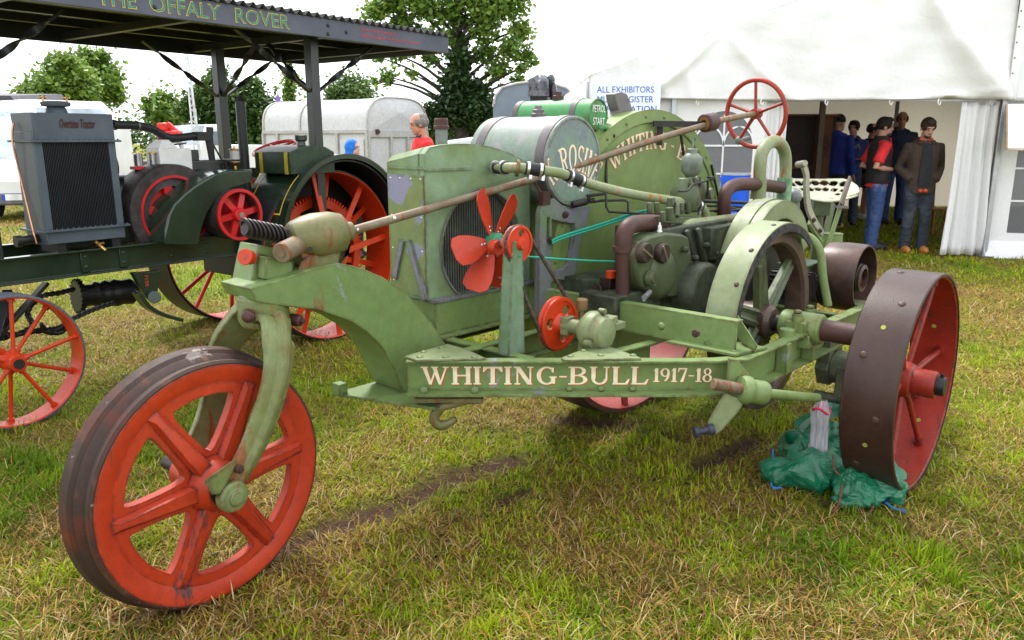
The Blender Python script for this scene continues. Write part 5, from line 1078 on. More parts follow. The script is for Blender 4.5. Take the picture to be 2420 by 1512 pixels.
def gab(s, t, xa=TX0, xb=TX1):
    x = xa + (xb-xa)*s; top_ = gz(x); z = EZ + .012*math.sin(x*1.3) - .03*max(0, (x-5)/1.2)**2 + (top_ - EZ)*t
    return V((x, YT - .10 + crease(x, z)*min(1, 4*(1-t)+.15), z))
g_ = tpart('gable_sheet', sheet(gab, 130, 46), FABRIC, sm=80, fix=False); g_.modifiers.new('thick', 'SOLIDIFY').thickness = .006
def gab2(s, t):
    x = TX1 + .03 + 4.5*s; top_ = gz(x); z = EZ - .02 + (top_ - EZ)*t; return V((x, YT - .12 - .34*s*3 + .03*math.sin(4*x + 3*z) + .05*math.exp(-((x-6.9 + .8*(z-2))/.2)**2), z))
g_ = tpart('gable_sheet', sheet(gab2, 60, 40), FABRIC, sm=80, fix=False); g_.modifiers.new('thick', 'SOLIDIFY').thickness = .006
tpart('lacing_strip', MB().box(V((TX1 + .02, YT - .17, (EZ + gz(TX1))/2)), .10, .02, gz(TX1) - EZ), FABRIC, bev=.004)
for i in range(9): tpart('eyelet', MB().cyl(V((TX1 - .015, YT - .181, EZ + .12 + .18*i)), V((TX1 - .015, YT - .186, EZ + .12 + .18*i)), .010, n=10), M['band'])
# roof planes running back
for xa, xb in ((TX0, PK), (PK, 2*PK - TX0)):
    def rf(s, t, xa=xa, xb=xb): x = xa + (xb-xa)*s; return V((x, YT - .1 + 9.4*t, gz(x) + .03*math.sin(6*t*3.14)*math.sin(3.14*s)))
    r_ = tpart('roof_sheet', sheet(rf, 24, 24), FABRIC, sm=80, fix=False); r_.modifiers.new('thick', 'SOLIDIFY').thickness = .006
# walls
def cur(xa, ya, xb, yb, z0, z1, amp, n, folds, mat=FABRIC, flare=0, name='wall_sheet'):
    def f(s, t):
        x = xa + (xb-xa)*s; y = ya + (yb-ya)*s; a = amp*(1 - .55*t)
        k = 1 + flare*(1-t)**2; return V(((xa+xb)/2 + (x - (xa+xb)/2)*k, y - a*math.sin(folds*s*6.28) - .4*a*math.sin(folds*2.3*s*6.28 + 1 + 2*t), z0 + (z1-z0)*t))
    o = tpart(name, sheet(f, n, 18), mat, sm=80, fix=False); o.modifiers.new('thick', 'SOLIDIFY').thickness = .004; return o
BKY = YT + 7.6
cur(TX0, YT, 2.05, YT, 0, 2.02, .012, 30, 3); 
def xw(u, y=YT): return Yp(u, 300, y).x
wl, wr = xw(1655), xw(1800)
cur(TX0 - .02, YT + 9.3, TX0, YT, 0, 2.25, .02, 40, 4)
cur(wr + .02, YT + .02, xw(1862), YT + .05, 0.05, 1.98, .035, 36, 4, flare=-.35, name='door_curtain')
cur(TX1 - .50, YT - .02, TX1 - .06, YT - .04, 0.03, 1.95, .055, 40, 3.2, flare=.30, name='door_curtain')
def bkw(s, t):
    x = TX0 + .08 + (2*PK - 2*TX0 - .16)*s; return V((x, BKY + .02*math.sin(9*s*6.28) + .01*math.sin(23*s*6.28 + 2*t), .03 + (gz(x) - .15)*t))
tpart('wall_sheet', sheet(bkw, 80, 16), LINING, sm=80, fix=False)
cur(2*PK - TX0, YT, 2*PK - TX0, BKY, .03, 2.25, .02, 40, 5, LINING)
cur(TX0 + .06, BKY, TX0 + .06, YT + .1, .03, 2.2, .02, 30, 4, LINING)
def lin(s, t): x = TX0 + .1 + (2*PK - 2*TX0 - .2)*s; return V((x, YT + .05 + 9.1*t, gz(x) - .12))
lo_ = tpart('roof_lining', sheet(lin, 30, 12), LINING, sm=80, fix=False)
# wall with arched window on the left (real opening, glazed with clear film)
zwin0, zspr = .72, 1.42; xa_, xb_ = xw(1640), xw(1782); xm, rw3 = (xa_ + xb_)/2, (xb_ - xa_)/2
def window(x0, x1, z0, zs, y, panel_x0, panel_x1, dirx=V((1, 0, 0)), o=None, cols=2, rows=2, ztop=2.02, arch=True, bar=.022):
    o = o or V((0, y, 0)); rr = (x1-x0)/2; xm_ = (x0+x1)/2
    P = lambda x, z, d=0: o + dirx*x + ZU*z + V((dirx.y, -dirx.x, 0))*d
    ol = [(panel_x0, .0), (panel_x1, .0), (panel_x1, ztop), (panel_x0, ztop)]
    arc_ = [(xm_ + rr*math.cos(math.pi*i/24), zs + rr*1.12*math.sin(math.pi*i/24)) for i in range(25)] if arch else [(x1, zs), (x0, zs)]
    hole_ = [(x0, z0), (x1, z0)] + arc_
    wpn = tpart('wall_panel', MB().prism([P(*p) for p in ol], V((dirx.y, -dirx.x, 0))*-.012, [[P(*p) for p in hole_]]), FABRIC, sm=20)
    fl_ = MB().prism([P(*p, -.006) for p in hole_], V((dirx.y, -dirx.x, 0))*-.002)
    part('window_film', fl_, FILM, wpn, sm=0)
    for c in range(1, cols): x = x0 + (x1-x0)*c/cols; part('glazing_bar', MB().box(P(x, (z0 + zs + (rr if arch else 0))/2, .002), bar, .008, zs - z0 + (rr if arch else 0), dirx, V((dirx.y, -dirx.x, 0))), FABRIC, wpn)
    for r in range(1, rows + (1 if arch else 0)): z = z0 + (zs-z0)*r/rows; part('glazing_bar', MB().box(P(xm_, z, .0035), x1-x0, .008, bar, dirx, V((dirx.y, -dirx.x, 0))), FABRIC, wpn)
    if arch:
        for s in (-1, 1):
            aa = [P(xm_ + s*rr*.5 + rr*.5*math.cos(t), zs + rr*.62*math.sin(t), .005) for t in np.linspace(0, math.pi, 15)]; part('glazing_bar', MB().sweep(aa, [(bar*.5, .004)]*15, sec=[(-1, -1), (1, -1), (1, 1), (-1, 1)], side=V((dirx.y, -dirx.x, 0)).cross(ZU)), FABRIC, wpn)
    return wpn
ft_ = NT('window_film'); ft_.set(Base_Color=(.30, .31, .33, 1), Roughness=.12)
tp_ = ft_.n('ShaderNodeBsdfTransparent'); tp_.inputs[0].default_value = (.55, .56, .60, 1); mx_ = ft_.n('ShaderNodeMixShader'); mx_.inputs[0].default_value = .35
ft_.l(tp_.outputs[0], mx_.inputs[1]); ft_.l(ft_.bsdf.outputs[0], mx_.inputs[2]); ft_.l(mx_.outputs[0], ft_.out.inputs[0]); FILM = ft_.m
window(xa_, xb_, zwin0, zspr, YT, 2.05, wr + .04)
d2 = V((1, -.30, 0)).normalized(); o2_ = V((TX1 + .06, YT - .02, 0)); 
window(.20, 1.35, .32, 1.55, 0, 0, 1.6, d2, o2_, cols=3, rows=3, ztop=1.96, arch=False)
tpart('ground_skirt', sheet(lambda s, t: o2_ + d2*(1.7*s) + V((-.02 - .05*(1-t), -.02 - .07*(1-t) - .02*math.sin(16*s), .22*t)), 24, 4), FABRIC, sm=80, fix=False)
cur(o2_.x + d2.x*1.6, o2_.y + d2.y*1.6, o2_.x + d2.x*3.5, o2_.y + d2.y*3.5, 0, 1.96, .03, 40, 4)
# poles
for x, y, zt_ in ((TX1, YT - .06, EZ + .1), (wr + .0, YT + .06, 2.0), (2.03, YT - .02, 2.0), (TX0, YT, 2.2)): tpart('pole', MB().box(V((x, y, zt_/2)), .062, .062, zt_), ALU, bev=.004)
tpart('base_plate', MB().box(V((TX1 + .01, YT - .07, .012)), .16, .16, .02), M['band'])
for u, y in ((1944, 13.4), (2120, 17.5)): x = Yp(u, 250, y).x; tpart('pole', MB().box(V((x, y, 1.1 if y < 15 else 1.5)), .085 if y < 15 else .06, .07, 2.2 if y < 15 else 3.0), plain('inner_pole', (.16, .13, .10), .5), bev=.004)
tpart('eave_rail', MB().bar(V((wr, YT + .02, 1.99)), V((TX1, YT, 1.99)), .05, .05), ALU)
rn_ = MB()
for x in (2.3, 3.1, 3.9, 4.7, 5.3, 5.95): rn_ = MB().sweep(smooth_path([V((x, YT - .11, EZ + .005)), V((x - .015, YT - .12, EZ - .04)), V((x + .01, YT - .12, EZ - .07)), V((x + .02, YT - .12, EZ - .03))], 4), .007, 6); tpart('tie_cord', rn_, FABRIC)
# white board hung on the right of the opening
bd = thing('notice_board', 'blank white board with brown edges hung on the tent front at the right edge', 'board', o2_ + d2*.25 + V((0, -.12, 1.5)))
q0, q1 = Yp(2378, 352, 9.75), Yp(2378, 246, 9.95)
part('panel', MB().hexa([q0, q0 + V((.75, -.05, -.03)), q1 + V((.75, -.03, 0)), q1], [p + V((0, -.012, 0)) for p in (q0, q0 + V((.75, -.05, -.03)), q1 + V((.75, -.03, 0)), q1)]), plain('board_white', (.74, .76, .80), .5, var=.04), bd, sm=0)
part('edge_strip', MB().bar(q0, q1, .02, .03).bar(q0, q0 + V((.75, -.05, -.03)), .02, .03), plain('board_edge', (.36, .23, .12), .6), bd)
# exhibitors' sign
S0 = Yp(1397, 262, YT - .25); S1_ = Yp(1562, 197, YT - .25); sw_, sh_ = S1_.x - S0.x, S1_.z - S0.z + .22
sg = thing('exhibitor_sign', 'pale blue-white notice with blue capitals fixed to the left of the marquee front', 'sign', V((S0.x, YT - .25, S0.z - .22)))
part('panel', MB().box(V((S0.x + sw_/2, YT - .24, S1_.z - sh_/2)), sw_, .012, sh_), plain('sign_white', (.68, .75, .86), .5, var=.03, bump=0), sg, bev=.002)
SB = plain('sign_blue', (.03, .05, .42), .5, bump=0)
for s, v0, v1, u0, u1 in (('ALL EXHIBITORS', 204, 219, 1410, 1545), ('MUST REGISTER', 227, 242, 1411, 1544), ('PRESENTATION', 250, 265, 1411, 1551)):
    a = Yp(u0, v1, YT - .2475); b = Yp(u1, v0, YT - .2475); tmb = MB(); sans(tmb, s, a, V((1, 0, 0)), ZU, b.x - a.x, b.z - a.z, lift=.0012); part('lettering', tmb, SB, sg, sm=0, fix=False)
# things inside and beside the tent
cbx = Yp(1898, 400, 13.6); cb = thing('wooden_cabinet', 'dark brown wooden cabinet with orange-brown side standing inside the tent', 'cabinet', V((cbx.x, 13.6, 0)))
WD = plain('brown_wood', (.15, .055, .022), .5, sc=3, var=.3); WDD = plain('dark_wood', (.030, .020, .016), .5, sc=4)
part('carcass', MB().box(V((cbx.x - .1, 13.75, .93)), 1.1, .5, 1.86), WDD, cb, bev=.006)
part('side_panel', MB().box(V((cbx.x + .25, 13.495, .93)), .27, .02, 1.85), WD, cb, bev=.003); part('shelf', MB().box(V((cbx.x - .2, 13.48, 1.03)), .62, .03, .05), WD, cb); part('top_board', MB().box(V((cbx.x - .1, 13.72, 1.88)), 1.16, .58, .04), WD, cb, bev=.004); part('door', MB().box(V((cbx.x - .25, 13.493, .5)), .55, .02, .9), WDD, cb, bev=.004)
br = Yp(1737, 420, 9.4); bz = Yp(1737, 413, 9.4).z
bl_ = thing('blue_barrel', 'bright blue plastic barrel standing in front of the tent wall', 'barrel', V((br.x, 9.4, 0)))
rB = .165
part('barrel_body', MB().lathe([(.001, 0), (rB-.01, 0), (rB, .03), (rB, .28), (rB+.008, .29), (rB+.008, .32), (rB, .33), (rB, .62), (rB+.008, .63), (rB+.008, .66), (rB, .67), (rB, bz-.09), (rB+.01, bz-.08), (rB+.01, bz-.03), (rB, bz-.025), (rB, bz), (rB-.02, bz), (rB-.02, bz-.02), (.001, bz-.02)], V((br.x, 9.4, 0)), ZU, 36), plain('blue_plastic', (.008, .09, .62), .35, var=.06), bl_, sm=35)
part('rim', MB().lathe([(rB+.004, bz), (rB+.004, bz+.022), (rB-.022, bz+.022), (rB-.022, bz)], V((br.x, 9.4, 0)), ZU, 36, closed=True), plain('barrel_rim_grey', (.35, .38, .40), .5), bl_)
# wooden chair behind the man in brown
chx = Yp(2205, 470, 12.2); ch_ = thing('wooden_chair', 'varnished wooden chair with turned legs against the tent wall behind the brown-jacketed man', 'chair', V((chx.x, 12.3, 0)))
WC = plain('varnished_pine', (.30, .12, .035), .4, sc=5)
part('seat', MB().box(V((chx.x, 12.3, .45)), .42, .42, .03), WC, ch_, bev=.01)
for dx, dy in ((-.17, -.17), (.17, -.17), (-.17, .17), (.17, .17)): part('leg', MB().lathe([(.014, 0), (.018, .1), (.024, .2), (.016, .26), (.02, .34), (.018, .44)], V((chx.x + dx*1.1, 12.3 + dy*1.1, 0)), V((-dx*.1, -dy*.1, .44)), 12), WC, ch_)
for dx in (-.17, -.085, 0, .085, .17): part('spindle', MB().cyl(V((chx.x + dx, 12.49, .46)), V((chx.x + dx, 12.53, .90)), .013, n=8), WC, ch_)
part('top_rail', MB().box(V((chx.x, 12.54, .93)), .44, .03, .10), WC, ch_, bev=.012)
# ================================================================= people
def skin_mat(n, c): return plain(n, c, .55, var=.08, sc=20, bump=.05)
SKIN = skin_mat('skin', (.50, .27, .20)); SKIN2 = skin_mat('ruddy_skin', (.52, .24, .17))
def cloth(n, c, sc=9, var=.18, rough=.85):
    if n in MATS: return MATS[n]
    t = NT(n); v = t.obj(); t.col(t.ramp(t.noise(sc, 5, .6, v), .3, .7, (*[x*(1-var) for x in c], 1), (*[min(1, x*(1+var)) for x in c], 1))); t.set(Roughness=rough)
    mp = t.n('ShaderNodeMapping'); mp.inputs['Scale'].default_value = (1, 1, .55); t.l(v, mp.inputs[0]); t.bump(t.noise(7, 3, .5, mp.outputs[0], 1.4), .7, .05)
    MATS[n] = t.m; return t.m
def jeans(n, c, fade):
    if n in MATS: return MATS[n]
    t = NT(n); v = t.obj(); t.col(t.mix(t.ramp(t.noise(4, 4, .55, v), .50, .70), c, fade)); t.set(Roughness=.85)
    mp = t.n('ShaderNodeMapping'); mp.inputs['Scale'].default_value = (.6, .6, 1.6); t.l(v, mp.inputs[0]); t.bump(t.noise(8, 3, .5, mp.outputs[0], 1.2), .7, .05); MATS[n] = t.m; return t.m
def person(label, x, y, face, h=1.78, hair=(.03, .02, .015), hairlo=-.05, skin=None, top=None, topmat=None, pants=None, shoe=None, arms=('down', 'down'), yaw=0, tilt=0, lean=0, sleeve=1.0, bulk=1.0, vest=None, shorts=0, hood=None, beard=None, hat=None, collar=None, legs=.0, group=None, extra=None, hem=.86, bald=False):
    """face: heading in degrees from the camera's right (0) anticlockwise, -90 looks at the camera"""
    k = h/1.78; a = R(face); FW = V((math.cos(a), math.sin(a), 0)); LF = V((-FW.y, FW.x, 0)); O_ = V((x, y, 0)); skin = skin or SKIN
    root = thing('person', label, 'person', O_, group)
    ln = R(lean)
    def P(l, f, z):
        zz = z; ff = f
        if z > .92: d = z - .92; ff = f + d*math.sin(ln); zz = .92 + d*math.cos(ln)
        return O_ + (LF*l*bulk if z < 1.5 else LF*l)*k + FW*ff*k + ZU*zz*k
    A = a + R(yaw); hf = V((math.cos(A), math.sin(A), 0)); hl = V((-hf.y, hf.x, 0)); tl_ = R(tilt); hfw = hf*math.cos(tl_) - ZU*math.sin(tl_); hup = hf*math.sin(tl_) + ZU*math.cos(tl_)
    hc = P(0, .035, 1.655) + hf*(.05*math.sin(tl_))*k
    H = lambda l, f, z: hc + (hl*l + hfw*f + hup*z)*k
    b = MB()
    # head
    b.ell(H(0, -.008, .030), .077*k, .096*k, .094*k, hl, hfw, hup, 18, 12); b.ell(H(0, .022, -.045), .060*k, .070*k, .074*k, hl, hfw, hup, 16, 10)
    b.ell(H(0, .062, -.092), .030*k, .028*k, .026*k, hl, hfw, hup, 10, 8)
    b.hexa([H(-.020, .070, -.036), H(.020, .070, -.036), H(.008, .078, .028), H(-.008, .078, .028)], [H(-.013, .116, -.030), H(.013, .116, -.030), H(.005, .090, .024), H(-.005, .090, .024)])
    b.ell(H(0, .082, -.066), .025*k, .014*k, .012*k, hl, hfw, hup, 10, 6); b.ell(H(0, .072, .036), .054*k, .022*k, .013*k, hl, hfw, hup, 12, 6)
    for s in (-1, 1): b.ell(H(s*.078, -.012, -.008), .014*k, .022*k, .036*k, hl, hfw, hup, 10, 8)
    b.sweep([P(0, -.01, 1.44), P(0, 0, 1.52), H(0, -.015, -.06)], [(.062*k, .06*k), (.054*k, .056*k), (.056*k, .06*k)], 14)
    TOR = [(.84, .15, .105), (.95, .168, .118), (1.07, .155, .108), (1.22, .172, .118), (1.36, .192, .115), (1.45, .165, .09), (1.495, .075, .062)]
    b.sweep([P(0, 0, z) for z, _, _ in TOR], [(rx*k*bulk, ry*k*bulk) for _, rx, ry in TOR], 20, side=LF)
    lg = []
    for s in (-1, 1):
        st = legs*s; pts = [P(s*.095, 0, .90), P(s*.105, st*.4 + .015, .50), P(s*.115, st - .01, .10)]
        lg.append(pts); b.sweep([pts[0], (pts[0]+pts[1])/2, pts[1], pts[1]*.6 + pts[2]*.4, pts[2]], [.092*k, .078*k, .055*k, .056*k, .038*k], 14)
        ft = O_ + LF*(s*.118*k) + FW*(st*k)
        b.ell(ft + FW*.06*k + ZU*.04*k, .045*k, .13*k, .045*k, LF, FW, ZU, 12, 8)
    am = []
    for s, m in zip((1, -1), arms):
        sh = P(s*.195, 0, 1.42)
        el, wr_ = {'down': (P(s*.255, -.03, 1.12), P(s*.255, .06, .87)), 'pocket': (P(s*.275, -.10, 1.14), P(s*.165, .10, .98)), 'vestpocket': (P(s*.27, -.13, 1.13), P(s*.10, .15, 1.10)), 'crossed': (P(s*.24, .04, 1.13), P(-s*.06, .19, 1.14)), 'back': (P(s*.26, -.08, 1.13), P(s*.12, -.15, .96)), 'front': (P(s*.25, 0, 1.12), P(s*.12, .2, 1.05))}[m]
        am.append((s, sh, el, wr_, m)); b.sweep([P(s*.13, 0, 1.43), sh, (sh+el)/2, el, (el*.6+wr_*.4), wr_], [.05*k, .056*k, .046*k, .039*k, .040*k, .027*k], 12)
    bod = part('body', b, skin, root, sm=80, fix=True); bod.name = 'body'
    md = bod.modifiers.new('join', 'REMESH'); md.mode = 'VOXEL'; md.voxel_size = .0085*k; md.use_smooth_shade = True
    sm = bod.modifiers.new('soft', 'SMOOTH'); sm.iterations = 3; sm.factor = .5
    # hands: palm, four fingers and a thumb
    for s, sh, el, wr_, m in am:
        if m in ('pocket', 'vestpocket'): continue
        d = (wr_ - el).normalized(); sd = d.cross(FW if m == 'down' else ZU).normalized(); nn = sd.cross(d).normalized(); hm = MB()
        hm.sweep([wr_ - d*.01*k, wr_ + d*.03*k, wr_ + d*.085*k], [(.026*k, .018*k), (.040*k, .016*k), (.038*k, .013*k)], 10, side=sd)
        for i, (o, L_) in enumerate(((-.030, .062), (-.010, .075), (.010, .070), (.029, .055))):
            p0 = wr_ + d*.075*k + sd*o*k; hm.sweep([p0, p0 + d*L_*.5*k + nn*.006*k, p0 + d*L_*.85*k + nn*.026*k], [.0095*k, .0085*k, .0065*k], 7)
        p0 = wr_ + d*.02*k + sd*-.030*k; hm.sweep([p0, p0 + d*.03*k - sd*.022*k, p0 + d*.062*k - sd*.026*k + nn*.01*k], [.012*k, .0105*k, .008*k], 7)
        part('hand', hm, skin, root, sm=80)
    # eyes, brows, mouth
    for s in (-1, 1): part('eye', MB().ell(H(s*.030, .0855, .012), .011*k, .006*k, .006*k, hl, hfw, hup, 8, 6), plain('eye_dark', (.035, .025, .02), .2, bump=0), bod); part('eyebrow', MB().ell(H(s*.032, .0915, .036), .019*k, .005*k, .0045*k, hl, hfw, hup, 8, 5), plain('brow_%02x' % int(hair[0]*200), tuple(x*.8 for x in hair), .8, bump=0), bod)
    part('mouth', MB().ell(H(0, .0935, -.067), .020*k, .004*k, .0035*k, hl, hfw, hup, 8, 5), plain('lip', (.30, .09, .075), .5, bump=0), bod)
    hm_ = plain('hair_%03d' % int(hair[0]*1000), hair, .7, var=.3, sc=60, bump=.6)
    def fuzz(o, vx=.009, tex=None):
        m1 = o.modifiers.new('join', 'REMESH'); m1.mode = 'VOXEL'; m1.voxel_size = vx*k; m1.use_smooth_shade = True; m2 = o.modifiers.new('soft', 'SMOOTH'); m2.iterations = 4; m2.factor = .5; return o
    if hat: fuzz(part('woolly_hat', MB().ell(H(0, -.014, .048), .094*k, .110*k, .108*k, hl, hfw, hup, 20, 12, lo=-.25), hat, root))
    elif hood != 'up':
        hb = MB().ell(H(0, -.020, .042), .094*k, .106*k, .102*k, hl, (hfw + hup*.0).normalized(), hup, 20, 12, lo=-.75 if not bald else -.6)
        if bald: hb = MB().ell(H(0, -.034, .010), .096*k, .098*k, .074*k, hl, hfw, hup, 20, 12, lo=-.8); hb.ell(H(0, -.055, .05), .076*k, .070*k, .074*k, hl, hfw, hup, 14, 8)
        else: hb.ell(H(0, .030, .102), .070*k, .064*k, .038*k, hl, hfw, hup, 14, 8)
        for s in (-1, 1): hb.ell(H(s*.074, .022, .03), .018*k, .030*k, .040*k, hl, hfw, hup, 8, 6)
        fuzz(part('hair', hb, hm_, root), .008)
    if beard: fuzz(part('beard', MB().ell(H(0, .046, -.085), .050*k, .050*k, .036*k, hl, hfw, hup, 14, 8).ell(H(0, .085, -.048), .026*k, .014*k, .008*k, hl, hfw, hup, 8, 6), plain('stubble', beard, .8, var=.2, bump=.4), root), .008)
    # trousers and shoes
    if pants:
        t = MB(); t.sweep([P(0, 0, z) for z in (.80, .88, .98, 1.05)], [(.14*k*bulk, .10*k*bulk), (.172*k*bulk, .125*k*bulk), (.178*k*bulk, .128*k*bulk), (.165*k*bulk, .118*k*bulk)], 18, side=LF)
        for pts in lg:
            if shorts: mid = pts[0]*.25 + pts[1]*.75; t.sweep([pts[0], (pts[0]+mid)/2, mid], [.105*k, .105*k, .10*k], 14)
            else: t.sweep([pts[0], (pts[0]+pts[1])/2, pts[1], (pts[1]+pts[2])/2, pts[2]*.75 + pts[1]*.25, pts[2] + V((0, 0, -.05*k))], [.108*k, .096*k, .080*k, .076*k, .078*k, .074*k], 14)
        fuzz(part('trousers' if not shorts else 'shorts', t, pants, root), .013)
    if shoe:
        for s in (-1, 1):
            ft = O_ + LF*(s*.118*k) + FW*(legs*s*k); part('shoe', MB().ell(ft + FW*.065*k + ZU*.042*k, .052*k, .150*k, .056*k, LF, FW, ZU, 14, 8, lo=-.72).ell(ft + FW*-.01*k + ZU*.08*k, .05*k, .07*k, .06*k, LF, FW, ZU, 12, 8), shoe, root, sm=60)
    # upper clothes
    if topmat:
        t = MB(); o_ = .018*k if not vest else .010*k
        lo_z = hem; t.sweep([P(0, 0, z) for z in (lo_z, .95, 1.07, 1.22, 1.36, 1.45, 1.505)], [(rx*k*bulk + o_ + .006, ry*k*bulk + o_ + .006) for rx, ry in ((.172, .122), (.172, .122), (.165, .118), (.176, .122), (.194, .118), (.168, .094), (.082, .072))], 20, side=LF)
        for s, sh, el, wr_, m in am:
            if sleeve >= 1: t.sweep([P(s*.12, 0, 1.42), sh, (sh+el)/2, el, (el+wr_)/2, wr_], [.066*k, .074*k, .066*k, .058*k, .056*k, .046*k], 14)
            else: e2 = sh + (el-sh)*.80; t.sweep([P(s*.12, 0, 1.42), sh, (sh+e2)/2, e2], [.066*k, .076*k, .074*k, .072*k], 14)
        fuzz(part(top or 'jacket', t, topmat, root), .013)
    if vest:
        t = MB(); t.sweep([P(0, 0, z) for z in (.91, .97, 1.07, 1.22, 1.36, 1.44, 1.50, 1.545)], [(rx*k*bulk + .03*k, ry*k*bulk + .028*k) for rx, ry in ((.172, .122), (.172, .122), (.165, .118), (.176, .122), (.186, .116), (.158, .09), (.078, .07), (.06, .06))], 20, side=LF)
        fuzz(part('gilet', t, vest[0], root), .013); part('zip_opening', MB().sweep([P(0, f, z) for z, f in ((.93, .158), (1.07, .155), (1.22, .158), (1.36, .152), (1.45, .125), (1.52, .105))], [(w*k, .006*k) for w in (.006, .008, .012, .024, .040, .05)], sec=[(-1, -1), (1, -1), (1, 1), (-1, 1)], side=LF), vest[1], root)
        part('shirt_hem', MB().sweep([P(0, 0, .865), P(0, 0, .915)], [(.186*k*bulk, .138*k*bulk)]*2, 24, side=LF), vest[1], root)
    if collar:
        for s in (-1, 1): part('collar', MB().hexa([P(s*.02, .09, 1.455), P(s*.075, .045, 1.50), P(s*.066, .03, 1.535), P(s*.018, .075, 1.50)], [P(s*.025, .115, 1.45), P(s*.095, .06, 1.49), P(s*.08, .04, 1.54), P(s*.02, .09, 1.505)]), collar, root, sm=0)
    if hood == 'down' or hood == 'downjacket':
        fuzz(part('hood', MB().ell(P(0, -.085, 1.485), .135*k, .085*k, .075*k, LF, FW, (ZU*.9 + FW*.3).normalized(), 18, 10).sweep([P(.10*math.sin(t)*1.05, -.02 - .085*math.cos(t)*1.0 + (.05 if abs(t) > 2 else 0), 1.49 - .03*abs(t)/3) for t in np.linspace(-2.6, 2.6, 15)], .040*k, 10), topmat, root), .012)
    if hood == 'up': 
        fuzz(part('hood', MB().ell(H(0, -.028, .022), .104*k, .108*k, .124*k, hl, (hfw - hup*.25).normalized(), (hup + hfw*.25).normalized(), 20, 12).sweep([P(0, -.02, 1.42), P(0, -.02, 1.52), H(0, -.03, -.06)], [.13*k, .105*k, .10*k], 16), topmat, root), .012)
    return root, P, H, k, LF, FW
def at_ground(u, v): p = Zp(u, v); return p.x, p.y
SHB = plain('dark_shoe', (.02, .02, .025), .5); SHT = plain('tan_boot', (.42, .17, .04), .6); SHW = plain('white_trainer', (.6, .6, .58), .5)
x, y = at_ground(2055, 588)
person('man in a black gilet over a red polo shirt and jeans, hand in pocket', x, y, -5, 1.78, (.022, .018, .016), topmat=cloth('red_polo', (.62, .02, .025)), top='polo_shirt', pants=jeans('blue_jeans', (.03, .06, .17), (.20, .27, .42)), shoe=SHB, arms=('vestpocket', 'vestpocket'), sleeve=.5, vest=(cloth('black_gilet', (.012, .011, .011)), cloth('red_polo', (.62, .02, .025))), collar=cloth('red_polo', (.62, .02, .025)), yaw=-8, tilt=4, beard=(.07, .04, .035), legs=.03, bulk=1.0)
x, y = at_ground(2155, 596)
r_, P_, H_, k_, LF_, FW_ = person('man in an open brown hooded jacket looking down, tan boots', x, y, -98, 1.76, (.045, .028, .018), topmat=cloth('brown_jacket', (.042, .028, .018)), pants=jeans('dark_jeans', (.022, .028, .040), (.07, .08, .10)), shoe=SHT, arms=('pocket', 'pocket'), tilt=22, yaw=6, beard=(.06, .035, .025), hood='downjacket', collar=cloth('orange_collar', (.55, .06, .02)), bulk=.97, hem=.80)
part('shirt_front', MB().sweep([P_(0, f, z) for z, f in ((.90, .148), (1.07, .146), (1.22, .150), (1.36, .145), (1.46, .105))], [(w, .008) for w in (.075, .072, .070, .062, .05)], sec=[(-1, -1), (1, -1), (1, 1), (-1, 1)], side=LF_), cloth('black_tee', (.010, .012, .015)), r_, sm=60)
part('waist_tie', MB().ell(P_(.03, .145, .845), .03, .02, .024).ell(P_(-.035, .145, .845), .03, .02, .024), cloth('orange_collar', (.55, .06, .02)), r_)
p = Yp(1962, 500, 13.6)
person('tall person in a bright blue hoodie and black woolly hat seen from behind', p.x, 13.6, 40, 1.88, (.02, .015, .01), topmat=cloth('blue_hoodie', (.010, .028, .24)), top='hoodie', pants=cloth('black_trousers', (.012, .012, .016)), shoe=plain('tan_shoe', (.4, .25, .12), .6), arms=('down', 'down'), yaw=-15, hat=cloth('black_wool', (.008, .008, .008)), hood='down', bulk=1.08)
p = Yp(1998, 500, 14.1)
r_, P_, H_, k_, LF_, FW_ = person('youth in a navy blue hoodie with pale script lettering, arms folded', p.x, 14.1, -110, 1.80, (.03, .018, .012), topmat=cloth('navy_hoodie', (.018, .035, .14)), top='hoodie', pants=jeans('grey_jeans', (.03, .045, .08), (.08, .10, .15)), shoe=SHB, arms=('crossed', 'crossed'), yaw=-20, hood='down')
tmb = MB(); sans(tmb, 'Prally', P_(.125, .158, 1.29) , LF_*-1, ZU, .25, .10, shear=.25, lift=.004); part('lettering', tmb, plain('pale_print', (.40, .40, .38), .7, bump=0), r_, sm=0, fix=False)
p = Yp(2040, 500, 15.0)
person('balding man in a black jacket and patterned shorts at the back of the tent', p.x, 15.0, -15, 1.78, (.02, .013, .01), skin=SKIN2, topmat=cloth('black_jacket', (.011, .010, .012)), pants=cloth('camo_shorts', (.06, .06, .06), 30, .9), shorts=1, shoe=SHW, arms=('front', 'down'), bald=True)
p = Yp(2106, 500, 14.3)
person('tall cropped-haired man in a navy zip jacket behind the man in the gilet', p.x, 14.3, -95, 1.96, (.04, .02, .016), skin=skin_mat('tanned_skin', (.36, .15, .10)), topmat=cloth('navy_jacket', (.008, .013, .045)), pants=jeans('navy_jeans', (.012, .03, .10), (.03, .06, .16)), shoe=SHB, arms=('down', 'down'), yaw=-20, tilt=6, bulk=1.1, hood='down', bald=True)
p = Yp(998, 300, 9.6)
person('grey-haired older man in a red jacket standing behind the radiator', p.x, 9.6, -160, 1.80, (.22, .20, .19), skin=SKIN2, topmat=cloth('red_jacket', (.60, .02, .02)), pants=cloth('grey_trousers', (.06, .06, .065)), shoe=SHB, yaw=-5, tilt=14, bald=True, collar=cloth('navy_collar', (.01, .012, .03)), hem=.82)
p = Yp(829, 340, 10.2)
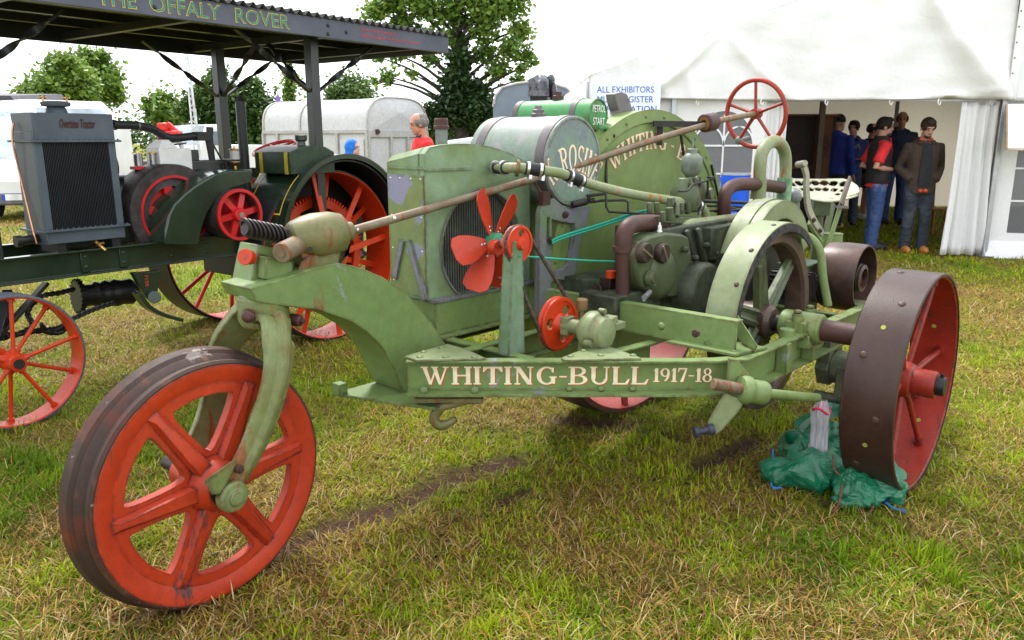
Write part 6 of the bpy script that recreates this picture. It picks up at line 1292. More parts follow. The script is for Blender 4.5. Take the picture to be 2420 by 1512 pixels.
person('child in a bright blue hood and hi-vis top beside the trailer', p.x, 10.2, -18, 1.49, (.05, .03, .02), skin=skin_mat('fair_skin', (.58, .33, .27)), topmat=cloth('sky_blue_fleece', (.012, .16, .60)), top='fleece', pants=cloth('dark_trousers', (.02, .02, .03)), shoe=SHB, hood='up', vest=(cloth('hi_vis', (.50, .62, .03)), cloth('hi_vis', (.50, .62, .03))))
# ================================================================= vehicles, poles and trees behind
WHT = plain('white_vehicle_paint', (.74, .75, .77), .25, var=.03, sc=2, bump=0); GLS = plain('vehicle_glass', (.10, .13, .15), .06, var=.2, sc=1, bump=0); TYR = plain('tyre_black', (.02, .02, .02), .8)
GLSP = plain('pale_windscreen', (.34, .40, .45), .08, var=.25, sc=1.2, bump=0)
def vehicle(name, label, cat, x, y, ang, prof, W, wins, front, wheels, extra=None, glass=None):
    """prof: side outline (f, z), f forwards from the centre; wins: side windows; front: windscreen quad between two profile points"""
    a = R(ang); F_ = V((math.cos(a), math.sin(a), 0)); S_ = V((math.sin(a), -math.cos(a), 0)); O_ = V((x, y, 0)); root = thing(name, label, cat, O_)
    P = lambda f, s, z: O_ + F_*f + S_*s + ZU*z
    mb = MB(); n = len(prof); rings = []
    for s, k in ((-W/2, .93), (-W/2+.10, 1.0), (W/2-.10, 1.0), (W/2, .93)):
        zc_ = .9; rings.append([P(f*(.985 if k < 1 else 1), s, zc_ + (z - zc_)*(k if z > zc_ else 1)) for f, z in prof])
    vs = [p for r in rings for p in r]; fs = [tuple(range(n)), tuple(reversed(range(3*n, 4*n)))]
    for r in range(3): fs += [(r*n+i, r*n+(i+1) % n, (r+1)*n+(i+1) % n, (r+1)*n+i) for i in range(n)]
    part('body', mb.add(vs, fs), WHT, root, sm=35, bev=.03)
    for w in wins:
        for sg in (1, -1): part('side_window', MB().prism([P(f, sg*(W/2 - .0), .9 + (z-.9)*.955) for f, z in w], S_*(sg*.012)), glass or GLS, root, sm=0)
    (f0, z0), (f1, z1) = front; nrm = V((0, 0, 0)) + F_*(z1-z0) + ZU*(f0-f1); nrm.normalize()
    q = [P(f0, -W*.43, z0), P(f0, W*.43, z0), P(f1, W*.39, z1), P(f1, -W*.39, z1)]
    part('windscreen', MB().hexa([p - nrm*.03 for p in q], [p + nrm*.012 for p in q]), GLSP, root, sm=0)
    for f, r in wheels:
        for sg in (1, -1): w_ = part('wheel', MB().cyl(P(f, sg*(W/2-.2), r), P(f, sg*(W/2+.01), r), r, n=24), TYR, root); part('wheel_rim', MB().cyl(P(f, sg*(W/2), r), P(f, sg*(W/2+.018), r), r*.62, n=18), M['band'], w_)
    for sg in (1, -1): part('headlight', MB().box(P(prof[0][0]-.04, sg*W*.36, .82), .16, .34, .20, F_, S_), plain('lamp_glass', (.6, .62, .64), .1, bump=0), root, bev=.03)
    part('grille', MB().box(P(prof[0][0]-.02, 0, .72), .10, W*.46, .16, F_, S_), M['black'], root, bev=.02); part('bumper', MB().box(P(prof[0][0]-.05, 0, .40), .26, W*.96, .22, F_, S_), plain('bumper_grey', (.12, .12, .13), .6), root, bev=.04)
    part('number_plate', MB().box(P(prof[0][0]+.085, 0, .44), .012, .52, .11, F_, S_), plain('plate_white', (.75, .75, .74), .4, bump=0), root); part('plate_band', MB().box(P(prof[0][0]+.087, .235, .44), .012, .05, .108, F_, S_), plain('plate_blue', (.02, .06, .45), .4, bump=0), root)
    if extra: extra(root, P, F_, S_)
    return root
VP = [(2.75, .45), (2.80, .80), (2.62, 1.08), (2.0, 1.28), (1.25, 2.22), (.9, 2.42), (-2.7, 2.46), (-2.78, 2.2), (-2.78, .40), (2.6, .36)]
def vtext(root, P, F_, S_):
    LB_ = plain('pale_blue_print', (.25, .55, .78), .5, bump=0); m = MB(); sans(m, 'SUPPLIERS OF QUALITY STEEL', P(-2.3, 1.008, 2.02), F_, ZU, 2.9, .13, lift=.012, shear=.2); part('lettering', m, LB_, root, sm=0, fix=False)
    m = MB()
    for z, h in ((1.62, .05), (1.54, .03)): m.box(P(-1.9, 1.006, z), 1.1, .012, h, F_, S_)
    m.prism([P(f, 1.006, z) for f, z in ((-1.5, 1.15), (-1.5, 1.5), (-1.15, 1.38), (-.8, 1.5), (-.8, 1.15), (-.95, 1.15), (-1.15, 1.33), (-1.35, 1.15))], S_*.012); part('logo', m, LB_, root, sm=0)
p = Yp(190, 330, 20.5)
vehicle('delivery_van', 'tall white van with pale blue lettering parked behind the grey radiator', 'van', p.x - .9, 21.0, -42, VP, 2.0, [[(1.75, 1.30), (1.25, 1.95), (.75, 1.95), (.75, 1.30)]], ((2.0, 1.28), (1.25, 2.22)), ((1.8, .34), (-1.7, .34)), vtext)
p = Yp(-20, 400, 14.5)
vehicle('delivery_van', 'white vehicle front cut off by the left edge, with dark windscreen and number plate', 'van', p.x - .15, 17.0, -80, [(2.2, .42), (2.26, .75), (2.1, 1.0), (1.45, 1.12), (.75, 1.75), (.3, 1.88), (-2.1, 1.88), (-2.2, 1.0), (-2.2, .40), (2.1, .34)], 1.8, [[(1.2, 1.14), (.72, 1.6), (.2, 1.6), (.2, 1.14)]], ((1.45, 1.12), (.75, 1.75)), ((1.45, .31), (-1.4, .31)))
p = Yp(1110, 330, 17)
vehicle('parked_car', 'white car showing only its roof beyond the grey-haired man', 'car', p.x + .1, 18.0, 160, [(2.0, .40), (2.05, .66), (1.9, .86), (1.0, 1.0), (.35, 1.46), (-.2, 1.53), (-1.2, 1.50), (-1.9, 1.05), (-2.0, .5), (1.9, .30)], 1.7, [[(.85, 1.0), (.3, 1.38), (-.2, 1.40), (-.2, 1.0)], [(-.28, 1.0), (-.28, 1.40), (-1.05, 1.38), (-1.5, 1.02)]], ((1.0, 1.0), (.35, 1.46)), ((1.25, .30), (-1.25, .30)))
p = Yp(527, 340, 27)
vehicle('parked_truck', 'small white truck far behind the canopy posts', 'truck', p.x, 28, -120, [(2.2, .5), (2.25, 1.0), (2.1, 1.3), (1.7, 1.9), (1.0, 1.95), (.9, 1.3), (-2.2, 1.25), (-2.2, .5)], 1.8, [[(1.75, 1.3), (1.55, 1.75), (1.05, 1.78), (1.05, 1.3)]], ((2.1, 1.3), (1.7, 1.9)), ((1.4, .35), (-1.4, .35)))
# livestock trailer
tcn = Yp(868, 307, 14.2); Dl = V((-.80, .60, 0)).normalized(); De = V((.50, .866, 0)).normalized(); TL, TW, zb_, zt_ = 2.95, 1.75, 1.62, 2.22
tr = thing('livestock_trailer', 'white metal livestock trailer with arched roof and rusty seams', 'trailer', V((tcn.x, tcn.y, 0)))
TR = paint('trailer_white', (.60, .60, .61), (.55, .55, .56), rust=.16, chip=-.4, sc=2, rc=(.25, .14, .09), under=None, edge=0); TRG = paint('trailer_grey', (.42, .41, .40), (.50, .49, .47), rust=.25, chip=-.4, sc=3, rc=(.22, .11, .06), under=None)
C0 = V((tcn.x, tcn.y, 0)); TP = lambda a, e, z: C0 + Dl*a + De*e + ZU*z
def archp(i, n=16, off=0.0): t = math.pi*i/n; c_, s_ = math.cos(t), math.sin(t); return TW/2 - (TW/2+off)*math.copysign(abs(c_)**.62, c_), zb_ + (zt_ - zb_ + off)*abs(s_)**.62
vs = []
for a in np.linspace(0, TL, 7):
    for i in range(17): e, z = archp(i); vs.append(TP(a, e, z))
part('roof', MB().add(vs, [(k*17+i, k*17+i+1, (k+1)*17+i+1, (k+1)*17+i) for k in range(6) for i in range(16)]), TR, tr, sm=60, fix=False)
en_ = MB(); cen = TP(-.06, TW/2, zb_ + .34); pts = [TP(0, *archp(i)) for i in range(17)]; b0, b1 = TP(0, 0, zb_), TP(0, TW, zb_)
vs = pts + [cen]; en_.add(vs, [(i, i+1, 17) for i in range(16)] + [(16, 0, 17)]); part('roof_end', en_, TR, tr, sm=0, fix=False)
part('side_wall', MB().box(TP(TL/2, .02, .95), TL, .04, 1.30, Dl, De), TR, tr, sm=0); part('end_wall', MB().box(TP(.02, TW/2, .95), .04, TW-.01, 1.30, Dl, De), TR, tr, sm=0); part('side_wall', MB().box(TP(TL/2, TW-.02, .95), TL, .04, 1.30, Dl, De), TR, tr, sm=0)
part('chassis', MB().box(TP(TL/2, TW/2, .5), TL+.1, TW-.3, .12, Dl, De), TRG, tr)
part('belt_rail', MB().box(TP(TL/2, -.012, zb_), TL+.04, .05, .06, Dl, De), TRG, tr, bev=.004); part('belt_rail', MB().box(TP(-.012, TW/2, zb_-.04), .05, TW+.04, .11, Dl, De), TRG, tr, bev=.004)
for a in (.0, .78, 1.55, 2.5, TL): part('side_post', MB().box(TP(a, -.02, .95), .06, .05, 1.3, Dl, De), TRG, tr, bev=.003)
for e in (.0, .62, 1.12, 1.60, TW): part('end_post', MB().box(TP(-.02, e, .95), .05, .06, 1.22, Dl, De), TRG, tr, bev=.003)
for a in (.0, TL*.62, TL):
    ar = [TP(a, *archp(i, off=.012)) for i in range(17)]; part('roof_hoop', MB().sweep(ar, [(.022, .010)]*17, sec=[(-1, -1), (1, -1), (1, 1), (-1, 1)], side=Dl), TRG, tr, sm=40)
part('door', MB().box(TP(.40, -.012, .93), .62, .03, 1.12, Dl, De), TR, tr, bev=.006); part('door_latch', MB().box(TP(.76, -.04, 1.12), .05, .04, .09, Dl, De), M['rust'], tr)
part('lamp', MB().cyl(TP(-.03, .22, zb_+.0), TP(-.07, .22, zb_+.0), .045, n=12), M['rust'], tr)
for a in (1.3, 2.1): part('wheel', MB().cyl(TP(a, -.08, .33), TP(a, .16, .33), .33, n=24), TYR, tr)
# grey box body with rounded top
gb0 = Yp(1165, 270, 15.0); gb1 = Yp(1366, 270, 15.0); gt = Yp(1260, 196, 15.0).z; gx0, gx1 = gb0.x, gb1.x
bx_ = thing('box_trailer', 'grey-blue box trailer with rounded top behind the petrol tank', 'trailer', V(((gx0+gx1)/2, 15, 0)))
ol = [(gx0, .55), (gx1, .55), (gx1, gt-.42), (gx1-.06, gt-.24), (gx1-.22, gt-.09), (gx1-.5, gt-.01), ((gx0+gx1)/2, gt+.03), (gx0+.42, gt-.01), (gx0+.17, gt-.08), (gx0+.05, gt-.22), (gx0, gt-.42)]
GB = plain('grey_blue_panel', (.155, .19, .235), .45, var=.08, sc=2)
part('body', MB().prism([V((x, 15, z)) for x, z in ol], V((.25, 2.8, 0))), GB, bx_, sm=40)
part('edge_trim', MB().sweep([V((x, 14.985, z)) for x, z in ol[2:]], .022, 8), TRG, bx_); part('hinge', MB().box(V((gx0 + .02, 14.97, gt-.35)), .05, .03, .05).box(V((gx0 + .02, 14.97, gt-.75)), .05, .03, .05), TRG, bx_)
for s in (gx0 + .2, gx1 - .1): part('wheel', MB().cyl(V((s - .1, 16.3, .36)), V((s + .1, 16.3, .36)), .36, n=22), TYR, bx_)
# black loudspeaker column with a bin bag tied over its top
sp0 = Yp(1256, 300, 12.5); sp1 = Yp(1296, 300, 12.5); sz = Yp(1275, 192, 12.5).z; sw2 = sp1.x - sp0.x
spk = thing('loudspeaker', 'tall black loudspeaker column with grey plastic bag over its top', 'loudspeaker', V((sp0.x + sw2/2, 12.6, 0)))
RX = V((1, -.25, 0)).normalized(); RY = V((.25, 1, 0)).normalized()
part('cabinet', MB().box(V((sp0.x + sw2/2, 12.62, 1.05 + (sz-1.1)/2)), sw2, .26, sz - 1.1, RX, RY), M['black'], spk, bev=.008); part('stand', MB().cyl(V((sp0.x + sw2/2, 12.62, 0)), V((sp0.x + sw2/2, 12.62, 1.06)), .03, n=12).box(V((sp0.x + sw2/2, 12.62, .02)), .5, .5, .04), M['black'], spk)
random.seed(5); bgm = MB(); n1_, n2_ = 44, 14; vs = []
for j in range(n2_+1):
    t = j/n2_
    for i in range(n1_):
        a = 2*math.pi*i/n1_; rx_ = (sw2/2 + .03)*(1 if t < .75 else 1 - .7*((t-.75)/.25)**1.5); ry_ = .16*(1 if t < .75 else 1 - .6*((t-.75)/.25)**1.5); cx_, sy_ = math.cos(a), math.sin(a)
        q = max(abs(cx_), abs(sy_)); w = .02*math.sin(9*a + 5*t) + .015*math.sin(17*a - 7*t) + random.uniform(-.008, .008)
        vs.append(V((sp0.x + sw2/2, 12.62, sz - .22 + .30*t + .03*math.sin(5*a)*t)) + RX*(cx_/q*rx_*(1 + w*2)) + RY*(sy_/q*ry_*(1 + w*3)))
bgm.add(vs, [(j*n1_+i, j*n1_+(i+1) % n1_, (j+1)*n1_+(i+1) % n1_, (j+1)*n1_+i) for j in range(n2_) for i in range(n1_)] + [tuple(range(n2_*n1_, n2_*n1_+n1_))])
part('bag', bgm, plain('bin_bag_grey', (.10, .10, .125), .28, var=.35, sc=5, bump=.3), spk, sm=20, fix=False)
part('bag_tail', MB().ell(V((sp1.x + .07, 12.55, sz - .16)), .06, .08, .16, n=10, k=6).ell(V((sp1.x + .03, 12.55, sz + .02)), .07, .09, .09, n=10, k=6), plain('bag_black', (.03, .03, .035), .25, var=.4, sc=9, bump=.6), spk, sm=0)
# pole, mast, pennant, wire, red machine
mt = Yp(440, 134, 25); mb0 = Yp(448, 300, 25); ms = thing('lattice_mast', 'slim white lattice mast rising behind the canopy', 'mast', V((mt.x, 25, 0)))
WM_ = plain('mast_white', (.62, .64, .66), .4)
for dx, dy in ((-.10, 0), (.10, 0), (0, .15)): part('leg', MB().cyl(V((mt.x + .10 + dx, 25 + dy, 0)), V((mt.x + dx*.35, 25 + dy*.4, mt.z + .6)), .028, n=8), WM_, ms)
la = MB()
for i in range(26):
    z0, z1 = .2 + i*.17, .37 + i*.17; f = lambda z: 1 - .65*z/(mt.z + .6); c_ = lambda z: mt.x + .10*(1 - z/(mt.z+.6)); s_ = 1 if i % 2 else -1
    la.cyl(V((c_(z0) - .1*f(z0)*s_, 25, z0)), V((c_(z1) + .1*f(z1)*s_, 25, z1)), .014, n=5)
part('lacing', la, WM_, ms); part('side_mast', MB().cyl(V((mb0.x + .24, 25, .5)), V((mb0.x + .22, 25, mb0.z + .55)), .03, n=8).cyl(V((mb0.x + .05, 25, mb0.z+.5)), V((mb0.x + .22, 25, mb0.z + .5)), .02, n=6), WM_, ms)
rm = Yp(392, 300, 23); rd_m = thing('red_machine', 'bright red farm machine partly hidden beside the white van', 'machine', V((rm.x, 23, 0)))
RM = plain('machine_red', (.62, .03, .02), .4)
part('arm', MB().bar(V((rm.x - .3, 23, .9)), V((rm.x + .05, 23, rm.z + .1)), .22, .2).bar(V((rm.x + .05, 23, rm.z + .1)), V((rm.x + .3, 23, rm.z - .15)), .16, .14), RM, rd_m, bev=.03); part('bucket', MB().box(V((rm.x + .22, 23, rm.z - .18)), .35, .4, .16).box(V((rm.x - .05, 23, rm.z)), .3, .34, .22), RM, rd_m, bev=.04); part('chassis', MB().box(V((rm.x - .3, 23, .5)), .8, 1.2, .5), M['black'], rd_m, bev=.04)
fp = Yp(657, 237, 30); fg = thing('pennant', 'small purple pennant above the trailer', 'flag', V((fp.x, 30, 0)))
part('cloth', MB().prism([V((fp.x - .17, 30, fp.z - .22)), V((fp.x + .17, 30, fp.z - .25)), V((fp.x + .0, 30, fp.z + .28))], V((0, .03, 0))), plain('purple', (.20, .12, .50), .6), fg); part('staff', MB().cyl(V((fp.x, 30.03, 0)), V((fp.x, 30.03, fp.z + .2)), .02, n=6), M['iron'], fg)
w0, w1 = Yp(900, 134, 34), Yp(1560, 142, 34); o = part('overhead_wire', MB().sweep([w0 + (w1-w0)*t + V((0, 0, -.1*math.sin(math.pi*t))) for t in np.linspace(-1.2, 1.4, 20)], .012, 5), M['iron'], None, sm=60, org=w0); tag(o, 'thin overhead wire crossing the sky by the tall tree', 'wire')
rfb = Yp(20, 232, 26); sd_ = thing('shed', 'dark slate roof corner showing above the van at the left edge', 'shed', V((rfb.x, 27, 0)))
part('roof', MB().prism([V((rfb.x - 3, 26, rfb.z - .1)), V((rfb.x + .25, 26, rfb.z - .12)), V((rfb.x + .05, 26, rfb.z + .08)), V((rfb.x - 3, 26, rfb.z + .1))], V((0, 3, .2))), plain('slate_roof', (.06, .055, .065), .6), sd_); part('wall', MB().box(V((rfb.x - 1.6, 27.5, rfb.z/2 - .05)), 2.6, 2.4, rfb.z - .1), plain('shed_wall', (.3, .3, .3), .8), sd_)
# ---------------------------------------------------------------- trees
def leafmat(name, c0, c1, c2, tr=.35):
    t = NT(name); g_ = t.n('ShaderNodeNewGeometry'); cr = t.n('ShaderNodeValToRGB'); e = cr.color_ramp.elements; e[0].position = 0; e[0].color = (*c0, 1); e[1].position = 1; e[1].color = (*c2, 1); m_ = e.new(.55); m_.color = (*c1, 1)
    v = t.obj(); mx_ = t.n('ShaderNodeMath', operation='ADD'); m2 = t.n('ShaderNodeMath', operation='MULTIPLY'); m2.inputs[1].default_value = .5; t.l(g_.outputs['Random Per Island'], m2.inputs[0]); t.l(m2.outputs[0], mx_.inputs[0])
    m3 = t.n('ShaderNodeMapRange'); m3.inputs[1].default_value = .3; m3.inputs[2].default_value = .7; m3.inputs[4].default_value = .5; t.l(t.noise(.55, 4, .6, v), m3.inputs[0]); t.l(m3.outputs[0], mx_.inputs[1]); t.l(mx_.outputs[0], cr.inputs[0]); t.col(cr.outputs[0]); t.set(Roughness=.5)
    tb = t.n('ShaderNodeBsdfTranslucent'); t.l(cr.outputs[0], tb.inputs[0]); ms = t.n('ShaderNodeMixShader'); ms.inputs[0].default_value = tr; t.l(t.bsdf.outputs[0], ms.inputs[1]); t.l(tb.outputs[0], ms.inputs[2]); t.l(ms.outputs[0], t.out.inputs[0]); return t.m
BARK = plain('bark', (.055, .045, .035), .9, var=.35, sc=4, bump=.8)
RNG = np.random.default_rng(11)
def leaves(clusters, n, size, shell=.55, flat=.8, droop=.0):
    """clusters: (x, y, z, rx, ry, rz); leaf-sized bent quads through each cluster's volume"""
    cl = np.array(clusters, float); wgt = (cl[:, 3]*cl[:, 4]*cl[:, 5])**(2/3); idx = RNG.choice(len(cl), n, p=wgt/wgt.sum())
    d = RNG.normal(size=(n, 3)); d /= np.linalg.norm(d, axis=1)[:, None]; r = RNG.random(n)**shell; r *= 1 + .22*RNG.normal(size=n)*(r > .7)
    # twig clumps: pull leaves towards a random set of twig points per cluster
    p = cl[idx, :3] + d*r[:, None]*cl[idx, 3:6]
    nt_ = max(20, n//26); ti = RNG.integers(0, n, nt_); near = ti[RNG.integers(0, nt_, n)]; same = idx[near] == idx
    p[same] = p[near[same]] + RNG.normal(size=(same.sum(), 3))*size*1.5
    ax_ = RNG.normal(size=(n, 3)); ax_[:, 2] = ax_[:, 2]*.6 - droop; ax_ /= np.linalg.norm(ax_, axis=1)[:, None]; up = RNG.normal(size=(n, 3))*.6 + np.array([0, 0, 1.0]); sd = np.cross(ax_, up); sd /= np.linalg.norm(sd, axis=1)[:, None] + 1e-9
    L_ = size*RNG.uniform(.6, 1.35, n)[:, None]; W_ = L_*.32; nn = np.cross(sd, ax_)
    v = np.empty((n, 4, 3)); v[:, 0] = p; v[:, 1] = p + ax_*L_*.5 + sd*W_ - nn*L_*.08; v[:, 2] = p + ax_*L_; v[:, 3] = p + ax_*L_*.5 - sd*W_ - nn*L_*.08
    return v.reshape(-1, 3)
def np_quads(name, v, mat, parent, nv=4):
    og = np.array(root_loc(parent)) if parent else np.zeros(3); me = bpy.data.meshes.new(name); n = len(v)//nv; me.vertices.add(len(v)); me.vertices.foreach_set('co', (v - og).astype(np.float32).ravel())
    me.loops.add(len(v)); me.loops.foreach_set('vertex_index', np.arange(len(v), dtype=np.int32)); me.polygons.add(n); me.polygons.foreach_set('loop_start', np.arange(0, len(v), nv, dtype=np.int32)); me.materials.append(mat); me.update(); me.validate()
    o = bpy.data.objects.new(name, me); COL.objects.link(o); o.parent = parent; return o
def tree(label, u, y, cl, n, size, mat, trunk=.25, ttop=None, limbs=True, ivy=None, ivymat=None, name='tree', cat='tree', droop=.1, shell=.55, dscale=1.0):
    k = y/FPX*1.0; b = Yp(u, 325, y); root = thing(name, label, cat, V((b.x, y, 0)))
    def C(uv): p = Yp(uv[0], uv[1], y); r = uv[2]*k; rz = (uv[3] if len(uv) > 3 else uv[2]*.85)*k; return (p.x, y + RNG.uniform(-.5, .5)*r*1.6*dscale, p.z, r, r*1.1*dscale, rz)
    CL = [C(c) for c in cl]; fol = np_quads('crown', leaves(CL, n, size, shell, droop=droop), mat, root)
    top_ = V((b.x, y, ttop or max(c[2] for c in CL)*.85)); mb = MB()
    tp_ = smooth_path([V((b.x, y, -.1)), V((b.x + .08, y, top_.z*.3)), V((b.x - .05, y, top_.z*.65)), top_], 4); mb.sweep(tp_, [trunk*(1.15 - .95*i/(len(tp_)-1)) for i in range(len(tp_))], 10)
    if limbs:
        for c in CL:
            e = V(c[:3]); zs = max(.35*top_.z, min(e.z - .3, top_.z) - .35*abs(e.x - b.x) - .3); s_ = V((b.x, y, zs)); m_ = s_*.5 + e*.5 + V((0, 0, .08*(e-s_).length)); mb.sweep(smooth_path([s_, m_, e], 3), [trunk*.30*(1 - .8*i/6) for i in range(7)], 6)
    part('trunk', mb, BARK, root, sm=60)
    if ivy: np_quads('ivy', leaves([C(c) for c in ivy], ivymat[1], ivymat[2], .5), ivymat[0], root)
    return root
LG = leafmat('ash_leaves', (.075, .15, .022), (.155, .27, .040), (.29, .39, .07), .45); LD = leafmat('ivy_leaves', (.014, .035, .008), (.028, .065, .014), (.06, .12, .022), .2)
LY = leafmat('willow_leaves', (.075, .15, .02), (.15, .25, .035), (.27, .34, .06)); LB2 = leafmat('hedge_leaves', (.025, .06, .012), (.06, .13, .02), (.16, .22, .04)); LR = leafmat('far_leaves', (.04, .09, .018), (.08, .15, .028), (.14, .20, .04), .25)
big = [(890, 30, 34), (930, 5, 40), (955, 55, 34), (905, 85, 22), (960, 110, 30), (915, 180, 24), (940, 130, 18), (1000, 15, 42), (1000, 85, 34), (1015, 135, 24), (1050, 30, 44), (1110, -10, 48), (1140, 60, 42), (1160, 20, 44), (1205, 15, 40), (1228, 65, 34), (1245, 128, 22), (1205, 115, 34), (1175, 165, 32), (1222, 190, 18), (1145, 120, 34), (1055, 90, 26), (990, -60, 52), (1080, -100, 60), (1170, -70, 56), (1235, -30, 40), (935, -40, 40), (885, 190, 10), (1262, 150, 10), (975, 175, 14), (1232, 160, 16), (895, 135, 12)]
tree('tall ash tree with dark ivy-covered trunk and open feathery crown', 1085, 26, big, 15000, .18, LG, .26, 6.5, ivy=[(1085, 235, 44), (1078, 190, 36), (1088, 140, 28), (1085, 90, 20), (1112, 262, 46), (1055, 268, 40), (1128, 215, 26), (1090, 45, 14), (1150, 262, 34), (1020, 275, 30)], ivymat=(LD, 15000, .16))
tree('yellow-green bushy tree behind the white van, left of its darker neighbour', 145, 40, [(105, 195, 36), (150, 165, 38), (178, 195, 42), (85, 222, 32), (140, 218, 44), (195, 225, 34), (125, 150, 22), (65, 205, 14), (165, 145, 20)], 12000, .24, LY, .2, droop=.3)
tree('darker leaning tree beside the yellow-green tree at the left', 225, 43, [(212, 150, 30), (235, 175, 34), (255, 205, 30), (220, 215, 36), (200, 130, 18), (240, 130, 14), (272, 225, 20)], 9000, .24, LG, .2, droop=.3)
tree('rounded dark tree far off between canopy post and tall tree', 825, 60, [(825, 218, 48, 34), (795, 228, 26), (855, 228, 26), (825, 205, 34, 22)], 8000, .30, LR, .3, limbs=False)
tree('dark green overgrown shrub behind the exhaust stack', 545, 31, [(505, 205, 34), (470, 235, 34), (545, 235, 48), (590, 240, 42), (618, 270, 34), (560, 295, 44), (500, 290, 40), (640, 250, 22), (450, 262, 26), (520, 170, 18), (600, 200, 18), (610, 320, 30)], 16000, .20, LB2, .12, name='shrub', cat='shrub')
tree('yellow-green shrub between the van and the white mast', 385, 34, [(385, 240, 26), (410, 262, 28), (362, 252, 20), (395, 280, 30)], 5000, .22, LY, .1, name='shrub', cat='shrub')
tree('dark bushes at the foot of the tall ash tree', 1190, 29, [(1195, 255, 30), (1228, 262, 26), (1160, 285, 36), (1100, 300, 40), (1035, 300, 36), (1230, 290, 32), (1000, 290, 28)], 9000, .20, LB2, .1, name='shrub', cat='shrub')
# ivy-clad pole
ip = Yp(686, 150, 38); io = thing('ivy_pole', 'old telegraph pole wrapped in green ivy above the trailer', 'pole', V((ip.x, 38, 0)))
part('pole_shaft', MB().cyl(V((ip.x, 38, 0)), V((ip.x, 38, ip.z + .4)), .11, .09, 10), BARK, io); np_quads('ivy', leaves([(Yp(684, v, 38).x, 38, Yp(684, v, 38).z, r*38/FPX, r*38/FPX, 16*38/FPX) for v, r in ((235, 15), (215, 13), (195, 11), (178, 8), (165, 6))], 1600, .2, .5), LG, io)
part('guard_wire', MB().cyl(V((ip.x + .14, 37.9, 0)), V((ip.x + .08, 37.9, ip.z)), .03, n=6), M['fascia'], io)
hd_ = [(x, 52 + 2*math.sin(x), 1.2 + .5*math.sin(.7*x), 2.0, 1.5, 1.5 + .4*math.sin(1.9*x)) for x in np.arange(-52, 14, 1.7)]
o = np_quads('hedge', leaves(hd_, 22000, .32, .5), LB2, None); tag(o, None, None, None, 'stuff')
# ================================================================= ground, grass and small things lying on it
def vnoise(x, y, sc, seed, octv=4):
    out = np.zeros_like(x); amp = 1; tot = 0
    for o in range(octv):
        r = np.random.default_rng(seed + o); G = r.random((64, 64)); fx, fy = x*sc, y*sc; ix, iy = np.floor(fx).astype(int), np.floor(fy).astype(int); tx, ty = fx - ix, fy - iy; tx = tx*tx*(3-2*tx); ty = ty*ty*(3-2*ty)
        g = lambda a, b: G[a % 64, b % 64]
        out += amp*((g(ix, iy)*(1-tx) + g(ix+1, iy)*tx)*(1-ty) + (g(ix, iy+1)*(1-tx) + g(ix+1, iy+1)*tx)*ty); tot += amp; amp *= .55; sc *= 2.07
    return out/tot
def segd(x, y, a, b):
    ax_, ay = a; dx, dy = b[0]-a[0], b[1]-a[1]; t = np.clip(((x-ax_)*dx + (y-ay)*dy)/(dx*dx+dy*dy), 0, 1); return np.hypot(x - ax_ - t*dx, y - ay - t*dy)
def gp(u, v): p = Zp(u, v); return (p.x, p.y)
MUD = [(gp(640, 1300), gp(800, 1240), .10), (gp(800, 1240), gp(910, 1205), .15), (gp(900, 1210), gp(1080, 1125), .10), (gp(1080, 1120), gp(1210, 1085), .13), (gp(1330, 990), gp(1480, 1000), .12), (gp(1480, 1010), gp(1600, 1040), .07), (gp(330, 1455), gp(560, 1380), .07), (gp(1640, 1110), gp(1780, 1040), .08), (gp(2110, 1170), gp(1960, 1190), .06), (gp(1180, 1185), gp(1240, 1160), .06)]
def mud(x, y):
    m = np.zeros_like(x); w = .16 + 1.5*vnoise(x, y, 4.5, 90, 5)
    for a, b, r in MUD: m = np.maximum(m, np.clip(1.2 - segd(x, y, a, b)/(r*w), 0, 1))
    return m
def dry(x, y): return np.clip((vnoise(x, y, .9, 20, 5)*.62 + vnoise(x, y, 4.2, 40, 3)*.38 - .33)/.32, 0, 1)
def hgt(x, y): return .020*(vnoise(x, y, 2.6, 60, 4) - .5) - .022*mud(x, y)*vnoise(x, y, 9, 70, 3)
XS = np.concatenate([np.arange(-2.6, 3.4, .03)]); YS_ = np.concatenate([np.arange(1.2, 5.2, .03)])
def gridmesh(xs, ys, zoff=0):
    X, Y = np.meshgrid(xs, ys); Z = hgt(X, Y) + zoff; v = np.stack([X, Y, Z], -1).reshape(-1, 3); nx, ny = len(xs), len(ys); i = np.arange(nx*ny).reshape(ny, nx); f = np.stack([i[:-1, :-1], i[:-1, 1:], i[1:, 1:], i[1:, :-1]], -1).reshape(-1, 4); return v, f
xs = np.concatenate([np.arange(-90, -12, 6), np.arange(-12, -3.2, .25), np.arange(-3.2, 4.2, .035), np.arange(4.2, 14, .25), np.arange(14, 95, 6)])
ys = np.concatenate([[-12, -4, 0], np.arange(1.0, 5.6, .035), np.arange(5.6, 20, .2), np.arange(20, 60, 3), np.arange(60, 420, 40)])
v, f = gridmesh(xs, ys); me = bpy.data.meshes.new('ground'); me.vertices.add(len(v)); me.vertices.foreach_set('co', v.astype(np.float32).ravel()); me.loops.add(f.size); me.loops.foreach_set('vertex_index', f.astype(np.int32).ravel()); me.polygons.add(len(f)); me.polygons.foreach_set('loop_start', np.arange(0, f.size, 4, dtype=np.int32)); me.update(); me.validate(); me.shade_smooth()
at = me.attributes.new('mud', 'FLOAT', 'POINT'); at.data.foreach_set('value', mud(v[:, 0], v[:, 1]).astype(np.float32)); at = me.attributes.new('dry', 'FLOAT', 'POINT'); at.data.foreach_set('value', dry(v[:, 0], v[:, 1]).astype(np.float32))
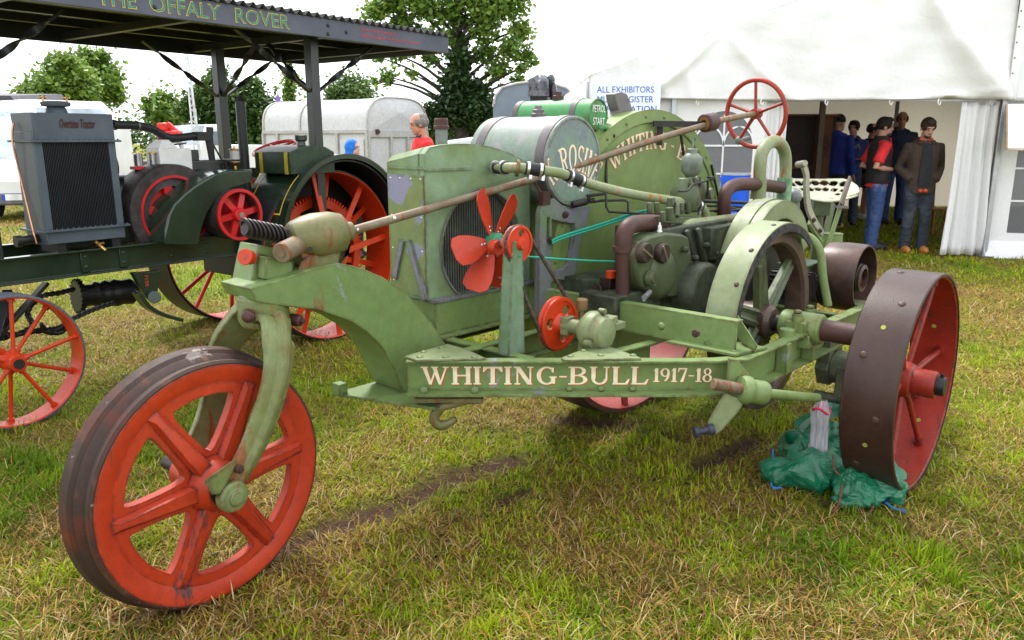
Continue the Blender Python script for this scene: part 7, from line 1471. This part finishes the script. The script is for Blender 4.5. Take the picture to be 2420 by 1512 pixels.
t = NT('field_ground'); vv = t.obj(); am = t.n('ShaderNodeAttribute', attribute_name='mud'); ad = t.n('ShaderNodeAttribute', attribute_name='dry')
grn = t.mix(t.noise(60, 6, .7, vv), (.07, .12, .006), (.24, .32, .014)); str_ = t.mix(t.noise(45, 6, .7, vv), (.11, .062, .02), (.32, .23, .055)); base = t.mix(ad.outputs['Fac'], grn, str_); soil = t.mix(t.noise(30, 7, .7, vv), (.040, .022, .014), (.115, .066, .044)); base = t.mix(t.ramp(t.noise(16, 5, .65, vv), .50, .66), base, (.045, .036, .012)); t.col(t.mix(am.outputs['Fac'], base, soil)); t.set(Roughness=.9); t.bsdf.inputs['Specular IOR Level'].default_value = .1; t.bump(t.noise(55, 7, .75, vv), .9, .03)
me.materials.append(t.m); go = bpy.data.objects.new('ground', me); COL.objects.link(go); tag(go, None, None, None, 'structure')
# ---- grass blades
def blades(n, seed):
    r = np.random.default_rng(seed); d0, d1 = 1.45, 21.0; d = d0*(d1/d0)**r.random(n); s = (r.random(n)*2 - 1)*.80; x = s*d*1.02 + np.sign(s)*.0; y = d
    m = mud(x, y); dr = dry(x, y); tuft = np.clip((vnoise(x, y, 6.5, 120, 3) - .50)/.16, 0, 1)*(1 - .75*dr)
    keep = r.random(n) > np.clip(m*1.0, 0, .86); keep &= ~((y > 10.4) & (x > .9) & (x < 1.6)); x, y, d, m, dr, tuft = (a[keep] for a in (x, y, d, m, dr, tuft)); n = len(x)
    isdry = r.random(n) < .14 + .52*dr; far = np.clip(d/4, 1, 4)
    L = np.where(isdry, r.uniform(.022, .085, n), r.uniform(.014, .044, n) + .066*tuft*tuft*r.random(n)); L *= (1 + .12*far)
    lean = np.where(isdry, r.uniform(.9, 1.5, n), np.clip(r.normal(1.0, .34, n) - .45*tuft, .05, 1.5)); yaw = r.uniform(0, 2*np.pi, n) + .0; W = np.where(isdry, .0017, .0026)*r.uniform(.7, 1.5, n)*far**.8
    dx, dy = np.cos(yaw), np.sin(yaw); z = hgt(x, y) - .004 + isdry*r.uniform(0, .014, n); bend = r.uniform(.15, .7, n)
    h1 = L*.55; a1 = np.clip(lean - .5*bend, 0, 1.5); a2 = np.clip(lean + .5*bend, 0, 1.75)
    p0 = np.stack([x, y, z], -1); p1 = p0 + np.stack([dx*np.sin(a1)*h1, dy*np.sin(a1)*h1, np.cos(a1)*h1], -1); p2 = p1 + np.stack([dx*np.sin(a2)*L*.45, dy*np.sin(a2)*L*.45, np.cos(a2)*L*.45], -1)
    sd = np.stack([-dy, dx, np.zeros(n)], -1)*W[:, None]
    v = np.stack([p0 - sd, p0 + sd, p1 + sd*.85, p1 - sd*.85, p2], 1).reshape(-1, 3)
    g1 = np.array([.080, .155, .006]); g2 = np.array([.275, .375, .010]); s1 = np.array([.34, .205, .052]); s2 = np.array([.13, .062, .022]); s3 = np.array([.40, .31, .145]); k = r.random(n)[:, None]
    tone = np.clip(vnoise(x, y, 1.7, 150, 4)*2.2 - .75 + .5*r.random(n), 0, 1)[:, None]; green = (g1*(1-tone) + g2*tone)*(.75 + .5*r.random((n, 1))); green[:, 0] *= (1 + .35*dr)
    straw = np.where(k < .45, s1, np.where(k < .8, s2, s3))*(.7 + .6*r.random((n, 1))); c = np.where(isdry[:, None], straw, green); c = c*(1-.5*m[:, None]) + np.array([.07, .045, .03])*.5*m[:, None]
    return v, np.repeat(c, 5, 0)
v, c = blades(330000, 3); n = len(v)//5
me = bpy.data.meshes.new('grass'); me.vertices.add(len(v)); me.vertices.foreach_set('co', v.astype(np.float32).ravel()); b = np.arange(n, dtype=np.int32)[:, None]*5; li = np.concatenate([b + np.array([0, 1, 2, 3], np.int32), b + np.array([3, 2, 4], np.int32)], 1).ravel()
me.loops.add(len(li)); me.loops.foreach_set('vertex_index', li); me.polygons.add(2*n); ls = (np.arange(n, dtype=np.int32)[:, None]*7 + np.array([0, 4], np.int32)).ravel(); me.polygons.foreach_set('loop_start', ls); me.update(); me.validate()
ca = me.color_attributes.new('tint', 'FLOAT_COLOR', 'POINT'); ca.data.foreach_set('color', np.concatenate([c, np.ones((len(c), 1))], 1).astype(np.float32).ravel())
t = NT('grass_blades'); a_ = t.n('ShaderNodeAttribute', attribute_name='tint'); t.col(a_.outputs['Color']); t.set(Roughness=.45); t.bsdf.inputs['Specular IOR Level'].default_value = .12; tb = t.n('ShaderNodeBsdfTranslucent'); t.l(a_.outputs['Color'], tb.inputs[0]); ms = t.n('ShaderNodeMixShader'); ms.inputs[0].default_value = .3; t.l(t.bsdf.outputs[0], ms.inputs[1]); t.l(tb.outputs[0], ms.inputs[2]); t.l(ms.outputs[0], t.out.inputs[0])
me.materials.append(t.m); go = bpy.data.objects.new('grass', me); COL.objects.link(go); tag(go, None, None, None, 'stuff')
# ---- crumpled green tarpaulin, plastic bag and cords by the rear wheel
TP_ = NT('tarpaulin_green'); vv = TP_.obj(); TP_.col(TP_.ramp(TP_.noise(5, 4, .6, vv), .3, .7, (.003, .082, .036, 1), (.006, .150, .072, 1))); TP_.set(Roughness=.30); TP_.bump(TP_.mix(.35, TP_.noise(26, 5, .65, vv, 1.5), TP_.noise(300, 2, .5, vv), 'ADD'), .35, .006); TARP = TP_.m
tc0 = Zp(1975, 1150); tarp = thing('tarpaulin', 'crumpled bright green tarpaulin bundled on the grass against the brown rear wheel', 'tarpaulin', tc0)
def ridge(p, seed):
    s = 0; a = 1.0; f = 9.0
    for o in range(4):
        r = random.Random(seed + o); d = V((r.uniform(-1, 1), r.uniform(-1, 1), r.uniform(-1, 1))).normalized(); e = perp(d)[0]; t = p.dot(d)*f + 1.7*math.sin(p.dot(e)*f*.6 + r.uniform(0, 6)); s += a*(abs((t % 2) - 1) - .5); a *= .6; f *= 1.75
    return s
def lump(c, rx, ry, rz, X, seed, n=46, k=24, amp=.022):
    X = V(X).normalized(); Y = ZU.cross(X); vs = []
    for i in range(k+1):
        t = math.pi*i/k
        for j in range(n):
            a = 2*math.pi*j/n; d = X*(math.cos(a)*math.sin(t)) + Y*(math.sin(a)*math.sin(t)) + ZU*math.cos(t); q = d.copy(); p = V(c) + X*(q.dot(X)*rx) + Y*(q.dot(Y)*ry) + ZU*(q.z*rz); p += d*(amp*ridge(p, seed)*1.2); p.z = max(p.z, .004 + .002*math.sin(a*5)); vs.append(p)
    return MB().add(vs, [(i*n+j, i*n+(j+1) % n, (i+1)*n+(j+1) % n, (i+1)*n+j) for i in range(k) for j in range(n)])
for i, (u, v_, z, rx, ry, rz, X, lab) in enumerate(((1900, 1152, .065, .18, .09, .075, (1, -.15, 0), 'rolled'), (2035, 1182, .07, .13, .085, .09, (1, -.25, 0), None), (1950, 1100, .09, .16, .12, .13, (1, .1, 0), None), (1900, 1105, .07, .11, .10, .12, (1, 0, 0), None), (2092, 1180, .045, .085, .06, .060, (1, -.1, 0), None), (2010, 1195, .035, .10, .06, .045, (1, -.3, 0), None), (2020, 1120, .10, .10, .07, .10, (1, -.2, 0), None))):
    p = Zp(u, v_); part('fold', lump(V((p.x, p.y, z)), rx, ry, rz, X, 7*i + 3, amp=.032), TARP, tarp, sm=0, fix=False)
sh = MB()
for (pts, w) in (([(1890, 1085, .14), (1960, 1050, .20), (2030, 1080, .16), (2075, 1110, .12)], .05), ([(1842, 1100, .10), (1860, 1140, .12), (1930, 1150, .13), (1985, 1150, .11)], .06), ([(1995, 1120, .14), (2040, 1130, .155), (2090, 1145, .11), (2128, 1160, .05)], .055)):
    ps = smooth_path([Zp(u, v_) + ZU*z for u, v_, z in pts], 6); sh.sweep(ps, [(w*(1 + .25*math.sin(i*1.3)), .004) for i in range(len(ps))], sec=[(-1, -1), (-.5, 1), (0, -.4), (.5, 1.2), (1, -1), (.5, .6), (0, -1), (-.5, .4)], side=V((.2, .8, .45)))
part('fold', sh, TARP, tarp, sm=20)
ey = Zp(1996, 1152) + ZU*.165 + V((0, -.05, -.02)); part('eyelet', MB().sweep([ey + V((.014*math.cos(R(a)), -.004, .014*math.sin(R(a)))) for a in range(0, 360, 20)], .0042, 8, closed=True), M['steel'], tarp)
OC = plain('orange_cord', (.55, .10, .02), .7, sc=80); BC = plain('brown_cord', (.16, .06, .035), .8, sc=80)
part('cord', MB().sweep(smooth_path([ey + V((.012, -.012, .0)), ey + V((-.004, -.006, .03)), ey + V((.012, -.004, .045)), ey + V((-.02, 0, .065))], 4), .0035, 6), OC, tarp); part('cord', MB().sweep(smooth_path([Zp(u, v_) + ZU*z for u, v_, z in ((2030, 1128, .16), (2052, 1130, .17), (2068, 1150, .165), (2072, 1185, .10), (2064, 1205, .03), (2052, 1220, .012), (2046, 1232, .008))], 5), .004, 6), BC, tarp); part('cord', MB().sweep(smooth_path([Zp(u, v_) + ZU*z for u, v_, z in ((1962, 1150, .15), (1965, 1175, .13), (1985, 1185, .10), (1980, 1205, .03), (1965, 1215, .01))], 5), .0045, 6), BC, tarp)
bc = plain('blue_cord', (.02, .22, .62), .6, sc=80)
o = part('twine', MB().sweep(smooth_path([Zp(u, v_) + ZU*z for u, v_, z in ((2055, 1182, .02), (2075, 1182, .022), (2092, 1195, .018), (2110, 1208, .014), (2140, 1213, .012))], 5), .0045, 6).sweep(smooth_path([Zp(u, v_) + ZU*z for u, v_, z in ((2055, 1185, .012), (2080, 1190, .02), (2098, 1202, .016), (2138, 1216, .01))], 5), .003, 6), bc, None, sm=60, org=Zp(2090, 1195)); tag(o, 'short frayed piece of bright blue cord lying on grass in front of the tarpaulin', 'cord')
o = part('twine', MB().sweep(smooth_path([Zp(u, v_) + ZU*z for u, v_, z in ((1823, 1110, .10), (1822, 1140, .05), (1824, 1160, .02), (1845, 1162, .02))], 5), .005, 6), bc, None, sm=60, org=Zp(1823, 1150)); tag(o, 'blue cord end hanging at the left side of the green tarpaulin', 'cord')
# clear plastic bag with a red band, standing on the tarpaulin
PB = NT('clear_plastic'); vv = PB.obj(); PB.set(Base_Color=(.62, .60, .66, 1), Roughness=.18); tp2 = PB.n('ShaderNodeBsdfTransparent'); tp2.inputs[0].default_value = (.88, .86, .9, 1); m3 = PB.n('ShaderNodeMixShader'); mp = PB.n('ShaderNodeMapping'); mp.inputs['Scale'].default_value = (1, 1, .12); PB.l(vv, mp.inputs[0]); PB.l(PB.ramp(PB.noise(40, 5, .6, mp.outputs[0]), .3, .7, (.25, .25, .25, 1), (.75, .75, .75, 1)), m3.inputs[0]); PB.l(tp2.outputs[0], m3.inputs[1]); PB.l(PB.bsdf.outputs[0], m3.inputs[2]); PB.l(m3.outputs[0], PB.out.inputs[0]); PB.bump(PB.noise(40, 5, .6, mp.outputs[0]), .6, .01)
bp0 = Zp(1930, 1128); bp0 = V((bp0.x, bp0.y, 0)); bag = thing('plastic_bag', 'tall clear plastic bag with a pink-red tie standing on the green tarpaulin', 'bag', bp0)
zb = [(1097, .062), (1080, .050), (1050, .036), (1020, .034), (990, .036), (972, .040), (957, .028), (945, .018)]; vs = []; N_ = 28
zz = [Yp(1935, v_, bp0.y).z for v_, _ in zb]; uu = [1926, 1928, 1932, 1935, 1938, 1940, 1942, 1944]
for (v_, r), z, u in zip(zb, zz, uu):
    c_ = Yp(u, v_, bp0.y)
    for j in range(N_): a = 2*math.pi*j/N_; w = 1 + .14*math.sin(5*a + z*20) + .08*math.sin(11*a); vs.append(V((c_.x + r*w*math.cos(a), c_.y + r*.8*w*math.sin(a), z)))
nb = len(zb); part('film', MB().add(vs, [(i*N_+j, i*N_+(j+1) % N_, (i+1)*N_+(j+1) % N_, (i+1)*N_+j) for i in range(nb-1) for j in range(N_)]), PB.m, bag, sm=50, fix=False)
c_ = Yp(1941, 968, bp0.y); part('tie', MB().sweep([V((c_.x + .037*math.cos(a), c_.y + .03*math.sin(a), c_.z + .014*math.sin(2*a))) for a in np.linspace(0, 6.28, 20)][:-1], .006, 8, closed=True).ell(Yp(1940, 958, bp0.y), .020, .016, .014), plain('pink_red', (.62, .03, .10), .4), bag); c_ = Yp(1927, 1095, bp0.y); part('contents', MB().ell(c_, .05, .04, .022), plain('dark_red_lump', (.18, .02, .03), .5), bag)
